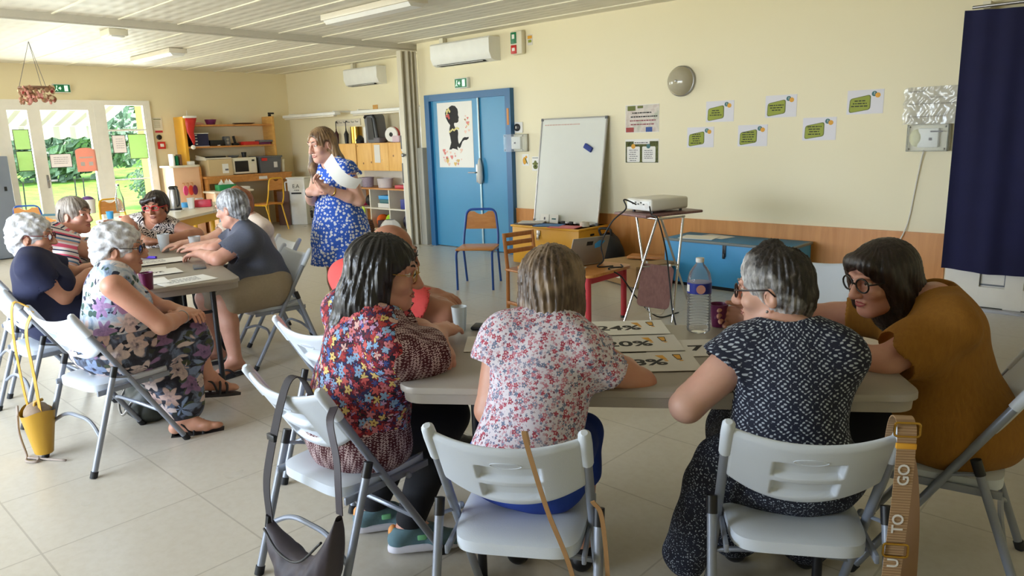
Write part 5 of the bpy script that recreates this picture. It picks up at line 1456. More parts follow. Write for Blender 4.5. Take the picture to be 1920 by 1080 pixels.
b = MB().tube(fillet([(-.06, .01, -.15), (-.03, .01, -.21), (.08, .01, -.22), (.10, .01, -.16)], .03), .004, 6); b.v = [tuple(Rs @ Vector(p)) for p in b.v]; b.obj('wire_loop', M['chrome'], t)
t = thing('projector', 'white video projector standing on the chrome trolley', 'projector', (-3.165, 5.12, TT + .012), -.28)
MB().rbox((0, 0, .065), (.30, .40, .095), .018, 3).obj('casing', pmat('projector_white', (232, 228, 216), .35), t)
MB().rbox((-.0, -.196, .06), (.27, .016, .075), .004).obj('port_panel', M['white'], t)
b = MB()
for k in range(5): b.box((-.06 + .032 * k, -.205, .07 + .012 * (k % 2)), (.018, .003, .010))
b.obj('port', M['black'], t, 0)
MB().lathe([(.022, 0), (.022, .002), (0, .003)], (.10, -.204, .06), 18, (0, -1, 0)).obj('grille', M['paper_grey'], t)
MB().lathe([(.03, 0), (.03, .03), (.024, .03), (.024, .012), (0, .012)], (-.06, .20, .065), 20, (0, 1, 0)).obj('lens', M['black'], t)
for sx in (-1, 1):
    for sy in (-1, 1): MB().tube([(sx * .11, sy * .15, 0), (sx * .11, sy * .15, .022)], .012, 8).obj('foot', M['black'], t)
def cable(label, pts, m='cable', r=.006):
    return tag(MB().tube(spline(pts, 8), r, 7).obj('cable', M[m], None, 180), label, 'cable', 'cables around the projector')
cable('black cable looping in front of the projector and down to the low table', [(-3.19, 4.855, .93), (-3.27, 4.80, .97), (-3.24, 4.78, .90), (-3.33, 4.72, .80), (-3.42, 4.70, .62), (-3.37, 4.66, .50), (-3.40, 4.62, .447), (-3.32, 4.72, .445)])
cable('black mains cable hanging from the right of the projector to the floor', [(-3.06, 4.84, .92), (-2.99, 4.76, .868), (-2.91, 4.72, .84), (-2.875, 4.78, .6), (-2.85, 4.80, .35), (-2.78, 4.74, .12), (-2.66, 4.68, .01), (-2.4, 4.8, .008)])
cable('thin black cable coiled on the right end of the low table', [(-3.30, 4.80, .446), (-3.22, 4.70, .45), (-3.28, 4.60, .446), (-3.20, 4.66, .38), (-3.14, 4.78, .2), (-3.05, 4.95, .02), (-3.0, 5.2, .01)])

# ------------------------------------------------------------------ things on the near table
HT = .741
ax = np.array([.815, .579]); an = np.array([-.579, .815])
def percent_card(label, x, y, rz, txt, w=.36, d=.20, m='paper', lift=0.0, tx=-.005):
    t = tag(MB().rbox((0, 0, .0012), (w, d, .0018), .0005, 1).obj('percent_card', M[m], None, 0, (x, y, HT + lift), (lift * .5, 0, rz)), label, 'card', 'percent cards on the near table')
    text(txt, .085, M['ink'], t, (tx, -.01, .0024), name='printed_number', bold=.0022, sx=1.2)
    for k, mm in ((0, 'gold_ink'), (1, 'gold_ink')):
        b = MB().prism([(-.012 + .012 * (1 - k), .05), (.012 - .0 + .012 * (1 - k) - .012 * (1 - k), .05), (.008, 0), (-.004, 0)] if k else [(-.022, .05), (.004, .05), (.012, 0), (.0, 0)], (w / 2 - .105 + .05 * k, .015, .0022), (1, 0, 0), (0, 1, 0), .0006)
        b.sphere((w / 2 - .099 + .05 * k, .004, .0024), (.0075, .006, .0006), 10, 6); b.obj('exclamation_mark', M[mm], t, 0)
    b = MB(); z = .0031; x0 = w / 2 - .105 + .05
    for a, c in (((-.013, .066), (.013, .066)), ((.013, .066), (.009, .015)), ((-.013, .066), (-.005, .015)), ((-.005, .015), (.009, .015))):
        b.tube([(x0 + a[0], a[1], z), (x0 + c[0], c[1], z)], .0012, 4)
    b.obj('black_outline', M['ink'], t, 0)
    return t
ROT = math.radians(42)
percent_card('white card printed 24%, farthest of the row of percent cards', -1.571, 2.275, ROT, '24%', lift=.0068)
percent_card('cream card printed 20%, middle of the row of percent cards', -1.424, 2.125, ROT, '20%', m='paper_grey', lift=.0045)
percent_card('cream card printed 88%, nearest the woman in the pink-flowered blouse', -1.272, 1.975, ROT, '88%', m='paper_grey', lift=.0022)
t = tag(MB().rbox((0, 0, .0012), (.34, .20, .0018), .0005, 1).obj('percent_card', M['paper_grey'], None, 0, (-1.225, 2.225, HT), (0, 0, ROT)), 'cream card printed 7, partly under the arm of the woman in the dark dress', 'card', 'percent cards on the near table')
text('7', .085, M['ink'], t, (.01, -.01, .0024), name='printed_number', bold=.0022, sx=1.25)
t = tag(MB().rbox((0, 0, .0012), (.30, .20, .0018), .0005, 1).obj('percent_card', M['paper_grey'], None, 0, (-1.80, 1.87, HT), (0, 0, ROT)), 'blank cream card left of the woman in the pink-flowered blouse', 'card', 'percent cards on the near table')
t = thing('water_bottle', 'large clear ribbed plastic water bottle with a blue label on the near table', 'bottle', (-1.315, 2.43, HT))
prof = [(.0, .002), (.032, .0), (.043, .008)]
for k in range(12):
    z = .02 + k * .0125; prof += [(.0445, z), (.0440, z + .003), (.0400, z + .006), (.0440, z + .0095)]
prof += [(.0445, .172), (.0445, .225), (.043, .235), (.038, .262), (.026, .285), (.015, .300), (.0135, .312)]
M['pet'] = clearmat('bottle_plastic', (.97, .98, .985), .20, .06, .10)
prof = [(r_, z_ * .88) for r_, z_ in prof]
MB().lathe(prof, n=36).obj('bottle_body', M['pet'], t, 60)
n = NT('blue_bottle_label'); co = n.coord('Object'); x, y, z = n.xyz(co)
n.base(lin((30, 48, 150))); n.set(Roughness=.35)
MB().lathe([(.0452, .155), (.0452, .195)], n=36).obj('label', n.m, t, 60)
M['label_white'] = M['paper']
b = MB()
for k in range(5): a = -2.25 + .06 * k; b.box((.0455 * math.cos(a), 0.0455 * math.sin(a), .175), (.004, .004, .026 - .005 * (k % 2)))
b.obj('label_print', M['paper'], t, 0)
b = MB().lathe([(.017, 0), (.017, .0015), (0, .002)], (.0455 * math.cos(-.95), .0455 * math.sin(-.95), .174), 16, (math.cos(-.95), math.sin(-.95), 0)); b.obj('pink_badge', M['pink_paper'], t)
MB().lathe([(.0145, .270), (.0155, .273), (.0155, .286), (.0, .288)], n=24).obj('cap', M['white'], t, 30)
def cup(name, label, x, y, z, r0, r1, h, m, group=None):
    return one(name, MB().lathe([(0, .003), (r0 * .95, .002), (r0, .006), (r1, h), (r1 - .002, h), (r0 - .003, .008), (0, .007)], n=28), m, label, 'cup', (x, y, z), 0, group)
cup('plum_cup', 'plum paper cup held by the woman in mustard, right of the water bottle', -1.29, 2.54, HT, .025, .037, .092, M['purple'])
cup('plastic_cup', 'translucent cup standing on the near table left of the black phone', -2.07, 1.89, HT, .023, .032, .10, M['cup_plastic'])
tag(MB().rbox((0, 0, .007), (.075, .16, .014), .006).obj('phone', M['black'], None, 40, (-1.99, 1.99, HT), (0, 0, -1.05)), 'black phone lying on the near table beside the translucent cup', 'phone')
# ------------------------------------------------------------------ things on the far table
def t2sheet(label, x, y, rz, w=.297, d=.21, marks=0, lift=0.0, seed=1):
    t = tag(MB().rbox((0, 0, .0012), (w, d, .0016), .0004, 1).obj('printed_sheet', M['paper'], None, 0, (x, y, HT + lift), (0, 0, rz)), label, 'paper sheet', 'sheets on the far table')
    rng = random.Random(seed)
    if marks == 1:
        text('20%', .062, M['ink'], t, (0, 0, .0024), (0, 0, PI), 'printed_number', bold=.0008, sx=1.15)
    elif marks == 2:
        b = MB()
        for k in range(4): scribble(b, -.1, .09, .06 - .03 * k, 0, .010, rng)
        b.v = [(p[0], p[2], .0022) for p in b.v]; b.obj('faint_print', M['ink_grey'], t, 0)
    return t
R2 = math.atan2(-.262, .965) + PI / 2
t2sheet('white sheet at the near right corner of the far table', -4.16, 1.69, R2 + .25, marks=2, seed=2)
t2sheet('sheet with a big printed percentage nearest the plum cup on the far table', -4.30, 1.49, R2 + .05, marks=1, lift=.0022, seed=3)
t2sheet('sheet with a big printed percentage in the middle of the far table', -4.56, 1.67, R2 + .1, marks=1, lift=.0045, seed=4)
t2sheet('white sheet partly under the big middle percentage sheet on the far table', -4.72, 1.62, R2 - .05, .36, .2, marks=2, seed=5)
t2sheet('white sheet under the hand of the grey-haired man', -4.98, 1.82, R2 + .12, .42, .21, marks=2, lift=.0067, seed=6)
cup('plum_cup', 'plum cup on the far table beside the shoulder of the woman in the floral dress', -4.07, 1.45, HT, .029, .037, .095, M['purple'])
cup('plastic_cup', 'frosted plastic cup in front of the woman with red glasses', -5.46, 2.10, HT, .03, .042, .13, M['cup_plastic'])
cup('plastic_cup', 'short frosted plastic cup beside the arm of the woman in the pale top', -5.26, 2.24, HT, .03, .042, .11, M['cup_plastic'])
t = thing('napkin_ring', 'white rolled napkin on the far table before the woman with red glasses', 'napkin', (-5.35, 1.80, HT + .036), .5)
MB().lathe([(.036, -.05), (.036, .05), (.027, .05), (.027, -.05), (.036, -.05)], n=18, axis=(1, .3, 0)).obj('roll', M['paper'], t)
tag(MB().tube([(-.06, 0, .009), (.06, 0, .009)], .009, 10).obj('marker_pen', pmat('violet_marker', (80, 50, 190), .4), None, 40, (-5.22, 1.90, HT), (0, 0, .4)), 'violet marker pen lying on the far table beside the sheets', 'pen')
tag(MB().rbox((0, 0, .006), (.075, .15, .011), .005).obj('phone', M['grey_plastic'], None, 40, (-4.53, 1.94, HT), (0, 0, 1.2)), 'grey phone on the far table beside the elbow of the grey-haired man', 'phone')

# ------------------------------------------------------------------ bags
M['bag_dark'] = pmat('aubergine_nylon', (58, 50, 56), .6, bump=.5, bscale=18, vscale=4)
def slump(w, d, h, wob=1.0):
    def fn(u, v):
        a = 2 * PI * u; s = math.sin(PI * min(.985, .10 + .88 * v)) ** .45
        sag = 1 - .12 * math.cos(2 * a) * v
        return (w * s * math.cos(a) * sag * (1 + .03 * wob * math.sin(7 * a + 9 * v)), d * s * math.sin(a) * (1 + .08 * wob * math.sin(5 * a - 7 * v)), h * v + .10 * abs(math.cos(a)) ** 3 * v ** 3)
    return fn
t = thing('crossbody_bag', 'dark grey cross-body bag hanging by its strap on the chair of the black-haired woman', 'bag', (-1.90, 1.02, .06))
Lx = lambda x, y, z: (x + 1.90, y - 1.02, z - .06)
def hobo(u, v):
    x = -2.115 + .425 * u; sn = max(0.0, math.sin(PI * min(1, max(0, u)))) 
    top = .275 - .07 * sn ** .8 + .165 * u ** 3; bot = .262 - .225 * sn ** .55 + .16 * u ** 4
    a = 2 * PI * v; c = (top + bot) / 2; h = max(.006, (top - bot) / 2); d = .012 + .052 * sn ** .6
    q = .006 * math.sin(19 * u + 5 * math.cos(a)) * sn + .004 * math.sin(43 * u + 3 * a) * sn
    return Lx(x, 1.035 + (d + q) * math.cos(a), c + h * math.sin(a) * (1 + .04 * math.sin(9 * u)))
MB().grid(lambda u, v: hobo(v, u), 36, 40, True).obj('bag_body', M['bag_dark'], t, 180)
MB().tube(spline([Lx(-2.09, 1.00, .265), Lx(-1.98, .985, .232), Lx(-1.86, .985, .245), Lx(-1.74, 1.0, .35)], 8), .004, 6).obj('zip', M['black'], t, 180)
wdir = (.99, .1, 0)
MB().ribbon([Lx(*p) for p in spline([(-2.113, 1.035, .27), (-2.10, 1.03, .40), (-2.055, 1.03, .52), (-1.985, 1.045, .70), (-1.968, 1.075, .782), (-1.962, 1.115, .775), (-1.96, 1.15, .69)], 6)], wdir, .034, .003).obj('strap', pmat('charcoal_webbing', (62, 58, 60), .8), t, 60)
MB().ribbon([Lx(*p) for p in spline([(-1.692, 1.04, .44), (-1.695, 1.045, .52), (-1.715, 1.06, .60), (-1.765, 1.08, .69), (-1.80, 1.12, .72)], 6)], wdir, .028, .003).obj('strap', M['bag_dark'], t, 60)
MB().rbox(Lx(-2.03, 1.03, .59), (.045, .012, .022), .003).obj('buckle', M['black'], t)
MB().tube([Lx(-2.113, 1.035, .29), Lx(-2.118, 1.03, .25)], .012, 8).obj('strap_loop', M['black'], t)

t = thing('tan_strap_bag', 'thin tan leather strap slung over the chair of the woman in the pink-flowered blouse', 'bag strap', (-1.197, 1.257, -.012))
Lx = lambda x, y, z: (x + 1.197, y - 1.257, z + .012)
M['tan'] = pmat('tan_leather', (168, 128, 84), .5, bump=.2)
MB().ribbon([Lx(*p) for p in spline([(-1.145, 1.258, .735), (-1.139, 1.245, .768), (-1.130, 1.232, .783), (-1.120, 1.222, .765), (-1.085, 1.255, .58), (-1.04, 1.294, .40), (-1.01, 1.33, .13), (-1.005, 1.34, .04)], 8)], (.85, .53, 0), .012, .003).obj('strap', M['tan'], t, 60)
MB().ribbon([Lx(*p) for p in spline([(-1.045, 1.39, .56), (-1.032, 1.413, .508), (-1.033, 1.44, .325), (-1.01, 1.42, .14), (-1.0, 1.38, .06)], 8)], (.85, .53, 0), .012, .003).obj('strap', M['tan'], t, 60)
MB().rbox(Lx(-1.0, 1.36, .075), (.16, .08, .14), .02).obj('bag_body', M['brown_leather'], t)

t = thing('woven_strap_bag', 'beige woven bag strap with lettering and gold buckles hanging on a white chair', 'bag strap', (-.45, 1.73, 0))
Lx = lambda x, y, z: (x + .45, y - 1.73, z)
n = NT('beige_webbing'); co = n.coord(); x, y, z = n.xyz(co); w_ = n.math('SINE', n.math('MULTIPLY', z, 900)); n.base(n.mix(n.rangef(w_, -1, 1), lin((150, 118, 84)), lin((178, 146, 110)))); n.bump(w_, .4, .002); n.set(Roughness=.8); M['webbing'] = n.m
_T = np.array([-.62, 1.7375, 0]); _r = np.array([.846, .533, 0]); _n = np.array([.53, -.85, 0])
def SP(u, q, z): return Lx(*(_T + _r * u + _n * q + np.array([0, 0, z])))
MB().ribbon(spline([SP(.198, -.035, .70), SP(.200, -.022, .775), SP(.202, .0, .802), SP(.202, .03, .798), SP(.202, .046, .765), SP(.200, .05, .62), SP(.192, .055, .45), SP(.182, .06, .25), SP(.18, .06, .06)], 8), _r, .042, .003).obj('strap', M['webbing'], t, 60)
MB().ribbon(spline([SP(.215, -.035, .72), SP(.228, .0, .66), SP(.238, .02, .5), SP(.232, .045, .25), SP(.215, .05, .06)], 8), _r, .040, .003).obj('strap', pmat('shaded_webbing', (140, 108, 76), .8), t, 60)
_A = math.atan2(.533, .846)
def buckle(u, q, z, w=.056, h=.034):
    o = MB().tube(fillet([(-w / 2, 0, -h / 2), (w / 2, 0, -h / 2), (w / 2, 0, h / 2), (-w / 2, 0, h / 2)], .008, 4, True), .003, 8, True)
    R = Matrix.Translation(SP(u, q, z)) @ Matrix.Rotation(_A, 4, 'Z')
    o.v = [tuple(R @ Vector(p)) for p in o.v]; return o.obj('buckle', M['gold'], t)
buckle(.202, .046, .785); buckle(.194, .059, .475)
b = MB().rbox((0, 0, 0), (.046, .008, .014), .002); R = Matrix.Translation(SP(.201, .049, .745)) @ Matrix.Rotation(_A, 4, 'Z'); b.v = [tuple(R @ Vector(p)) for p in b.v]; b.obj('orange_keeper', M['gold_ink'], t)
_nv = Vector((.53, -.85, 0)).normalized(); _X = Vector((0, 0, 1)); _Y = _nv.cross(_X); _E = Matrix((_X, _Y, _nv)).transposed().to_euler()
for s_, u, q, z in (('GO', .2008, .0525, .672), ('TO', .196, .0555, .545), ('U', .192, .058, .44)):
    text(s_, .036, M['paper_grey'], t, SP(u, q, z), _E, 'woven_lettering', bold=.0006)
b = MB().rbox((0, 0, .0), (.20, .07, .12), .02); R = Matrix.Translation(SP(.20, .06, .08)) @ Matrix.Rotation(_A, 4, 'Z'); b.v = [tuple(R @ Vector(p)) for p in b.v]; b.obj('bag_body', M['brown_leather'], t)

t = thing('bucket_bag', 'mustard yellow leather bucket bag hanging on the left of the floral-dress chair', 'bag', (-4.03, .845, .03))
M['mustard_leather'] = pmat('mustard_leather', (186, 142, 40), .45, bump=.25, bscale=30, vscale=5)
b = MB()
def buck(u, v):
    a = 2 * PI * u; w = .055 + .045 * v
    return (w * 1.0 * math.cos(a) * (1 + .03 * math.sin(4 * a)), w * .75 * math.sin(a), .22 * v + .015 * math.cos(2 * a) * v)
b.grid(buck, 28, 10, True); b.add([(0, 0, .002)] + [buck(k / 28, 0) for k in range(28)], [(0, 1 + (k + 1) % 28, 1 + k) for k in range(28)])
b.obj('bag_body', M['mustard_leather'], t, 180)
MB().sphere((0, 0, .20), (.08, .06, .06), 14, 8).obj('lining', pmat('grey_lining', (140, 120, 100), .8, var=.4, vscale=30), t, 180)
MB().ribbon(spline([(-.06, -.02, .2), (-.05, -.03, .35), (-.03, -.035, .60), (.0, -.02, .76), (.05, .03, .74)], 6), (.9, .3, 0), .018, .003).obj('strap', M['mustard_leather'], t, 60)
MB().ribbon(spline([(.06, .0, .2), (.06, .0, .4), (.055, .0, .62), (.06, .04, .72)], 6), (.9, .3, 0), .022, .003).obj('strap', M['mustard_leather'], t, 60)
MB().tube(spline([(-.05, -.07, .20), (-.09, -.06, .23), (-.10, -.07, .1), (-.08, -.06, -.02), (0, -.08, -.022), (.05, -.05, -.022), (.0, -.03, -.022), (-.03, -.06, -.022), (.15, .05, -.022)], 8), .006, 6).obj('cord', pmat('greige_cord', (160, 146, 136), .8), t, 180)
MB().tube([(.02, -.02, .2), (.03, -.01, .27), (.05, .02, .28)], .008, 6).obj('knotted_tie', M['mustard_leather'], t, 180)
t = thing('dark_handbag', 'dark green-black handbag standing on the floor under the floral-dress chair', 'bag', (-4.17, 1.40, 0))
MB().grid(slump(.17, .11, .20), 36, 14, True).obj('bag_body', pmat('bottle_green_leather', (40, 44, 38), .5, bump=.3, bscale=30), t, 180)
MB().tube(spline([(-.12, -.06, .17), (-.08, -.12, .10), (.02, -.14, .06), (.12, -.11, .16)], 6), .007, 6).obj('chain_strap', M['steel'], t, 180)

# ------------------------------------------------------------------ people: bodies as smooth blended volumes, meshed as one surface
class Field:
    def __init__(s, h): s.h = h; s.ops = []
    def bb(s, lo, hi, pad): s.ops[-1]['bb'] = (np.minimum(lo, hi) - pad, np.maximum(lo, hi) + pad)
    def cap(s, a, b, ra, rb=None, k=.02, op='u'):
        rb = ra if rb is None else rb; a = V3(a); b = V3(b)
        s.ops.append(dict(t='cap', a=a, b=b, ra=ra, rb=rb, k=k, op=op)); s.bb(np.minimum(a, b) - max(ra, rb), np.maximum(a, b) + max(ra, rb), k + .02); return s
    def ell(s, c, r, M=None, k=.02, op='u'):
        c = V3(c); r = V3(r); Mx = np.eye(3) if M is None else M
        e = np.abs(Mx) @ r
        s.ops.append(dict(t='ell', c=c, r=r, M=Mx, k=k, op=op)); s.bb(c - e, c + e, k + .02); return s
    def cut(s, p, n, k=0.0):
        s.ops.append(dict(t='cut', p=V3(p), n=nrm(n), op='c', k=k)); return s
    def wob(s, fn): s.ops.append(dict(t='wob', fn=fn, op='w')); return s
    def mesh(s):
        lo = np.min([o['bb'][0] for o in s.ops if 'bb' in o and o['op'] == 'u'], axis=0); hi = np.max([o['bb'][1] for o in s.ops if 'bb' in o and o['op'] == 'u'], axis=0)
        h = s.h; n = np.ceil((hi - lo) / h).astype(int) + 2
        F = np.full(n, 1.0, np.float32)
        ax_ = [(lo[i] + h * np.arange(n[i])).astype(np.float32) for i in range(3)]
        for o in s.ops:
            if o['op'] == 'c':
                d = ((ax_[0] - o['p'][0]) * o['n'][0])[:, None, None] + ((ax_[1] - o['p'][1]) * o['n'][1])[None, :, None] + ((ax_[2] - o['p'][2]) * o['n'][2])[None, None, :]
                np.maximum(F, d, out=F); continue
            if o['op'] == 'w':
                m = np.abs(F) < .04; idx = np.nonzero(m)
                F[idx] += o['fn'](ax_[0][idx[0]], ax_[1][idx[1]], ax_[2][idx[2]]).astype(np.float32); continue
            i0 = np.maximum(0, np.floor((o['bb'][0] - lo) / h).astype(int)); i1 = np.minimum(n, np.ceil((o['bb'][1] - lo) / h).astype(int) + 1)
            if (i1 <= i0).any(): continue
            sl = tuple(slice(a, b) for a, b in zip(i0, i1))
            X = ax_[0][sl[0]][:, None, None]; Y = ax_[1][sl[1]][None, :, None]; Z = ax_[2][sl[2]][None, None, :]
            if o['t'] == 'cap':
                a, b = o['a'], o['b']; ba = b - a; L2 = float(ba @ ba) + 1e-9
                t = np.clip(((X - a[0]) * ba[0] + (Y - a[1]) * ba[1] + (Z - a[2]) * ba[2]) / L2, 0, 1)
                d = np.sqrt((X - a[0] - ba[0] * t) ** 2 + (Y - a[1] - ba[1] * t) ** 2 + (Z - a[2] - ba[2] * t) ** 2) - (o['ra'] + (o['rb'] - o['ra']) * t)
            else:
                c, r, Mx = o['c'], o['r'], o['M']; q0 = 0; q1 = 0
                for j in range(3):
                    p = (X - c[0]) * Mx[0, j] + (Y - c[1]) * Mx[1, j] + (Z - c[2]) * Mx[2, j]
                    q0 = q0 + (p / r[j]) ** 2; q1 = q1 + (p / r[j] ** 2) ** 2
                k0 = np.sqrt(q0); d = k0 * (k0 - 1) / (np.sqrt(q1) + 1e-6)
            S = F[sl]; k = o['k']
            if o['op'] == 'u':
                hh = np.clip(.5 + .5 * (d - S) / k, 0, 1); F[sl] = d * (1 - hh) + S * hh - k * hh * (1 - hh)
            elif o['op'] == 's':
                hh = np.clip(.5 - .5 * (S + d) / k, 0, 1); F[sl] = S * (1 - hh) - d * hh + k * hh * (1 - hh)
        return surfnet(F, lo, h)

def surfnet(F, lo, h):
    n = F.shape
    F[0] = F[-1] = 1; F[:, 0] = F[:, -1] = 1; F[:, :, 0] = F[:, :, -1] = 1
    S = F < 0
    cn = (n[0] - 1, n[1] - 1, n[2] - 1); N = cn[0] * cn[1] * cn[2]
    lin_ = lambda i, j, k: (i * cn[1] + j) * cn[2] + k
    cells = []; pos = []; quads = []
    E = np.eye(3, dtype=int)
    for a in range(3):
        sa = [slice(None)] * 3; sb = [slice(None)] * 3; sa[a] = slice(0, -1); sb[a] = slice(1, None)
        x = S[tuple(sa)] != S[tuple(sb)]
        I = np.array(np.nonzero(x))
        if I.shape[1] == 0: continue
        f0 = F[I[0], I[1], I[2]]; J = I + E[a][:, None]; f1 = F[J[0], J[1], J[2]]
        t = f0 / (f0 - f1)
        P = I.astype(np.float64); P[a] += t
        b, c = (a + 1) % 3, (a + 2) % 3
        q = []
        for db, dc in ((-1, -1), (0, -1), (0, 0), (-1, 0)):
            K = I.copy(); K[b] += db; K[c] += dc
            id_ = lin_(K[0], K[1], K[2]); q.append(id_); cells.append(id_); pos.append(P)
        q = np.array(q).T
        flip = f0 > 0
        q[flip] = q[flip][:, ::-1]
        quads.append(q)
    cells = np.concatenate(cells); pos = np.concatenate(pos, axis=1); quads = np.concatenate(quads)
    u, inv = np.unique(cells, return_inverse=True)
    cnt = np.bincount(inv); V = np.stack([np.bincount(inv, pos[i]) / cnt for i in range(3)], axis=1) * h + lo
    Q = np.searchsorted(u, quads)
    return V, Q

def field_obj(fld, name, mats, parent, loc, uvframe=None, smooth_it=1):
    V, Q = fld.mesh()
    # one light relaxation pass keeps the voxel steps from showing
    for _ in range(smooth_it):
        acc = np.zeros_like(V); cn = np.zeros(len(V))
        for a, b in ((0, 1), (1, 2), (2, 3), (3, 0)):
            for p, q in ((a, b), (b, a)):
                for i in range(3): acc[:, i] += np.bincount(Q[:, p], V[Q[:, q], i], minlength=len(V))
                cn += np.bincount(Q[:, p], minlength=len(V))
        V = V * .5 + .5 * acc / np.maximum(cn, 1)[:, None]
    me = bpy.data.meshes.new(name)
    me.vertices.add(len(V)); me.vertices.foreach_set('co', (V - V3(loc)).astype(np.float32).ravel())
    me.loops.add(Q.size); me.loops.foreach_set('vertex_index', Q.astype(np.int32).ravel())
    me.polygons.add(len(Q)); me.polygons.foreach_set('loop_start', np.arange(0, Q.size, 4, dtype=np.int32)); me.polygons.foreach_set('loop_total', np.full(len(Q), 4, np.int32))
    me.update(calc_edges=True)
    me.polygons.foreach_set('use_smooth', np.ones(len(Q), bool))
    if uvframe is not None:
        o_, Rm = uvframe
        L = (V - o_) @ Rm                                    # columns right, forward, up
        A = L[Q]; nn = np.cross(A[:, 1] - A[:, 0], A[:, 3] - A[:, 0]); nn /= np.linalg.norm(nn, axis=1)[:, None] + 1e-9
        flat = np.abs(nn[:, 2]) > .72
        ang = np.arctan2(L[:, 0], -L[:, 1])[Q]
        ang -= np.where(ang - ang.min(axis=1, keepdims=True) > PI, 2 * PI, 0)
        uv = np.stack([ang * .16, L[Q][:, :, 2]], axis=2)
        uv[flat] = A[flat][:, :, :2]
        ul = me.uv_layers.new(name='UVMap'); ul.data.foreach_set('uv', uv.astype(np.float32).ravel())
    return link_mesh(name, me, mats, parent)

def rotm(axis, ang):
    return np.array(Matrix.Rotation(ang, 3, Vector(axis)))
def dirv(yaw): a = math.radians(yaw); return np.array([math.cos(a), math.sin(a), 0.0])

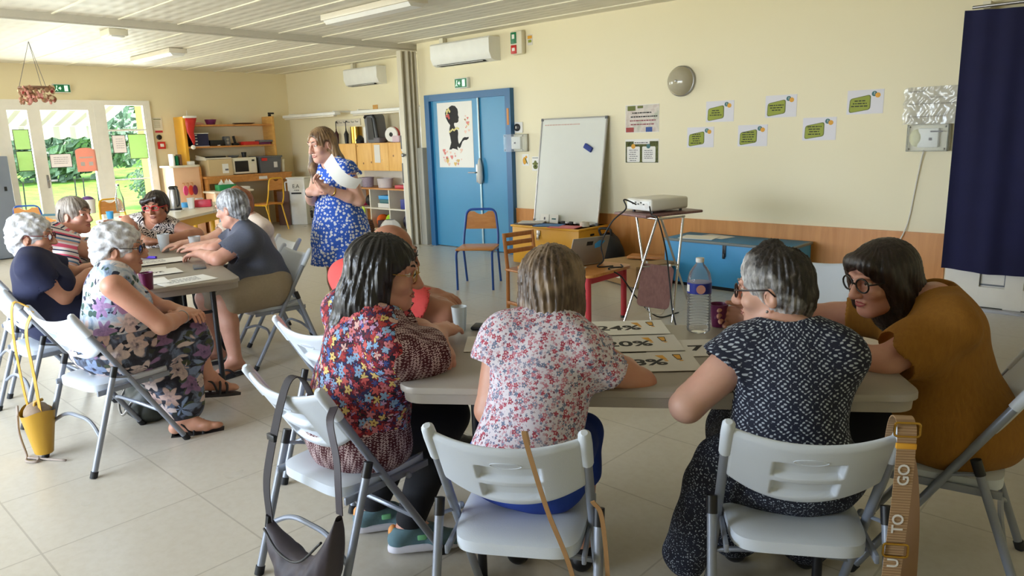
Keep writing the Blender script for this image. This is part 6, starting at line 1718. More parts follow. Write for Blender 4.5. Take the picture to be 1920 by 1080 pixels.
class Person:
    def __init__(s, label, pel, c7, yaw, head, hyaw, hpitch=0, hroll=0, w=1.0, female=True, syaw=None, skin=None, h=.005, arms=None, legs=None, hs=1.0, belly=1.0, aw=1.0, reach=1.0, sw=1.0):
        s.P = V3(pel); s.C = V3(c7); s.h = h; s.w = w; s.female = female; s.belly = belly; s.skin = skin; s.hs = hs; s.aw = aw; s.sw = sw
        s.loc = np.array([round(s.P[0], 3), round(s.P[1], 3), 0.0])
        s.t = thing('person', label, 'person', tuple(s.loc))
        u = nrm(s.C - s.P); f = dirv(yaw); f = nrm(f - u * (f @ u)); r = np.cross(f, u)
        s.Rm = np.stack([r, f, u], axis=1); s.L = np.linalg.norm(s.C - s.P); s.zs = s.L / .50
        s.tw = math.radians((syaw - yaw) if syaw is not None else 0)
        # head frame
        hf = dirv(hyaw); hr = np.cross(hf, (0, 0, 1)); q = rotm(hr, math.radians(hpitch)); hf = q @ hf; hu = q @ np.array([0, 0, 1.0])
        q = rotm(hf, math.radians(hroll)); hr = q @ hr; hu = q @ hu
        s.Hm = np.stack([hr, hf, hu], axis=1); s.H = V3(head)
        s.arm = {}
        for sd, (el, wr) in (arms or {}).items():
            sg = 1 if sd == 'R' else -1
            sh = s.T(sg * .172 * w * sw, -.005, .415)
            e = sh + nrm(V3(el) - sh) * min(max(np.linalg.norm(V3(el) - sh), .22), .29 * reach)
            wv = e + nrm(V3(wr) - e) * min(max(np.linalg.norm(V3(wr) - e), .19), .25 * reach)
            s.arm[sd] = [sh, e, wv, None]
        s.leg = {}
        s.fdir = dirv(yaw)
        for sd in 'LR':
            sg = 1 if sd == 'R' else -1
            hip = s.P + s.Rm[:, 0] * sg * .095 * w + np.array([0, 0, -.015])
            L = (legs or {}).get(sd)
            rr = np.cross(s.fdir, (0, 0, 1))
            if L is None:
                kn = hip + s.fdir * .40 + rr * sg * .03; kn[2] = .475; an_ = kn - s.fdir * .05; an_[2] = .085; fd = s.fdir
            else: kn, an_, fd = V3(L[0]), V3(L[1]), nrm(L[2])
            s.leg[sd] = [hip, kn, an_, fd]
    def T(s, x, y, z):
        """torso frame; z runs 0 pelvis .. .50 base of neck, y forward; shoulders may turn"""
        a = s.tw * min(1, max(0, z / .45)); c, n = math.cos(a), math.sin(a)
        # gentle rounding of the upper back
        yb = y - .02 * math.sin(PI * min(1, max(0, z / .5)))
        return s.P + s.Rm @ np.array([x * c - yb * n, x * n + yb * c, z * s.zs])
    def Tm(s, z):
        a = s.tw * min(1, max(0, z / .45)); return s.Rm @ np.array([[math.cos(a), -math.sin(a), 0], [math.sin(a), math.cos(a), 0], [0, 0, 1]])
    def Hp(s, x, y, z): return s.H + s.Hm @ (np.array([x, y, z]) * s.hs)
    # -------- shapes shared by skin and clothes (o = offset outwards)
    def torso(s, F, o=0.0, k=.03):
        w = s.w; z = s.zs
        F.ell(s.T(0, -.015, .02), (.178 * w + o, .138 * w + o, .125 + o), s.Tm(0), k)
        F.ell(s.T(0, .02 * s.belly, .15), (.158 * w + o, .128 * w * s.belly + o, .15 + o), s.Tm(.15), k + .02)
        F.ell(s.T(0, .005, .32), (.158 * w + o, .112 * w + o, .17 + o), s.Tm(.32), k + .02)
        F.cap(s.T(-.135 * w * s.sw, -.005, .425), s.T(.135 * w * s.sw, -.005, .425), .058 + o, .058 + o, k + .01)
        for g in (-1, 1):
            F.cap(s.T(g * .125 * w * s.sw, -.01, .44), s.T(g * .03, -.008, .505), .045 + o, .045 + o, k)
            if s.female: F.ell(s.T(g * .078 * w, .095 * w, .27), (.072 * w + o, .062 + o, .078 + o), s.Tm(.27), k)
    def upper_arm(s, F, sd, o=0.0, frac=1.0, k=.025, flare=0.0):
        sh, e, wv, _ = s.arm[sd]; a = s.aw
        p = sh + (e - sh) * frac; r0, r1 = .057 * a, .044 * a
        F.cap(sh, p, r0 + o, r0 + (r1 - r0) * frac + o + flare, k)
    def forearm(s, F, sd, o=0.0, frac=1.0):
        sh, e, wv, _ = s.arm[sd]; a = s.aw
        m = e + (wv - e) * .35
        F.cap(e, m, .043 * a + o, .042 * a + o, .02); 
        if frac > .35: F.cap(m, e + (wv - e) * frac, .042 * a + o, .028 * a + .012 * (1 - frac) + o, .015)
    def legs_f(s, F, o=0.0, th=1.0, sh=0.0, k=.04, w=1.0):
        for sd in 'LR':
            hip, kn, an_, fd = s.leg[sd]; W = s.w * w
            F.cap(hip, hip + (kn - hip) * th, .088 * W + o, (.088 + (.058 - .088) * th) * W + o, k)
            if sh > 0:
                m = kn + (an_ - kn) * min(.35, sh)
                F.cap(kn, m, .056 * W + o, .056 * W + o, .03)
                if sh > .35: F.cap(m, kn + (an_ - kn) * sh, .056 * W + o, (.056 + (.036 - .056) * (sh - .35) / .65) * W + o, .02)
    def head_f(s, F):
        hs = s.hs; E = lambda c, r, k=.02, op='u', M=None: F.ell(s.Hp(*c), V3(r) * hs, s.Hm if M is None else s.Hm @ M, k, op)
        K = lambda a, b, ra, rb, k=.012, op='u': F.cap(s.Hp(*a), s.Hp(*b), ra * hs, rb * hs, k, op)
        F.cap(s.T(0, -.005, .47), s.Hp(0, -.028, -.07), .055, .052 * hs, .03)
        E((0, -.015, .03), (.073, .093, .086)); E((0, .02, -.045), (.058, .066, .080), .03)
        K((0, .062, -.098), (0, .058, -.096), .022, .022, .025)
        for g in (-1, 1):
            K((g * .05, -.01, -.07), (g * .018, .058, -.10), .016, .016, .025)
            E((g * .038, .058, -.028), (.028, .026, .024), .02)
            K((g * .044, .075, .032), (g * .012, .088, .028), .010, .010, .014)
            E((g * .031, .095, .008), (.017, .014, .011), .010, 's')
            K((g * .022, .082, .017), (g * .043, .074, .014), .0065, .0055, .005)
            K((g * .022, .081, -.003), (g * .043, .073, -.002), .005, .004, .006)
            K((g * .012, .098, -.036), (g * .012, .096, -.036), .009, .009, .008)
            E((g * .076, -.012, -.012), (.009, .020, .031), .008, 'u', rotm((0, 0, 1), g * -.35) @ rotm((1, 0, 0), -.15))
            E((g * .084, -.006, -.008), (.006, .010, .017), .006, 's')
        K((0, .090, .018), (0, .112, -.032), .0075, .0125, .012)
        K((0, .110, -.034), (0, .104, -.038), .011, .010, .008)
        K((-.019, .083, -.0615), (.019, .083, -.0615), .0052, .0052, .006); K((-.016, .083, -.0725), (.016, .083, -.0725), .0058, .0058, .006)
        K((-.022, .094, -.067), (.022, .094, -.067), .0022, .0022, .004, 's')
    def hand_f(s, F, sd, d, n, curl=.5, spread=.2, thumb=.6, sc=1.0, curls=None):
        wv = s.arm[sd][2]; d = nrm(d); n = nrm(V3(n) - d * (V3(n) @ d)); lat = np.cross(d, n); sg = 1 if sd == 'R' else -1
        th = lat * sg                                    # thumb side when the palm faces n
        Mx = np.stack([lat, d, n], axis=1)
        F.ell(wv + d * .048 * sc, V3((.041, .054, .0165)) * sc, Mx, .018)
        F.cap(wv, wv + d * .03 * sc, .025 * sc, .026 * sc, .015)
        s.arm[sd][3] = (wv + d * .09 * sc, d, n, lat)
        for i, (o_, L) in enumerate(zip((.030, .0105, -.0095, -.029), (.070, .078, .073, .058))):
            b = wv + d * (.082 - .006 * (i == 3)) * sc + th * o_ * sc
            dd = nrm(d + th * spread * (o_ / .03) * .35); cu = curls[i] if curls else curl * (1 + .12 * i)
            p = b; r = .0094 * sc
            F.cap(b - d * .03 * sc, b, .0098 * sc, .0098 * sc, .012)
            for j, fr in enumerate((.46, .30, .24)):
                dd = rotm(np.cross(dd, n), cu * (.55, .85, .6)[j]) @ dd; q = p + dd * L * fr * sc
                F.cap(p, q, r, r * .93, .0035); p = q; r *= .93
        b = wv + d * .022 * sc + th * .026 * sc; dd = nrm(d * .75 + th * .65 + n * .35 * thumb)
        q = b + dd * .045 * sc; F.cap(b, q, .0145 * sc, .0115 * sc, .012)
        dd = nrm(dd + d * .35 + n * .2 * thumb - th * .25); p2 = q + dd * .030 * sc; F.cap(q, p2, .0112 * sc, .0102 * sc, .004)
        F.cap(p2, p2 + nrm(dd + d * .2) * .024 * sc, .0102 * sc, .0082 * sc, .004)
    def foot_f(s, F, sd, o=0.0, k=.012):
        hip, kn, an_, fd = s.leg[sd]; dn = nrm(an_ - kn)
        up = -dn if abs(dn @ fd) < .8 else np.array([0, 0, 1.0]); up = nrm(up - fd * (up @ fd))
        heel = an_ - up * .045 - fd * .035; ball = an_ - up * .058 + fd * .115; toe = an_ - up * .062 + fd * .165
        F.cap(an_, heel, .036 + o, .032 + o, k + .01); F.cap(an_ + fd * .02, ball, .034 + o, .026 + o, k + .015)
        side = np.cross(fd, up)
        F.ell(ball, (.043 + o, .05 + o, .024 + o), np.stack([side, fd, up], axis=1), k); F.ell(toe, (.038 + o, .035 + o, .018 + o), np.stack([side, fd, up], axis=1), k)
        F.cap(heel, ball, .028 + o, .026 + o, k)
        return up, side
    def body(s, hands=None, feet='LR', legs=True):
        F = Field(s.h); s.torso(F)
        if legs: s.legs_f(F, 0, 1, 1)
        if legs:
            for sd in feet: s.foot_f(F, sd)
        for sd in s.arm: s.upper_arm(F, sd); s.forearm(F, sd)
        for sd, a in (hands or {}).items(): s.hand_f(F, sd, *a[:2], **(a[2] if len(a) > 2 else {}))
        s.head_f(F)
        s.bodyo = field_obj(F, 'body', s.skin, s.t, s.loc)
        return s
    def garment(s, name, mat, o=.012, zlo=None, zhi=None, sleeves=None, neck=.062, legs=None, fold=.004, k=.035, extra=None, neckdrop=.0, vneck=0.0, flare=.012, hem=None, bottom=False):
        F = Field(s.h)
        for sd, fr in (sleeves or {}).items():
            if fr <= 0: continue
            s.upper_arm(F, sd, o + .006, min(fr, 1), .03, flare)
            if fr > 1: s.forearm(F, sd, o + .004, fr - 1)
            sh, e, wv, _ = s.arm[sd]
            a, b, f2 = (sh, e, fr) if fr <= 1 else (e, wv, fr - 1)
            p = a + (b - a) * f2; d = nrm(b - a)
            r = (.057 + (.044 - .057) * f2) * s.aw + o + .006 + flare if fr <= 1 else .04 * s.aw + o
            F.cap(p - d * .015, p + d * .14, r - .008, r + .03, .004, 's')
            F.ell(p + d * .10, (r * 2, r * 2, .10), np.stack([*_perp(d), d], axis=1), .004, 's')
        if bottom:
            F.ell(s.T(0, -.015, .02), (.178 * s.w + o, .138 * s.w + o, .125 + o), s.Tm(0), k); F.ell(s.T(0, .02, .10), (.150 * s.w + o, .118 * s.w * s.belly + o, .10 + o), s.Tm(.1), k)
        else: s.torso(F, o, k)
        if legs: s.legs_f(F, o + legs.get('o', .006), legs.get('th', 1), legs.get('sh', 0), .06, legs.get('w', 1.0))
        if extra: extra(F, o)
        ph = (1.3, 4.1, .7)
        if fold:
            Rm = s.Rm; P = s.P
            def fn(x, y, z):
                a = (x - P[0]) * Rm[0, 0] + (y - P[1]) * Rm[1, 0] + (z - P[2]) * Rm[2, 0]
                b_ = (x - P[0]) * Rm[0, 1] + (y - P[1]) * Rm[1, 1] + (z - P[2]) * Rm[2, 1]
                c = (x - P[0]) * Rm[0, 2] + (y - P[1]) * Rm[1, 2] + (z - P[2]) * Rm[2, 2]
                return fold * (np.sin(26 * a + 9 * c + ph[0] + 2.2 * np.sin(11 * c + 5 * b_)) * .5 + np.sin(38 * c + 14 * a + 2 * np.sin(17 * a + ph[1])) * .35 + np.sin(55 * b_ + 21 * c + ph[2]) * .2)
            F.wob(fn)
        # neck opening and hem
        nk = s.T(0, .0, .50 - neckdrop); top = s.T(0, .03, .66)
        if not bottom: F.cap(nk, top, neck, neck + .05, .008, 's')
        if vneck:
            F.cap(s.T(0, .09, .50), s.T(0, .16, .50 - vneck), .06, .012, .01, 's')
        if zlo is not None: F.cut(s.T(0, 0, zlo), -s.Rm[:, 2] if hem is None else hem)
        if zhi is not None: F.cut(s.T(0, 0, zhi), s.Rm[:, 2])
        return field_obj(F, name, mat, s.t, s.loc, (s.P, s.Rm))
    def hair(s, mat, prims, subs=(), amp=.003, fa=30, fz=20, curl=0.0, cutz=None, h=None, name='hair', facecut=True, earcut=False, direction='down'):
        F = Field(h or min(s.h, .0045)); hs = s.hs
        for p in prims:
            if p[0] == 'e': F.ell(s.Hp(*p[1]), V3(p[2]) * hs, s.Hm, p[3] if len(p) > 3 else .02)
            else: F.cap(s.Hp(*p[1]), s.Hp(*p[2]), p[3] * hs, p[4] * hs, p[5] if len(p) > 5 else .02)
        H = s.H; Hm = s.Hm
        def fn(x, y, z):
            a = ((x - H[0]) * Hm[0, 0] + (y - H[1]) * Hm[1, 0] + (z - H[2]) * Hm[2, 0]) / hs
            b_ = ((x - H[0]) * Hm[0, 1] + (y - H[1]) * Hm[1, 1] + (z - H[2]) * Hm[2, 1]) / hs
            c = ((x - H[0]) * Hm[0, 2] + (y - H[1]) * Hm[1, 2] + (z - H[2]) * Hm[2, 2]) / hs
            d = 0
            if amp:
                th = np.arctan2(a, b_ + .02)
                d = d + amp * (np.sin(fa * th + 2.5 * np.sin(fz * c + 3 * th)) * .6 + np.sin(fa * 1.9 * th - 1.5 * np.sin(fz * .7 * c)) * .4)
            if curl:
                d = d + curl * (np.sin(95 * a + 3 * np.sin(60 * c)) * np.sin(88 * b_ + 2) * .6 + np.sin(110 * c + 2.2 * np.sin(70 * a) + 1) * np.sin(75 * b_ + 60 * a) * .6)
            return d
        F.wob(fn)
        if facecut: F.ell(s.Hp(0, .105, -.045), V3((.066, .075, .105)) * hs, s.Hm, .012, 's')
        for q in subs:
            if q[0] == 'e': F.ell(s.Hp(*q[1]), V3(q[2]) * hs, s.Hm, q[3] if len(q) > 3 else .01, 's')
            else: F.cap(s.Hp(*q[1]), s.Hp(*q[2]), q[3] * hs, q[4] * hs, .01, 's')
        if cutz is not None: F.cut(s.Hp(0, 0, cutz), -s.Hm[:, 2])
        return field_obj(F, name, mat, s.t, s.loc)
    def place(s, mb, name, mat, sm=180, par=None):
        mb.v = [tuple(V3(p) - s.loc) for p in mb.v]
        return mb.obj(name, mat, par or s.t, sm)
    def face(s, iris=(70, 50, 34), brow=None, lip=(176, 96, 90)):
        for g in (-1, 1):
            c = s.Hp(g * .031, .0735, .007); b = MB()
            fr = nrm(s.Hm[:, 1]); q = Vector((0, 0, 1)).rotation_difference(Vector(fr)).to_matrix().to_4x4()
            b.xf(Matrix.Translation(c) @ q).sphere((0, 0, 0), .0118 * s.hs, 14, 10).xf()
            e = s.place(b, 'eye', M['eye_white'])
            b = MB().xf(Matrix.Translation(c + fr * .0102 * s.hs) @ q).lathe([(.0058 * s.hs, 0), (.0045 * s.hs, .0014), (0, .002)], n=14).xf(); s.place(b, 'iris', pm('iris_%d' % iris[0], iris, .2), 180, e)
            if brow:
                pts = spline([s.Hp(g * .014, .0935, .030), s.Hp(g * .030, .092, .038), s.Hp(g * .048, .076, .032)], 4)
                s.place(MB().tube(pts, [.0036] * 6 + [.0028] * 2 + [.0016], 6), 'eyebrow', pm('brow_%d' % brow[0], brow, .8))
        b = MB()
        up = spline([s.Hp(-.024, .083, -.067), s.Hp(-.010, .0905, -.0615), s.Hp(0, .0905, -.063), s.Hp(.010, .0905, -.0615), s.Hp(.024, .083, -.067)], 5)
        lo = spline([s.Hp(-.023, .083, -.068), s.Hp(-.009, .0905, -.0735), s.Hp(.009, .0905, -.0735), s.Hp(.023, .083, -.068)], 5)
        n1, n2 = len(up), len(lo)
        b.tube(up, [.0012 + .0020 * math.sin(PI * i / (n1 - 1)) for i in range(n1)], 7); b.tube(lo, [.0012 + .0026 * math.sin(PI * i / (n2 - 1)) for i in range(n2)], 7)
        s.place(b, 'lips', pm('lips_%d' % lip[1], lip, .4))
    def glasses(s, mat, rx=.024, rz=.020, r=.0016, sq=2.0, temple=None, lens=True):
        b = MB(); g_ = None
        for g in (-1, 1):
            pts = []
            for k in range(24):
                a = 2 * PI * k / 24; ca, sa = math.cos(a), math.sin(a)
                pts.append(s.Hp(g * .034 + rx * math.copysign(abs(ca) ** (2 / sq), ca), .103 - .10 * (g * .034 + rx * ca - g * .034) * g - .004, .004 + rz * math.copysign(abs(sa) ** (2 / sq), sa)))
            b.tube(pts, r, 6, True)
            b.tube([s.Hp(g * (.034 + rx), .097, .010), s.Hp(g * .079, .075, .012), s.Hp(g * .083, -.005, .014), s.Hp(g * .083, -.025, -.005)], r * .9, 6)
        b.tube(spline([s.Hp(-.034 + rx, .102, .006), s.Hp(0, .109, .011), s.Hp(.034 - rx, .102, .006)], 4), r, 6)
        o = s.place(b, 'glasses', mat)
        if lens:
            for g in (-1, 1):
                pts = [s.Hp(g * .034 + rx * .97 * math.cos(2 * PI * k / 20), .0985 - .10 * rx * math.cos(2 * PI * k / 20) * g, .004 + rz * .97 * math.sin(2 * PI * k / 20)) for k in range(20)]
                b = MB().add(pts, [tuple(range(20))]); s.place(b, 'lens', M['lens'], 0, o)
        return o
    def shoe(s, sd, mat, sole=None, o=.008, kind='shoe', name='shoe'):
        F = Field(.0045); up, side = s.foot_f(F, sd, o); hip, kn, an_, fd = s.leg[sd]
        F.cut(an_ + up * .0, up); F.cut(an_ - up * .082, -up)
        sh = field_obj(F, name, mat, s.t, s.loc)
        if sole:
            F = Field(.0045); c = an_ - up * .078
            Mx = np.stack([side, fd, up], axis=1)
            F.cap(c - fd * .04, c + fd * .15, .040, .046, .01); F.cut(c + up * .016, up); F.cut(c - up * .012, -up)
            field_obj(F, 'sole', sole, sh, s.loc)
        return sh

def _perp(d):
    a = nrm(np.cross(d, (0, 0, 1) if abs(d[2]) < .9 else (1, 0, 0))); return a, np.cross(d, a)
_pm = {}
def pm(name, col, rough=.5, **kw):
    if name not in _pm: _pm[name] = pmat(name, col, rough, **kw)
    return _pm[name]

# ------------------------------------------------------------------ skin, hair and cloth
def skinmat(name, c, red=(196, 110, 92)):
    n = NT(name); co = n.coord(); base = lin(c)
    f = n.noise(co, 7, 4, .6); g = n.noise(co, 60, 3)
    col = n.mix(n.rangef(f, .35, .75, 0, .35), base, lin(red))
    col = n.mix(n.rangef(g, .45, .7, 0, .10), col, tuple(x * .7 for x in base))
    n.base(col); n.bump(g, .06, .002)
    n.b.inputs['Subsurface Weight'].default_value = .08; n.b.inputs['Subsurface Radius'].default_value = (.02, .008, .004); n.b.inputs['Subsurface Scale'].default_value = .4
    return n.set(Roughness=.48)
SK = {'pale': skinmat('skin_pale', (224, 178, 156)), 'rosy': skinmat('skin_rosy', (212, 160, 138)), 'tan': skinmat('skin_tan', (182, 128, 102), (158, 92, 72)), 'warm': skinmat('skin_warm', (206, 154, 128))}
M['eye_white'] = pmat('eye_white', (232, 226, 220), .15); M['lens'] = clearmat('spectacle_lens', (.97, .97, .97), .10)

def hairmat(name, c1, c2, c3=None, sc=70, stretch=.09, rough=.42):
    n = NT(name); co = n.coord()
    v = n.mapping(co, (1, 1, stretch)); f = n.noise(v, sc, 4, .6, dist=.6)
    big = n.noise(co, 12, 2)
    col = n.ramp(f, [(.34, lin(c1)), (.62, lin(c2))])
    if c3: col = n.mix(n.rangef(big, .42, .62), col, n.ramp(f, [(.34, tuple(.75 * x for x in lin(c3))), (.62, lin(c3))]))
    n.base(col); n.bump(f, .5, .006)
    return n.set(Roughness=rough)
HM = {'black': hairmat('black_hair', (10, 9, 11), (30, 28, 32), rough=.30), 'darkbrown': hairmat('dark_brown_hair', (20, 15, 14), (46, 34, 30), rough=.36),
      'salt': hairmat('salt_and_pepper_hair', (120, 118, 118), (214, 212, 210), (62, 58, 58), 60, .35), 'white': hairmat('white_hair', (176, 176, 180), (232, 232, 234), (196, 196, 200), 55, .5, .55),
      'grey': hairmat('grey_hair', (120, 120, 124), (196, 198, 202), (96, 94, 96), 60, .4, .5), 'ash': hairmat('highlighted_brown_hair', (52, 40, 33), (112, 92, 74), (158, 136, 112), 80, .05),
      'blonde': hairmat('light_brown_hair', (62, 44, 32), (124, 94, 66), (164, 132, 94), 80, .06), 'greybrown': hairmat('grey_brown_hair', (84, 74, 66), (140, 128, 116), (170, 160, 150), 60, .4, .5),
      'auburn': hairmat('auburn_hair', (120, 66, 34), (170, 104, 60), None, 60, .4)}

def salt_hair():
    n = NT('silver_hair_dark_crown'); co = n.coord(); v = n.mapping(co, (1, 1, .3)); f = n.noise(v, 75, 4, .6, dist=.6); x, y, z = n.xyz(co)
    q = n.math('ADD', n.math('MULTIPLY', n.math('SUBTRACT', z, 1.04), 7.0), n.math('MULTIPLY', n.math('SUBTRACT', n.noise(co, 22, 3), .5), 1.6))
    q = n.math('ADD', q, n.math('MULTIPLY', n.math('ADD', x, .08), 6.0))
    n.base(n.mix(n.rangef(q, -.55, .15), n.ramp(f, [(.34, lin((150, 148, 148))), (.62, lin((226, 224, 222)))]), n.ramp(f, [(.36, lin((20, 17, 16))), (.60, lin((50, 43, 40))), (.76, lin((120, 112, 106)))])))
    n.bump(f, .5, .006); return n.set(Roughness=.45)
HM['salt'] = salt_hair()
def cloth(name, fn, rough=.85, weave=.12):
    n = NT(name); fn(n); 
    return n.set(Roughness=rough)
def weave(n, amt=.15, sc=700):
    n.bump(n.noise(n.coord(), sc / 4, 3), amt, .002)
def petals(n, uv, sc, k=5, wob=.3, dims='3D', rnd=1.0):
    o = n.vor(uv, sc, 'F1', dims, rnd); d = n.vmath('SUBTRACT', uv, o['Position']); x, y, z = n.xyz(d)
    ang = n.math('ARCTAN2', z, n.math('ADD', x, n.math('MULTIPLY', y, .7))); r = n.math('MULTIPLY', n.vmath('LENGTH', d), sc)
    lob = n.math('ADD', 1.0, n.math('MULTIPLY', n.math('COSINE', n.math('MULTIPLY', ang, k)), wob))
    return n.math('DIVIDE', r, lob), o['Color'], r

def cl_flowers(n):                     # big embroidered flowers, woven tweed pattern towards hem and right side
    co = n.coord(); uv = co
    base = n.ramp(n.noise(uv, 42, 4, .7), [(.3, lin((26, 20, 40))), (.45, lin((110, 24, 40))), (.55, lin((36, 40, 84))), (.68, lin((140, 170, 206))), (.75, lin((70, 24, 36)))], 'CONSTANT')
    d2, c2, r2 = petals(n, uv, 42, 6, .3)
    base = n.mix(n.math('LESS_THAN', d2, .42), base, n.ramp(n.xyz(c2)[1], [(0, lin((150, 30, 44))), (.25, lin((130, 176, 220))), (.45, lin((206, 84, 96))), (.62, lin((60, 90, 160))), (.8, lin((190, 150, 190)))], 'CONSTANT'))
    d1, c1, r1 = petals(n, uv, 32, 5, .32)
    fl = n.ramp(n.xyz(c1)[0], [(0, lin((204, 92, 90))), (.2, lin((224, 196, 120))), (.42, lin((206, 120, 128))), (.56, lin((140, 172, 206))), (.76, lin((176, 58, 58))), (.88, lin((216, 176, 168)))], 'CONSTANT')
    base = n.mix(n.math('LESS_THAN', d1, .47), base, lin((40, 16, 28)))
    base = n.mix(n.math('LESS_THAN', d1, .42), base, fl)
    base = n.mix(n.math('LESS_THAN', r1, .12), base, lin((150, 70, 40)))
    x, y, z = n.xyz(n.coord('UV'))
    tw = n.math('SINE', n.math('ADD', n.math('MULTIPLY', x, 420), n.math('MULTIPLY', n.math('SINE', n.math('MULTIPLY', y, 520)), 2.2)))
    tw2 = n.math('SINE', n.math('SUBTRACT', n.math('MULTIPLY', y, 470), n.math('MULTIPLY', n.math('SINE', n.math('MULTIPLY', x, 300)), 1.6)))
    tweed = n.mix(n.rangef(n.math('MULTIPLY', tw, tw2), .12, .3), lin((74, 18, 30)), lin((212, 190, 190)))
    ox, oy, oz = n.xyz(co)
    wv = n.math('MULTIPLY', n.math('SUBTRACT', n.noise(co, 9, 2), .5), .14)
    m1 = n.math('GREATER_THAN', n.math('ADD', n.math('ADD', n.math('MULTIPLY', ox, .73), n.math('MULTIPLY', oy, .68)), wv), .20)
    m2 = n.math('LESS_THAN', n.math('ADD', oz, wv), .555)
    n.base(n.mix(n.math('MAXIMUM', m1, m2), base, tweed)); weave(n)

def cl_ditsy(n):                       # white with small red, pink and blue-grey blossoms
    uv = n.coord()
    c = n.mix(n.noise(uv, 30, 2), lin((214, 204, 216)), lin((230, 224, 230)))
    for sc, th, stops in ((105, .40, [(0, (120, 62, 84)), (.25, (190, 120, 140)), (.45, (104, 112, 146)), (.7, (196, 160, 176))]), (58, .40, [(0, (178, 76, 94)), (.3, (196, 124, 140)), (.5, (112, 124, 152)), (.74, (150, 150, 176)), (.88, (160, 62, 82))])):
        d, col, r = petals(n, uv, sc, 5, .28)
        c = n.mix(n.math('LESS_THAN', d, th), c, n.ramp(n.xyz(col)[0], [(p, lin(q)) for p, q in stops], 'CONSTANT'))
        c = n.mix(n.math('LESS_THAN', r, th * .35), c, lin((226, 196, 190)))
    n.base(c); weave(n)

def cl_damask(n):                      # navy with rows of pale ornament
    uv = n.coord('UV'); x, y, z = n.xyz(uv); p = .066
    a = n.math('MULTIPLY', x, 2 * PI / p); b = n.math('MULTIPLY', y, 2 * PI / .056)
    ca = n.math('COSINE', a); cb = n.math('COSINE', b)
    g = n.math('ADD', ca, cb)
    ring = n.math('ABSOLUTE', n.math('SINE', n.math('MULTIPLY', g, 2.6)))
    br = n.math('COSINE', n.math('ADD', n.math('MULTIPLY', a, 3), n.math('MULTIPLY', cb, 1.4))); bq = n.math('COSINE', n.math('MULTIPLY', b, 4))
    m = n.math('MULTIPLY', ring, n.math('ADD', n.math('MULTIPLY', n.math('MULTIPLY', br, bq), .6), .55))
    m = n.rangef(n.math('ADD', m, n.math('MULTIPLY', n.math('SUBTRACT', n.noise(uv, 260, 2), .5), .5)), .50, .72)
    n.base(n.mix(m, lin((26, 30, 50)), lin((178, 186, 196)))); weave(n)
def cl_speck(n):                       # the dress's skirt: the same colours, tiny
    uv = n.coord(); d = n.vor(uv, 150, 'F1', '3D')['Distance']; e = n.noise(uv, 120, 3, .6)
    n.base(n.mix(n.math('MULTIPLY', n.math('LESS_THAN', d, .32), n.rangef(e, .42, .5)), lin((22, 26, 44)), lin((170, 180, 192)))); weave(n)
def cl_mustard(n):
    co = n.coord(); f = n.noise(n.mapping(co, (60, 60, 14)), 1.6, 4, .6); n.base(n.mix(f, lin((134, 88, 20)), lin((166, 114, 34)))); n.bump(f, .5, .004)
def _tropic(n, stops, flo, leaf):
    co = n.coord(); dv = n.vmath('ADD', co, n.vmath('SCALE', n.noise(co, 14, 3, out=1), .03))
    c = n.ramp(n.noise(co, 9, 4, .6, dist=1.0), stops)
    d2, c2, r2 = petals(n, dv, 17, 2, .45)
    c = n.mix(n.math('LESS_THAN', d2, .36), c, n.mix(n.rangef(n.xyz(c2)[1], .4, .6), leaf[0], leaf[1]))
    d1, c1, r1 = petals(n, dv, 9.5, 6, .30, rnd=.85)
    streak = n.rangef(n.noise(co, 60, 2), .4, .65)
    pet = n.ramp(n.xyz(c1)[0], [(p, lin(q)) for p, q in flo], 'CONSTANT')
    pet = n.mix(n.math('MULTIPLY', streak, n.rangef(r1, .45, .05)), pet, lin((70, 64, 96)))
    c = n.mix(n.rangef(d1, .50, .44), c, pet)
    n.base(n.mix(n.rangef(r1, .14, .08), c, lin((34, 32, 48)))); weave(n)
def cl_tropic(n):                      # large pale flowers with navy, lilac and bottle green
    _tropic(n, [(.32, lin((64, 72, 106))), (.42, lin((150, 170, 196))), (.55, lin((206, 212, 222))), (.68, lin((224, 212, 212)))], [(0, (232, 220, 218)), (.35, (180, 198, 222)), (.6, (166, 132, 176)), (.78, (226, 206, 204))], (lin((62, 88, 80)), lin((38, 42, 64))))
def cl_tropic_dark(n):
    _tropic(n, [(.34, lin((24, 24, 34))), (.48, lin((48, 50, 62))), (.60, lin((112, 126, 152))), (.70, lin((30, 30, 42)))], [(0, (206, 188, 182)), (.35, (128, 146, 178)), (.55, (140, 108, 146)), (.75, (190, 160, 148))], (lin((70, 78, 58)), lin((24, 26, 38))))
def cl_stripes(n):
    uv = n.coord('UV'); x, y, z = n.xyz(uv); f = n.math('FRACT', n.math('MULTIPLY', n.math('ADD', y, n.math('MULTIPLY', n.math('SINE', n.math('MULTIPLY', x, 11)), .006)), 7.2))
    n.base(n.ramp(f, [(0, lin((228, 216, 214))), (.14, lin((40, 52, 84))), (.20, lin((228, 216, 214))), (.32, lin((222, 92, 120))), (.48, lin((228, 216, 214))), (.56, lin((216, 170, 150))), (.66, lin((96, 130, 160))), (.74, lin((228, 216, 214))), (.84, lin((40, 52, 84))), (.92, lin((222, 92, 120)))], 'CONSTANT')); weave(n)
def cl_zebra(n):
    uv = n.coord(); f = n.math('SINE', n.math('MULTIPLY', n.noise(uv, 12, 1.5, .4, dist=1.6), 46)); n.base(n.mix(n.rangef(f, -.15, .1), lin((30, 26, 34)), lin((226, 216, 210)))); weave(n)
def cl_bluedots(n):
    uv = n.coord(); d, c, r = petals(n, uv, 40, 3, .10, rnd=.6); n.base(n.mix(n.math('LESS_THAN', d, .41), lin((50, 96, 200)), lin((226, 230, 240)))); weave(n)
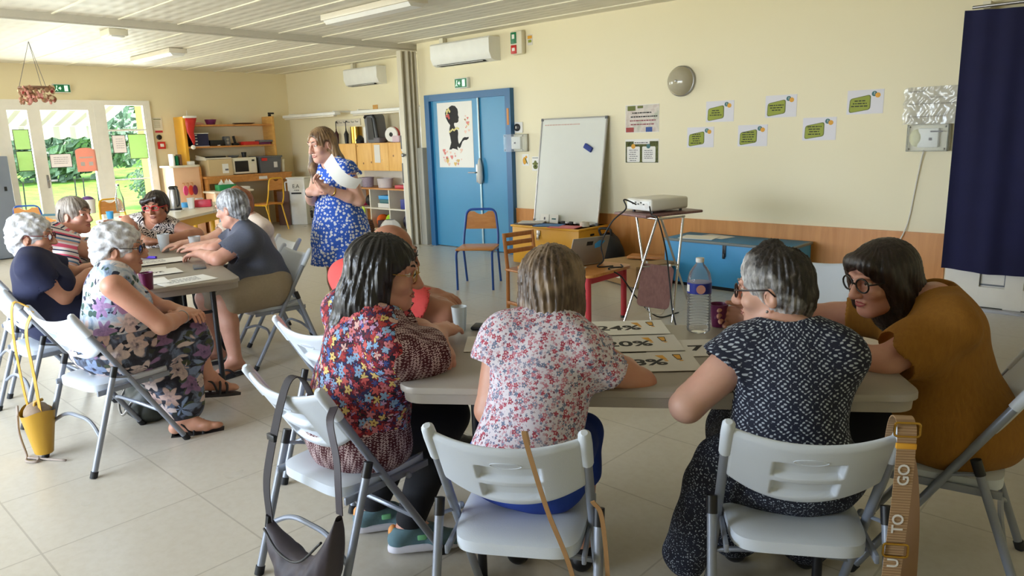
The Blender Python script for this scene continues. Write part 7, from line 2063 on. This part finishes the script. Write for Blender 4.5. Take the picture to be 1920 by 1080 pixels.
def plain(c, c2=None, sc=60):
    def f(n):
        n.base(n.mix(n.noise(n.coord(), sc, 4, .6), lin(c), lin(c2 or tuple(min(255, int(x * 1.12)) for x in c)))); weave(n)
    return f
CLO = {k: cloth(nm, fn) for k, nm, fn in (('flowers', 'embroidered_flower_cloth', cl_flowers), ('ditsy', 'ditsy_flower_cloth', cl_ditsy), ('damask', 'navy_ornament_cloth', cl_damask), ('speck', 'navy_speckled_cloth', cl_speck), ('mustard', 'mustard_muslin', cl_mustard), ('tropic', 'tropical_print_cloth', cl_tropic), ('tropic_dark', 'dark_tropical_print_cloth', cl_tropic_dark), ('stripes', 'striped_jersey', cl_stripes), ('zebra', 'zebra_print_cloth', cl_zebra), ('dots', 'blue_heart_cloth', cl_bluedots),
      ('heather', 'heather_grey_jersey', plain((72, 76, 92), (96, 100, 116), 120)), ('navy', 'navy_jersey', plain((24, 28, 58))), ('cream', 'cream_knit', plain((222, 206, 190))), ('coral', 'coral_jersey', plain((214, 78, 76))), ('khaki', 'khaki_cotton', plain((150, 136, 116))), ('black', 'black_cotton', plain((20, 20, 26))), ('blue', 'royal_blue_cotton', plain((30, 62, 150))), ('darknavy', 'dark_navy_denim', plain((26, 30, 46))), ('brownred', 'maroon_red_cotton', plain((150, 30, 40))))}
M['sneaker'] = pmat('grey_teal_knit', (92, 122, 132), .8, bump=.3, bscale=90); M['sole'] = pmat('white_rubber_sole', (214, 212, 222), .6)
M['sandal'] = pmat('dark_leather', (34, 30, 32), .5); M['brown_shoe'] = pmat('brown_shoe_leather', (84, 44, 36), .5)

CAPS = [('e', (0, -.018, .035), (.088, .108, .092)), ('e', (0, -.045, -.02), (.080, .072, .080), .03)]
EARS = (('e', (.088, -.004, -.016), (.030, .024, .036)), ('e', (-.088, -.004, -.016), (.030, .024, .036)))

# ---- woman in the pink-flowered blouse, seen from behind
p = Person('person seen from behind in a white blouse with tiny pink flowers', (-1.355, 1.475, .525), (-1.385, 1.635, .935), 119, (-1.425, 1.70, 1.03), 122, -12, w=.88, skin=SK['warm'], h=.0045, aw=1.05, sw=.84,
           arms={'L': ((-1.49, 1.50, .765), (-1.54, 1.73, .785)), 'R': ((-1.20, 1.775, .765), (-1.41, 1.90, .785))}, hs=.98)
p.body({'L': (dirv(70), (.3, 0, -1), dict(curl=.25)), 'R': (dirv(160), (0, 0, -1), dict(curl=.3))})
p.garment('blouse', CLO['ditsy'], .016, zlo=-.06, sleeves={'L': .26, 'R': .38}, neck=.060, flare=.012)
p.garment('trousers', CLO['blue'], .010, bottom=True, legs=dict(th=1, sh=.35), neck=.001)
p.face(brow=(110, 92, 78))
p.hair(HM['ash'], CAPS + [('c', (0, -.03, .03), (0, -.04, -.115), .104, .088, .03), ('e', (0, -.02, -.06), (.104, .085, .085), .03)], subs=(('c', (0, .10, -.03), (0, .13, -.16), .072, .085),), amp=.0045, fa=34, cutz=-.165)
for sd in 'LR': p.shoe(sd, M['black'])

# ---- woman in the dark patterned dress
p = Person('person with short grey hair in a navy patterned dress, seen from behind', (-.77, 1.985, .52), (-.82, 2.05, .905), 120, (-.888, 2.09, 1.018), -168, -4, w=.92, skin=SK['pale'], h=.0042, aw=1.12, sw=.84, belly=1.05,
           arms={'L': ((-.965, 1.90, .775), (-1.02, 2.11, .785)), 'R': ((-.745, 2.17, .765), (-.89, 2.33, .785))}, hs=1.0)
p.body({'L': (dirv(75), (0, 0, -1), dict(curl=.3)), 'R': (dirv(150), (0, 0, -1), dict(curl=.3))})
p.garment('dress_top', CLO['damask'], .017, zlo=-.10, sleeves={'L': .24, 'R': .22}, neck=.066, flare=.010)
def skirt_D(F, o):
    P = p.P; f = p.fdir; r = np.cross(f, (0, 0, 1))
    for sd in 'LR':
        hip, kn, an_, fd = p.leg[sd]; F.cap(kn, an_ + np.array([0, 0, .03]), .085, .11, .06)
    F.cap(P - r * .20 + f * .02 - np.array([0, 0, .03]), P - r * .29 + f * .10 - np.array([0, 0, .38]), .085, .075, .06)
    F.ell(P + f * .05 + np.array([0, 0, -.02]), (.185, .165, .09), None, .05)
p.garment('dress_skirt', CLO['speck'], .018, bottom=True, legs=dict(th=1, sh=.2, w=1.15), neck=.001, extra=skirt_D, fold=.006)
p.hair(HM['salt'], [('e', (0, -.015, .040), (.085, .108, .094)), ('e', (0, -.045, -.015), (.080, .074, .080), .03), ('c', (0, -.06, -.03), (0, -.058, -.095), .058, .042, .03), ('c', (-.02, .05, .10), (.02, .0, .125), .022, .03, .02)], subs=EARS, amp=.004, fa=26, fz=14, curl=.003)
p.face(lip=(176, 104, 96), brow=(120, 108, 100)); p.glasses(pm('dark_tortoise', (40, 28, 30), .3), r=.0028)
p.place(MB().sphere(p.Hp(-.081, .0, -.050), .0045, 10, 8), 'earring', M['steel'])
for sd in 'LR': p.shoe(sd, M['black'])

# ---- black-haired woman in the flower-embroidered blouse
p = Person('person with black shoulder-length hair and gold glasses, in a colourful flowered blouse', (-2.05, 1.365, .53), (-1.95, 1.405, .945), 86, (-1.93, 1.446, 1.062), 41, -6, w=1.02, skin=SK['rosy'], h=.0045, belly=1.05, syaw=78,
           arms={'R': ((-1.82, 1.48, .785), (-1.93, 1.66, .79)), 'L': ((-2.03, 1.68, .785), (-1.84, 1.58, .81))}, legs={'L': ((-2.12, 1.66, .48), (-2.20, 1.50, .095), (.55, .83, 0)), 'R': ((-1.93, 1.68, .48), (-1.98, 1.50, .095), (.62, .78, 0))})
p.body({'R': (dirv(110), (-.3, 0, -1), dict(curl=.3)), 'L': (nrm((.75, -.35, -.35)), (-.2, -.4, -1), dict(curl=.5))})
def drape_A(F, o):
    for sd, q in (('R', .16), ('L', .16)):
        sh, e, wv, _ = p.arm[sd]; m = sh + (e - sh) * .62
        F.cap(m, p.T(.11 if sd == 'R' else -.11, .0, .18), .058, .080, .07)
    F.ell(p.P + np.array([0, .01, -.05]), (.215, .175, .14), None, .07)
p.garment('blouse', CLO['flowers'], .022, zlo=-.16, sleeves={'R': .78, 'L': .80}, neck=.068, flare=.022, extra=drape_A, fold=.006, hem=(0, 0, -1))
p.garment('trousers', CLO['black'], .010, bottom=True, legs=dict(th=1, sh=.93, w=1.05), neck=.001)
p.hair(HM['black'], [('e', (0, -.02, .036), (.094, .114, .096)), ('c', (0, -.04, .02), (0, -.055, -.10), .100, .098, .03), ('e', (0, -.06, -.10), (.112, .088, .085), .03), ('e', (0, -.125, -.185), (.092, .048, .04), .02), ('c', (0, -.07, -.10), (0, -.10, -.18), .098, .085, .03), ('c', (.080, .004, .05), (.090, -.025, -.09), .024, .028, .02), ('c', (-.078, .03, .03), (-.090, .015, -.09), .026, .03, .02)],
       subs=(('c', (0, .105, -.02), (0, .13, -.16), .070, .080), ('c', (.05, .075, -.02), (.06, .085, -.15), .045, .062)), amp=.0048, fa=22, fz=26, cutz=-.235)
p.face(brow=(40, 34, 32)); p.glasses(M['gold'], r=.0014)
for sd in 'LR':
    s_ = p.shoe(sd, M['sneaker'], M['sole'], .010)
    hip, kn, an_, fd = p.leg[sd]
    p.place(MB().sphere(an_ - fd * .055 - np.array([0, 0, .02]), (.02, .02, .028), 10, 8), 'heel_patch', pm('peach_heel_lining', (236, 160, 90), .7), 180, None)
    sd_ = np.cross(fd, (0, 0, 1)); R_ = Matrix.Translation(an_ + fd * .05 + sd_ * .042 - np.array([0, 0, .03])) @ Matrix.Rotation(math.atan2(fd[1], fd[0]), 4, 'Z')
    b = MB().xf(R_).rbox((0, 0, 0), (.036, .012, .022), .004).xf(); p.place(b, 'strap_tab', pm('mint_strap', (130, 206, 150), .6), 40)

# ---- man in red behind her
p = Person('person, balding man with round glasses in a coral red T-shirt, behind the black-haired woman', (-2.625, 1.80, .53), (-2.565, 1.85, .935), 84, (-2.50, 1.912, 1.018), 44, -14, w=1.08, female=False, skin=SK['tan'], h=.006, aw=1.15, belly=1.15,
           arms={'R': ((-2.225, 1.955, .775), (-2.44, 2.06, .785)), 'L': ((-2.66, 2.10, .785), (-2.45, 2.10, .80))})
p.body({'R': (dirv(170), (-.3, 0, -1), dict(curl=.3)), 'L': (dirv(0), (0, 0, -1), dict(curl=.3))})
p.garment('tshirt', CLO['coral'], .014, zlo=-.08, sleeves={'R': .62, 'L': .62}, neck=.062)
p.garment('trousers', CLO['darknavy'], .010, bottom=True, legs=dict(th=1, sh=.95), neck=.001)
p.hair(HM['grey'], [('e', (0, -.025, .01), (.080, .098, .062)), ('e', (0, -.05, -.03), (.074, .062, .05), .02)], subs=EARS + (('e', (0, .03, .085), (.085, .12, .075)),), amp=.001)
p.face(brow=(120, 110, 104)); p.glasses(M['black_metal'], rx=.023, rz=.021, r=.0018)
for sd in 'LR': p.shoe(sd, M['black'])

# ---- woman in mustard at the right end
p = Person('person with black fringe and round glasses in a mustard tunic at the right table end', (-.525, 2.655, .53), (-.585, 2.665, .925), 190, (-.735, 2.60, .985), 238, -9, w=1.06, skin=SK['rosy'], h=.0045, aw=1.1, belly=1.1, syaw=202,
           arms={'L': ((-.635, 2.385, .77), (-.87, 2.325, .785)), 'R': ((-.935, 2.775, .79), (-1.20, 2.60, .785))}, reach=1.2)
p.body({'L': (dirv(190), (0, 0, -1), dict(curl=.35)), 'R': (dirv(214), nrm((.45, -.75, -.1)), dict(curl=.62, thumb=1.0, spread=.25))})
def drape_E(F, o):
    for sd in 'LR':
        sh, e, wv, _ = p.arm[sd]; m = sh + (e - sh) * .55
        F.cap(m, p.T(.10 if sd == 'R' else -.10, .0, .22), .056, .075, .06)
    F.ell(p.P + np.array([.03, .0, -.02]), (.225, .215, .16), None, .08)
    for sd in 'LR':
        hip, kn, an_, fd = p.leg[sd]; F.cap(hip, hip + (kn - hip) * .45, .105, .10, .06)
p.garment('tunic', CLO['mustard'], .018, zlo=-.15, sleeves={'L': .80, 'R': .80}, neck=.066, flare=.007, extra=drape_E, fold=.006, vneck=.08, hem=(0, 0, -1))
p.garment('trousers', CLO['black'], .012, bottom=True, legs=dict(th=1, sh=.9, w=1.1), neck=.001)
p.hair(HM['darkbrown'], [('e', (0, -.015, .040), (.093, .116, .094)), ('c', (0, -.035, .02), (0, -.075, -.12), .098, .098, .03), ('e', (0, -.10, -.15), (.112, .075, .095), .04), ('e', (0, .078, .068), (.070, .030, .040), .02), ('c', (.074, .045, .04), (.088, .0, -.10), .026, .036, .02), ('c', (-.076, .035, .05), (-.090, -.03, -.10), .024, .034, .02)],
       subs=(('c', (0, .115, -.045), (0, .13, -.20), .068, .09), ('c', (-.05, .09, -.03), (-.055, .10, -.16), .045, .06)), amp=.003, fa=36, fz=14, cutz=-.235)
p.face(iris=(60, 44, 34), lip=(170, 76, 78)); p.glasses(pm('black_acetate', (20, 18, 20), .25), rx=.026, rz=.024, r=.0030)
p.place(MB().tube([p.T(.055 * math.cos(a), .10 + .035 * math.sin(a), .45 - .10 * math.sin(a)) for a in [PI * (.12 + .76 * k / 14) for k in range(15)]], .008, 7), 'bead_necklace', pm('white_beads', (206, 200, 196), .4, var=.5, vscale=160), 180)
for sd in 'LR': p.shoe(sd, M['brown_shoe'])

# ---- woman in the floral dress, far table
p = Person('person with white wavy hair and a hoop earring in a sleeveless floral dress', (-3.86, 1.195, .525), (-3.845, 1.235, .925), 84, (-3.86, 1.275, 1.005), 56, -3, w=1.02, skin=SK['warm'], h=.005, aw=1.02, belly=1.15, syaw=72,
           arms={'R': ((-3.615, 1.33, .64), (-3.74, 1.50, .635)), 'L': ((-3.99, 1.45, .66), (-3.82, 1.54, .63))},
           legs={'R': ((-3.81, 1.53, .52), (-3.865, 1.63, .235), nrm((-.12, .96, -.24))), 'L': ((-3.90, 1.54, .44), (-3.76, 1.42, .09), nrm((.45, .85, 0)))})
p.body({'R': (nrm((-.55, .2, .1)), (0, -.2, -1), dict(curl=.6)), 'L': (nrm((.8, .1, .1)), (0, 0, -1), dict(curl=.6))})
p.garment('dress_top', CLO['tropic'], .014, zlo=-.01, sleeves={}, neck=.072)
def skirt_F(F, o):
    for sd, q in (('R', .30), ('L', .80)):
        hip, kn, an_, fd = p.leg[sd]; F.cap(kn, kn + (an_ - kn) * q, .085, .09 if sd == 'R' else .105, .06)
    F.ell(p.P + np.array([0, 0, -.01]), (.225, .205, .12), None, .06)
    F.cap(p.P + np.array([.05, .1, -.1]), p.leg['L'][1] + np.array([.10, -.12, -.22]), .08, .09, .08)
p.garment('dress_skirt', CLO['tropic_dark'], .014, bottom=True, legs=dict(th=1, sh=.1, w=1.12), neck=.001, extra=skirt_F, fold=.007)
p.hair(HM['white'], [('e', (0, -.02, .040), (.094, .118, .100)), ('e', (0, -.055, -.02), (.088, .080, .088), .03), ('c', (0, -.07, -.04), (0, -.06, -.085), .06, .05, .03)], subs=EARS, amp=.0, curl=.0075)
p.face(brow=(150, 140, 130)); p.glasses(pm('dark_tortoise', (40, 28, 30), .3), r=.0022)
c_ = p.Hp(.083, -.008, -.066); p.place(MB().tube([c_ + p.Hm[:, 1] * .020 * math.cos(2 * PI * k / 20) + p.Hm[:, 2] * .020 * math.sin(2 * PI * k / 20) for k in range(20)], .003, 6, True), 'hoop_earring', M['gold'])
sh, e, wv, _ = p.arm['R']; d_ = nrm(wv - e); a_, b_ = _perp(d_)
p.place(MB().tube([wv - d_ * .03 + .033 * (a_ * math.cos(2 * PI * k / 20) + b_ * math.sin(2 * PI * k / 20)) for k in range(20)], .003, 6, True), 'bracelet', M['steel'])
# open strappy sandals
for sd in 'LR':
    hip, kn, an_, fd = p.leg[sd]; up = np.array([0, 0, 1.0]) if sd == 'L' else nrm(np.array([-.05, .3, .95])); side = np.cross(fd, up)
    b = MB()
    sl = []
    for k in range(14):
        t_ = k / 13; sl.append((-.06 + .26 * t_, .030 + .014 * math.sin(PI * t_)))
    out = [(a, w_) for a, w_ in sl] + [(a, -w_) for a, w_ in reversed(sl)]
    o_ = an_ - up * .088
    b.prism(out, o_, fd, side, .016); 
    if sd == 'R': b.tube([o_ - fd * .03, o_ - fd * .045 - up * .06], [.018, .012], 10)
    else: b.tube([o_ - fd * .03, o_ - fd * .03 + np.array([0, 0, -(o_[2])])], [.02, .016], 10)
    for q, hgt in ((.10, .052), (.055, .065)):
        b.tube(spline([o_ + fd * q + side * .046, o_ + fd * q + side * .030 + up * hgt, o_ + fd * q - side * .030 + up * hgt, o_ + fd * q - side * .046], 5), .007, 6)
    b.tube(spline([o_ + fd * .05 + side * .043, an_ + fd * .0 + side * .042 - up * .02, an_ - fd * .05 - up * .01, an_ - side * .042 - up * .02, o_ + fd * .05 - side * .043], 5), .006, 6)
    p.place(b, 'sandal', M['sandal'], 60)

# ---- woman in the navy T-shirt
p = Person('person with white curly hair in a navy T-shirt at the left edge', (-4.80, 1.17, .53), (-4.84, 1.14, .915), 82, (-4.865, 1.15, 1.01), 56, -3, w=1.06, skin=SK['warm'], h=.006, aw=1.08, belly=1.15, syaw=70,
           arms={'R': ((-4.665, 1.19, .66), (-4.80, 1.40, .775)), 'L': ((-5.03, 1.36, .74), (-4.93, 1.52, .79))})
p.body({'R': (dirv(110), (-.5, 0, -1), dict(curl=.4)), 'L': (dirv(60), (0, 0, -1), dict(curl=.4))})
p.garment('tshirt', CLO['navy'], .016, zlo=-.09, sleeves={'R': .5, 'L': .5}, neck=.062)
p.garment('trousers', CLO['navy'], .012, bottom=True, legs=dict(th=1, sh=.9, w=1.1), neck=.001)
p.hair(HM['white'], [('e', (0, -.02, .040), (.094, .116, .100)), ('e', (0, -.055, -.02), (.086, .078, .088), .03), ('c', (0, -.07, -.04), (0, -.06, -.08), .06, .05, .03)], subs=EARS, amp=0, curl=.009)
p.face(brow=(150, 140, 130)); p.glasses(pm('dark_red_acetate', (110, 30, 34), .3), r=.0024)
for sd in 'LR': p.shoe(sd, M['black'])

# ---- woman in the striped T-shirt
p = Person('person with short grey-brown hair in a pink and navy striped T-shirt at the far table', (-5.48, 1.33, .53), (-5.575, 1.50, .955), 66, (-5.615, 1.60, 1.05), 34, 0, w=1.02, skin=SK['rosy'], h=.006, aw=1.1, syaw=48,
           arms={'R': ((-5.50, 1.70, .755), (-5.66, 1.83, .90)), 'L': ((-5.80, 1.72, .78), (-5.66, 1.92, .78))})
p.body({'R': (nrm((-.2, .15, .9)), (-.5, .5, 0), dict(curl=.9)), 'L': (dirv(40), (0, 0, -1), dict(curl=.4))})
p.garment('tshirt', CLO['stripes'], .015, zlo=-.08, sleeves={'R': .60, 'L': .60}, neck=.068, neckdrop=.02)
p.garment('trousers', CLO['darknavy'], .012, bottom=True, legs=dict(th=1, sh=.9), neck=.001)
p.hair(HM['greybrown'], [('e', (0, -.018, .040), (.088, .112, .096)), ('e', (0, -.05, -.02), (.082, .076, .082), .03), ('c', (0, -.065, -.04), (0, -.06, -.09), .055, .042, .03)], subs=EARS, amp=.003, fa=24)
p.face(brow=(96, 80, 70))
p.place(MB().tube(spline([p.Hp(.089, -.045, .05), p.Hp(.096, -.055, .0), p.Hp(.088, -.05, -.05)], 6), .004, 6), 'hair_slide', M['black'])
for sd in 'LR': p.shoe(sd, M['black'])

# ---- woman with red glasses at the far end
p = Person('person with red glasses and a black and white sleeveless top, facing the camera', (-6.22, 2.26, .53), (-6.17, 2.32, .925), -22, (-6.075, 2.315, 1.02), -46, -3, w=1.10, skin=SK['tan'], h=.006, aw=1.2, belly=1.1, syaw=-38,
           arms={'L': ((-5.86, 2.52, .785), (-5.80, 2.27, .785)), 'R': ((-5.97, 2.06, .785), (-5.755, 2.12, .785))})
p.body({'L': (nrm((.05, -.9, 0)), (0, 0, -1), dict(curl=.3)), 'R': (nrm((.7, .6, 0)), (0, 0, -1), dict(curl=.3))})
p.garment('top', CLO['zebra'], .014, zlo=-.08, sleeves={}, neck=.072, vneck=.13)
p.garment('trousers', CLO['black'], .012, bottom=True, legs=dict(th=1, sh=.9, w=1.05), neck=.001)
p.hair(HM['darkbrown'], [('e', (0, -.018, .042), (.088, .110, .094)), ('e', (0, -.05, -.01), (.080, .074, .078), .03), ('c', (-.045, .075, .085), (.068, .066, .052), .022, .026, .02), ('c', (.075, .05, .05), (.084, .02, -.02), .02, .018, .02)], subs=(EARS[1],), amp=.003, fa=22)
p.face(brow=(50, 36, 32), lip=(120, 60, 62)); p.glasses(pm('red_acetate', (200, 34, 44), .3), rx=.027, rz=.018, r=.0034, sq=3.2)
sh, e, wv, _ = p.arm['R']; d_ = nrm(wv - e); a_, b_ = _perp(d_)
for q in (.02, .035, .05): p.place(MB().tube([wv - d_ * q + .034 * (a_ * math.cos(2 * PI * k / 18) + b_ * math.sin(2 * PI * k / 18)) for k in range(18)], .003, 6, True), 'bangle', M['chrome'])
for sd in 'LR': p.shoe(sd, M['black'])

# ---- grey-haired man
p = Person('person, grey-haired man in a grey T-shirt and khaki shorts at the far table', (-4.63, 2.42, .525), (-4.675, 2.30, .955), -100, (-4.685, 2.265, 1.075), -150, -8, w=1.10, female=False, skin=SK['rosy'], h=.005, aw=1.05, belly=1.25, syaw=-112,
           arms={'L': ((-4.525, 2.06, .775), (-4.72, 2.04, .80)), 'R': ((-4.85, 2.20, .79), (-4.97, 2.17, .79))},
           legs={'L': ((-4.475, 2.05, .50), (-4.50, 2.09, .10), nrm((.15, -.98, 0))), 'R': ((-4.77, 2.06, .49), (-4.85, 2.12, .10), nrm((-.3, -.95, 0)))})
p.body({'L': (nrm((-.85, -.42, -.1)), (0, 0, -1), dict(curl=.45, spread=.6)), 'R': (nrm((-.95, .05, 0)), (0, 0, -1), dict(curl=.4))})
p.garment('tshirt', CLO['heather'], .015, zlo=-.035, sleeves={'L': .72, 'R': .72}, neck=.064)
p.garment('shorts', CLO['khaki'], .014, bottom=True, legs=dict(th=.90, sh=0, w=1.12), neck=.001)
p.hair(HM['grey'], [('e', (0, -.02, .042), (.086, .108, .092)), ('e', (0, -.05, -.01), (.080, .070, .072), .03), ('c', (0, -.07, -.03), (0, -.062, -.075), .05, .035, .03)], subs=EARS, amp=.003, fa=20, curl=.003)
p.face(brow=(130, 126, 122)); p.glasses(M['steel'], r=.0014)
p.place(MB().tube(spline([p.T(-.06, .14, .02), p.T(-.08, .16, .05), p.T(-.05, .17, .02), p.T(-.09, .17, -.02)], 6), .006, 6), 'drawstring', CLO['khaki'])
for sd in 'LR':
    hip, kn, an_, fd = p.leg[sd]; up = np.array([0, 0, 1.0]); side = np.cross(fd, up); o_ = an_ - up * .095
    b = MB(); sl = [(-.07 + .27 * k / 13, .034 + .014 * math.sin(PI * k / 13)) for k in range(14)]
    b.prism([(a, w_) for a, w_ in sl] + [(a, -w_) for a, w_ in reversed(sl)], o_, fd, side, .018)
    for g in (-1, 1): b.tube(spline([o_ + fd * .14 + up * .045, o_ + fd * .09 + side * g * .035 + up * .055, o_ + fd * .04 + side * g * .047 + up * .01], 5), .007, 6)
    p.place(b, 'flip_flop', pm('slate_rubber', (46, 48, 56), .7), 60)

# ---- woman in the pale top behind him
p = Person('person in a pale cream top, mostly hidden behind the grey-haired man', (-5.20, 2.68, .53), (-5.17, 2.62, .95), -96, (-5.20, 2.56, 1.05), -130, -6, w=1.08, skin=SK['pale'], h=.007, aw=1.1, belly=1.1,
           arms={'L': ((-5.08, 2.39, .785), (-5.20, 2.22, .785)), 'R': ((-5.38, 2.40, .785), (-5.40, 2.21, .785))})
p.body({'L': (dirv(-140), (0, 0, -1), dict(curl=.4)), 'R': (dirv(-100), (0, 0, -1), dict(curl=.4))})
p.garment('top', CLO['cream'], .016, zlo=-.08, sleeves={'L': .62, 'R': .62}, neck=.070, neckdrop=.02)
p.garment('trousers', CLO['black'], .012, bottom=True, legs=dict(th=1, sh=.95), neck=.001)
p.hair(HM['auburn'], CAPS + [('e', (.0, -.02, .11), (.03, .04, .03), .03)], subs=EARS, amp=.003)
p.face(); 
for sd in 'LR': p.shoe(sd, M['black'])

# ---- standing woman with a sheet of paper
p = Person('person with long light brown hair standing in a blue dress with white hearts, holding paper', (-4.60, 3.05, .86), (-4.615, 3.015, 1.355), -85, (-4.635, 2.965, 1.472), -84, -10, w=.92, skin=SK['pale'], h=.005, belly=1.12, hs=.98,
           arms={'R': ((-4.735, 2.93, 1.11), (-4.575, 2.80, 1.15)), 'L': ((-4.44, 3.10, 1.115), (-4.47, 2.87, 1.165))},
           legs={'L': ((-4.50, 3.04, .46), (-4.49, 3.08, .09), dirv(-70)), 'R': ((-4.69, 3.02, .46), (-4.70, 3.06, .09), dirv(-95))})
p.body({'R': (nrm((.72, .25, .12)), (-.1, .7, -.2), dict(curl=.35)), 'L': (nrm((-.35, -.5, .45)), nrm((.1, -.3, 1)), dict(curl=.75, thumb=1.0))})
def skirt_W(F, o):
    P = p.P
    F.cap(P + np.array([0, 0, .10]), P + np.array([0, 0, -.02]), .165, .205, .05)
    F.cap(P + np.array([0, 0, -.02]), P + np.array([0, .0, -.26]), .20, .245, .06)
    for sd in 'LR':
        sh, e, wv, _ = p.arm[sd]; F.ell(sh + np.array([0, 0, .012]), (.072, .06, .035), None, .02)
p.garment('dress', CLO['dots'], .012, zlo=-.255, sleeves={'L': .14, 'R': .14}, neck=.072, vneck=.10, flare=.018, extra=skirt_W, fold=.007, hem=(0, 0, -1))
p.hair(HM['blonde'], [('e', (0, -.02, .038), (.086, .108, .092)), ('c', (0, -.045, .0), (0, -.07, -.15), .085, .075, .03), ('c', (0, -.08, -.15), (.0, -.10, -.27), .085, .06, .03), ('c', (.072, .02, .0), (.085, .05, -.16), .026, .034, .03), ('c', (.085, .05, -.16), (.07, .075, -.33), .034, .022, .03), ('c', (-.070, -.04, .0), (-.085, -.06, -.16), .022, .034, .03)],
       subs=(('e', (-.088, .006, -.012), (.028, .030, .045)), ('e', (0, .105, .03), (.062, .05, .055)), ('c', (0, .115, -.03), (0, .14, -.16), .068, .07)), amp=.0035, fa=30, fz=10)
p.face(brow=(96, 70, 52), lip=(190, 110, 104))
sh, e, wv, _ = p.arm['R']; d_ = nrm(wv - e); a_, b_ = _perp(d_)
p.place(MB().tube([wv - d_ * .03 + .031 * (a_ * math.cos(2 * PI * k / 18) + b_ * math.sin(2 * PI * k / 18)) for k in range(18)], .005, 6, True), 'hair_tie', M['black'])
sh, e, wv, _ = p.arm['L']; d_ = nrm(wv - e); a_, b_ = _perp(d_)
p.place(MB().tube([wv - d_ * .04 + .032 * (a_ * math.cos(2 * PI * k / 18) + b_ * math.sin(2 * PI * k / 18)) for k in range(18)], .005, 6, True), 'wrist_watch', M['gold'])
for sd in 'LR': p.shoe(sd, M['white'])
q = MB(); A0 = np.array([-4.425, 2.835, 1.335]); U = np.array([.115, .16, -.165]) / .257; W_ = nrm(np.cross(U, (.80, -.56, -.1)))
def paperf(u, v):
    return A0 + U * .27 * u + W_ * (-.10 * v) * (1 - .15 * u) + np.array([.02, -.03, -.045]) * math.sin(PI * u)
q.grid(paperf, 14, 8); q.grid(lambda u, v: paperf(u, v) + np.array([.0004, -.0008, .0004]), 14, 8)
tag(q.obj('held_paper', M['paper'], None, 180), 'curled white sheet of paper held by the standing woman', 'paper sheet')

# ------------------------------------------------------------------ repeats of a kind share a group
_cnt = {}
for o in COL.objects:
    if o.parent is None and 'category' in o: _cnt.setdefault(o.name.split('.')[0], []).append(o)
for k, l in _cnt.items():
    if len(l) > 1:
        for o in l:
            if 'group' not in o: o['group'] = ('people' if k == 'person' else k.replace('_', ' ') + 's') + ' in the room'
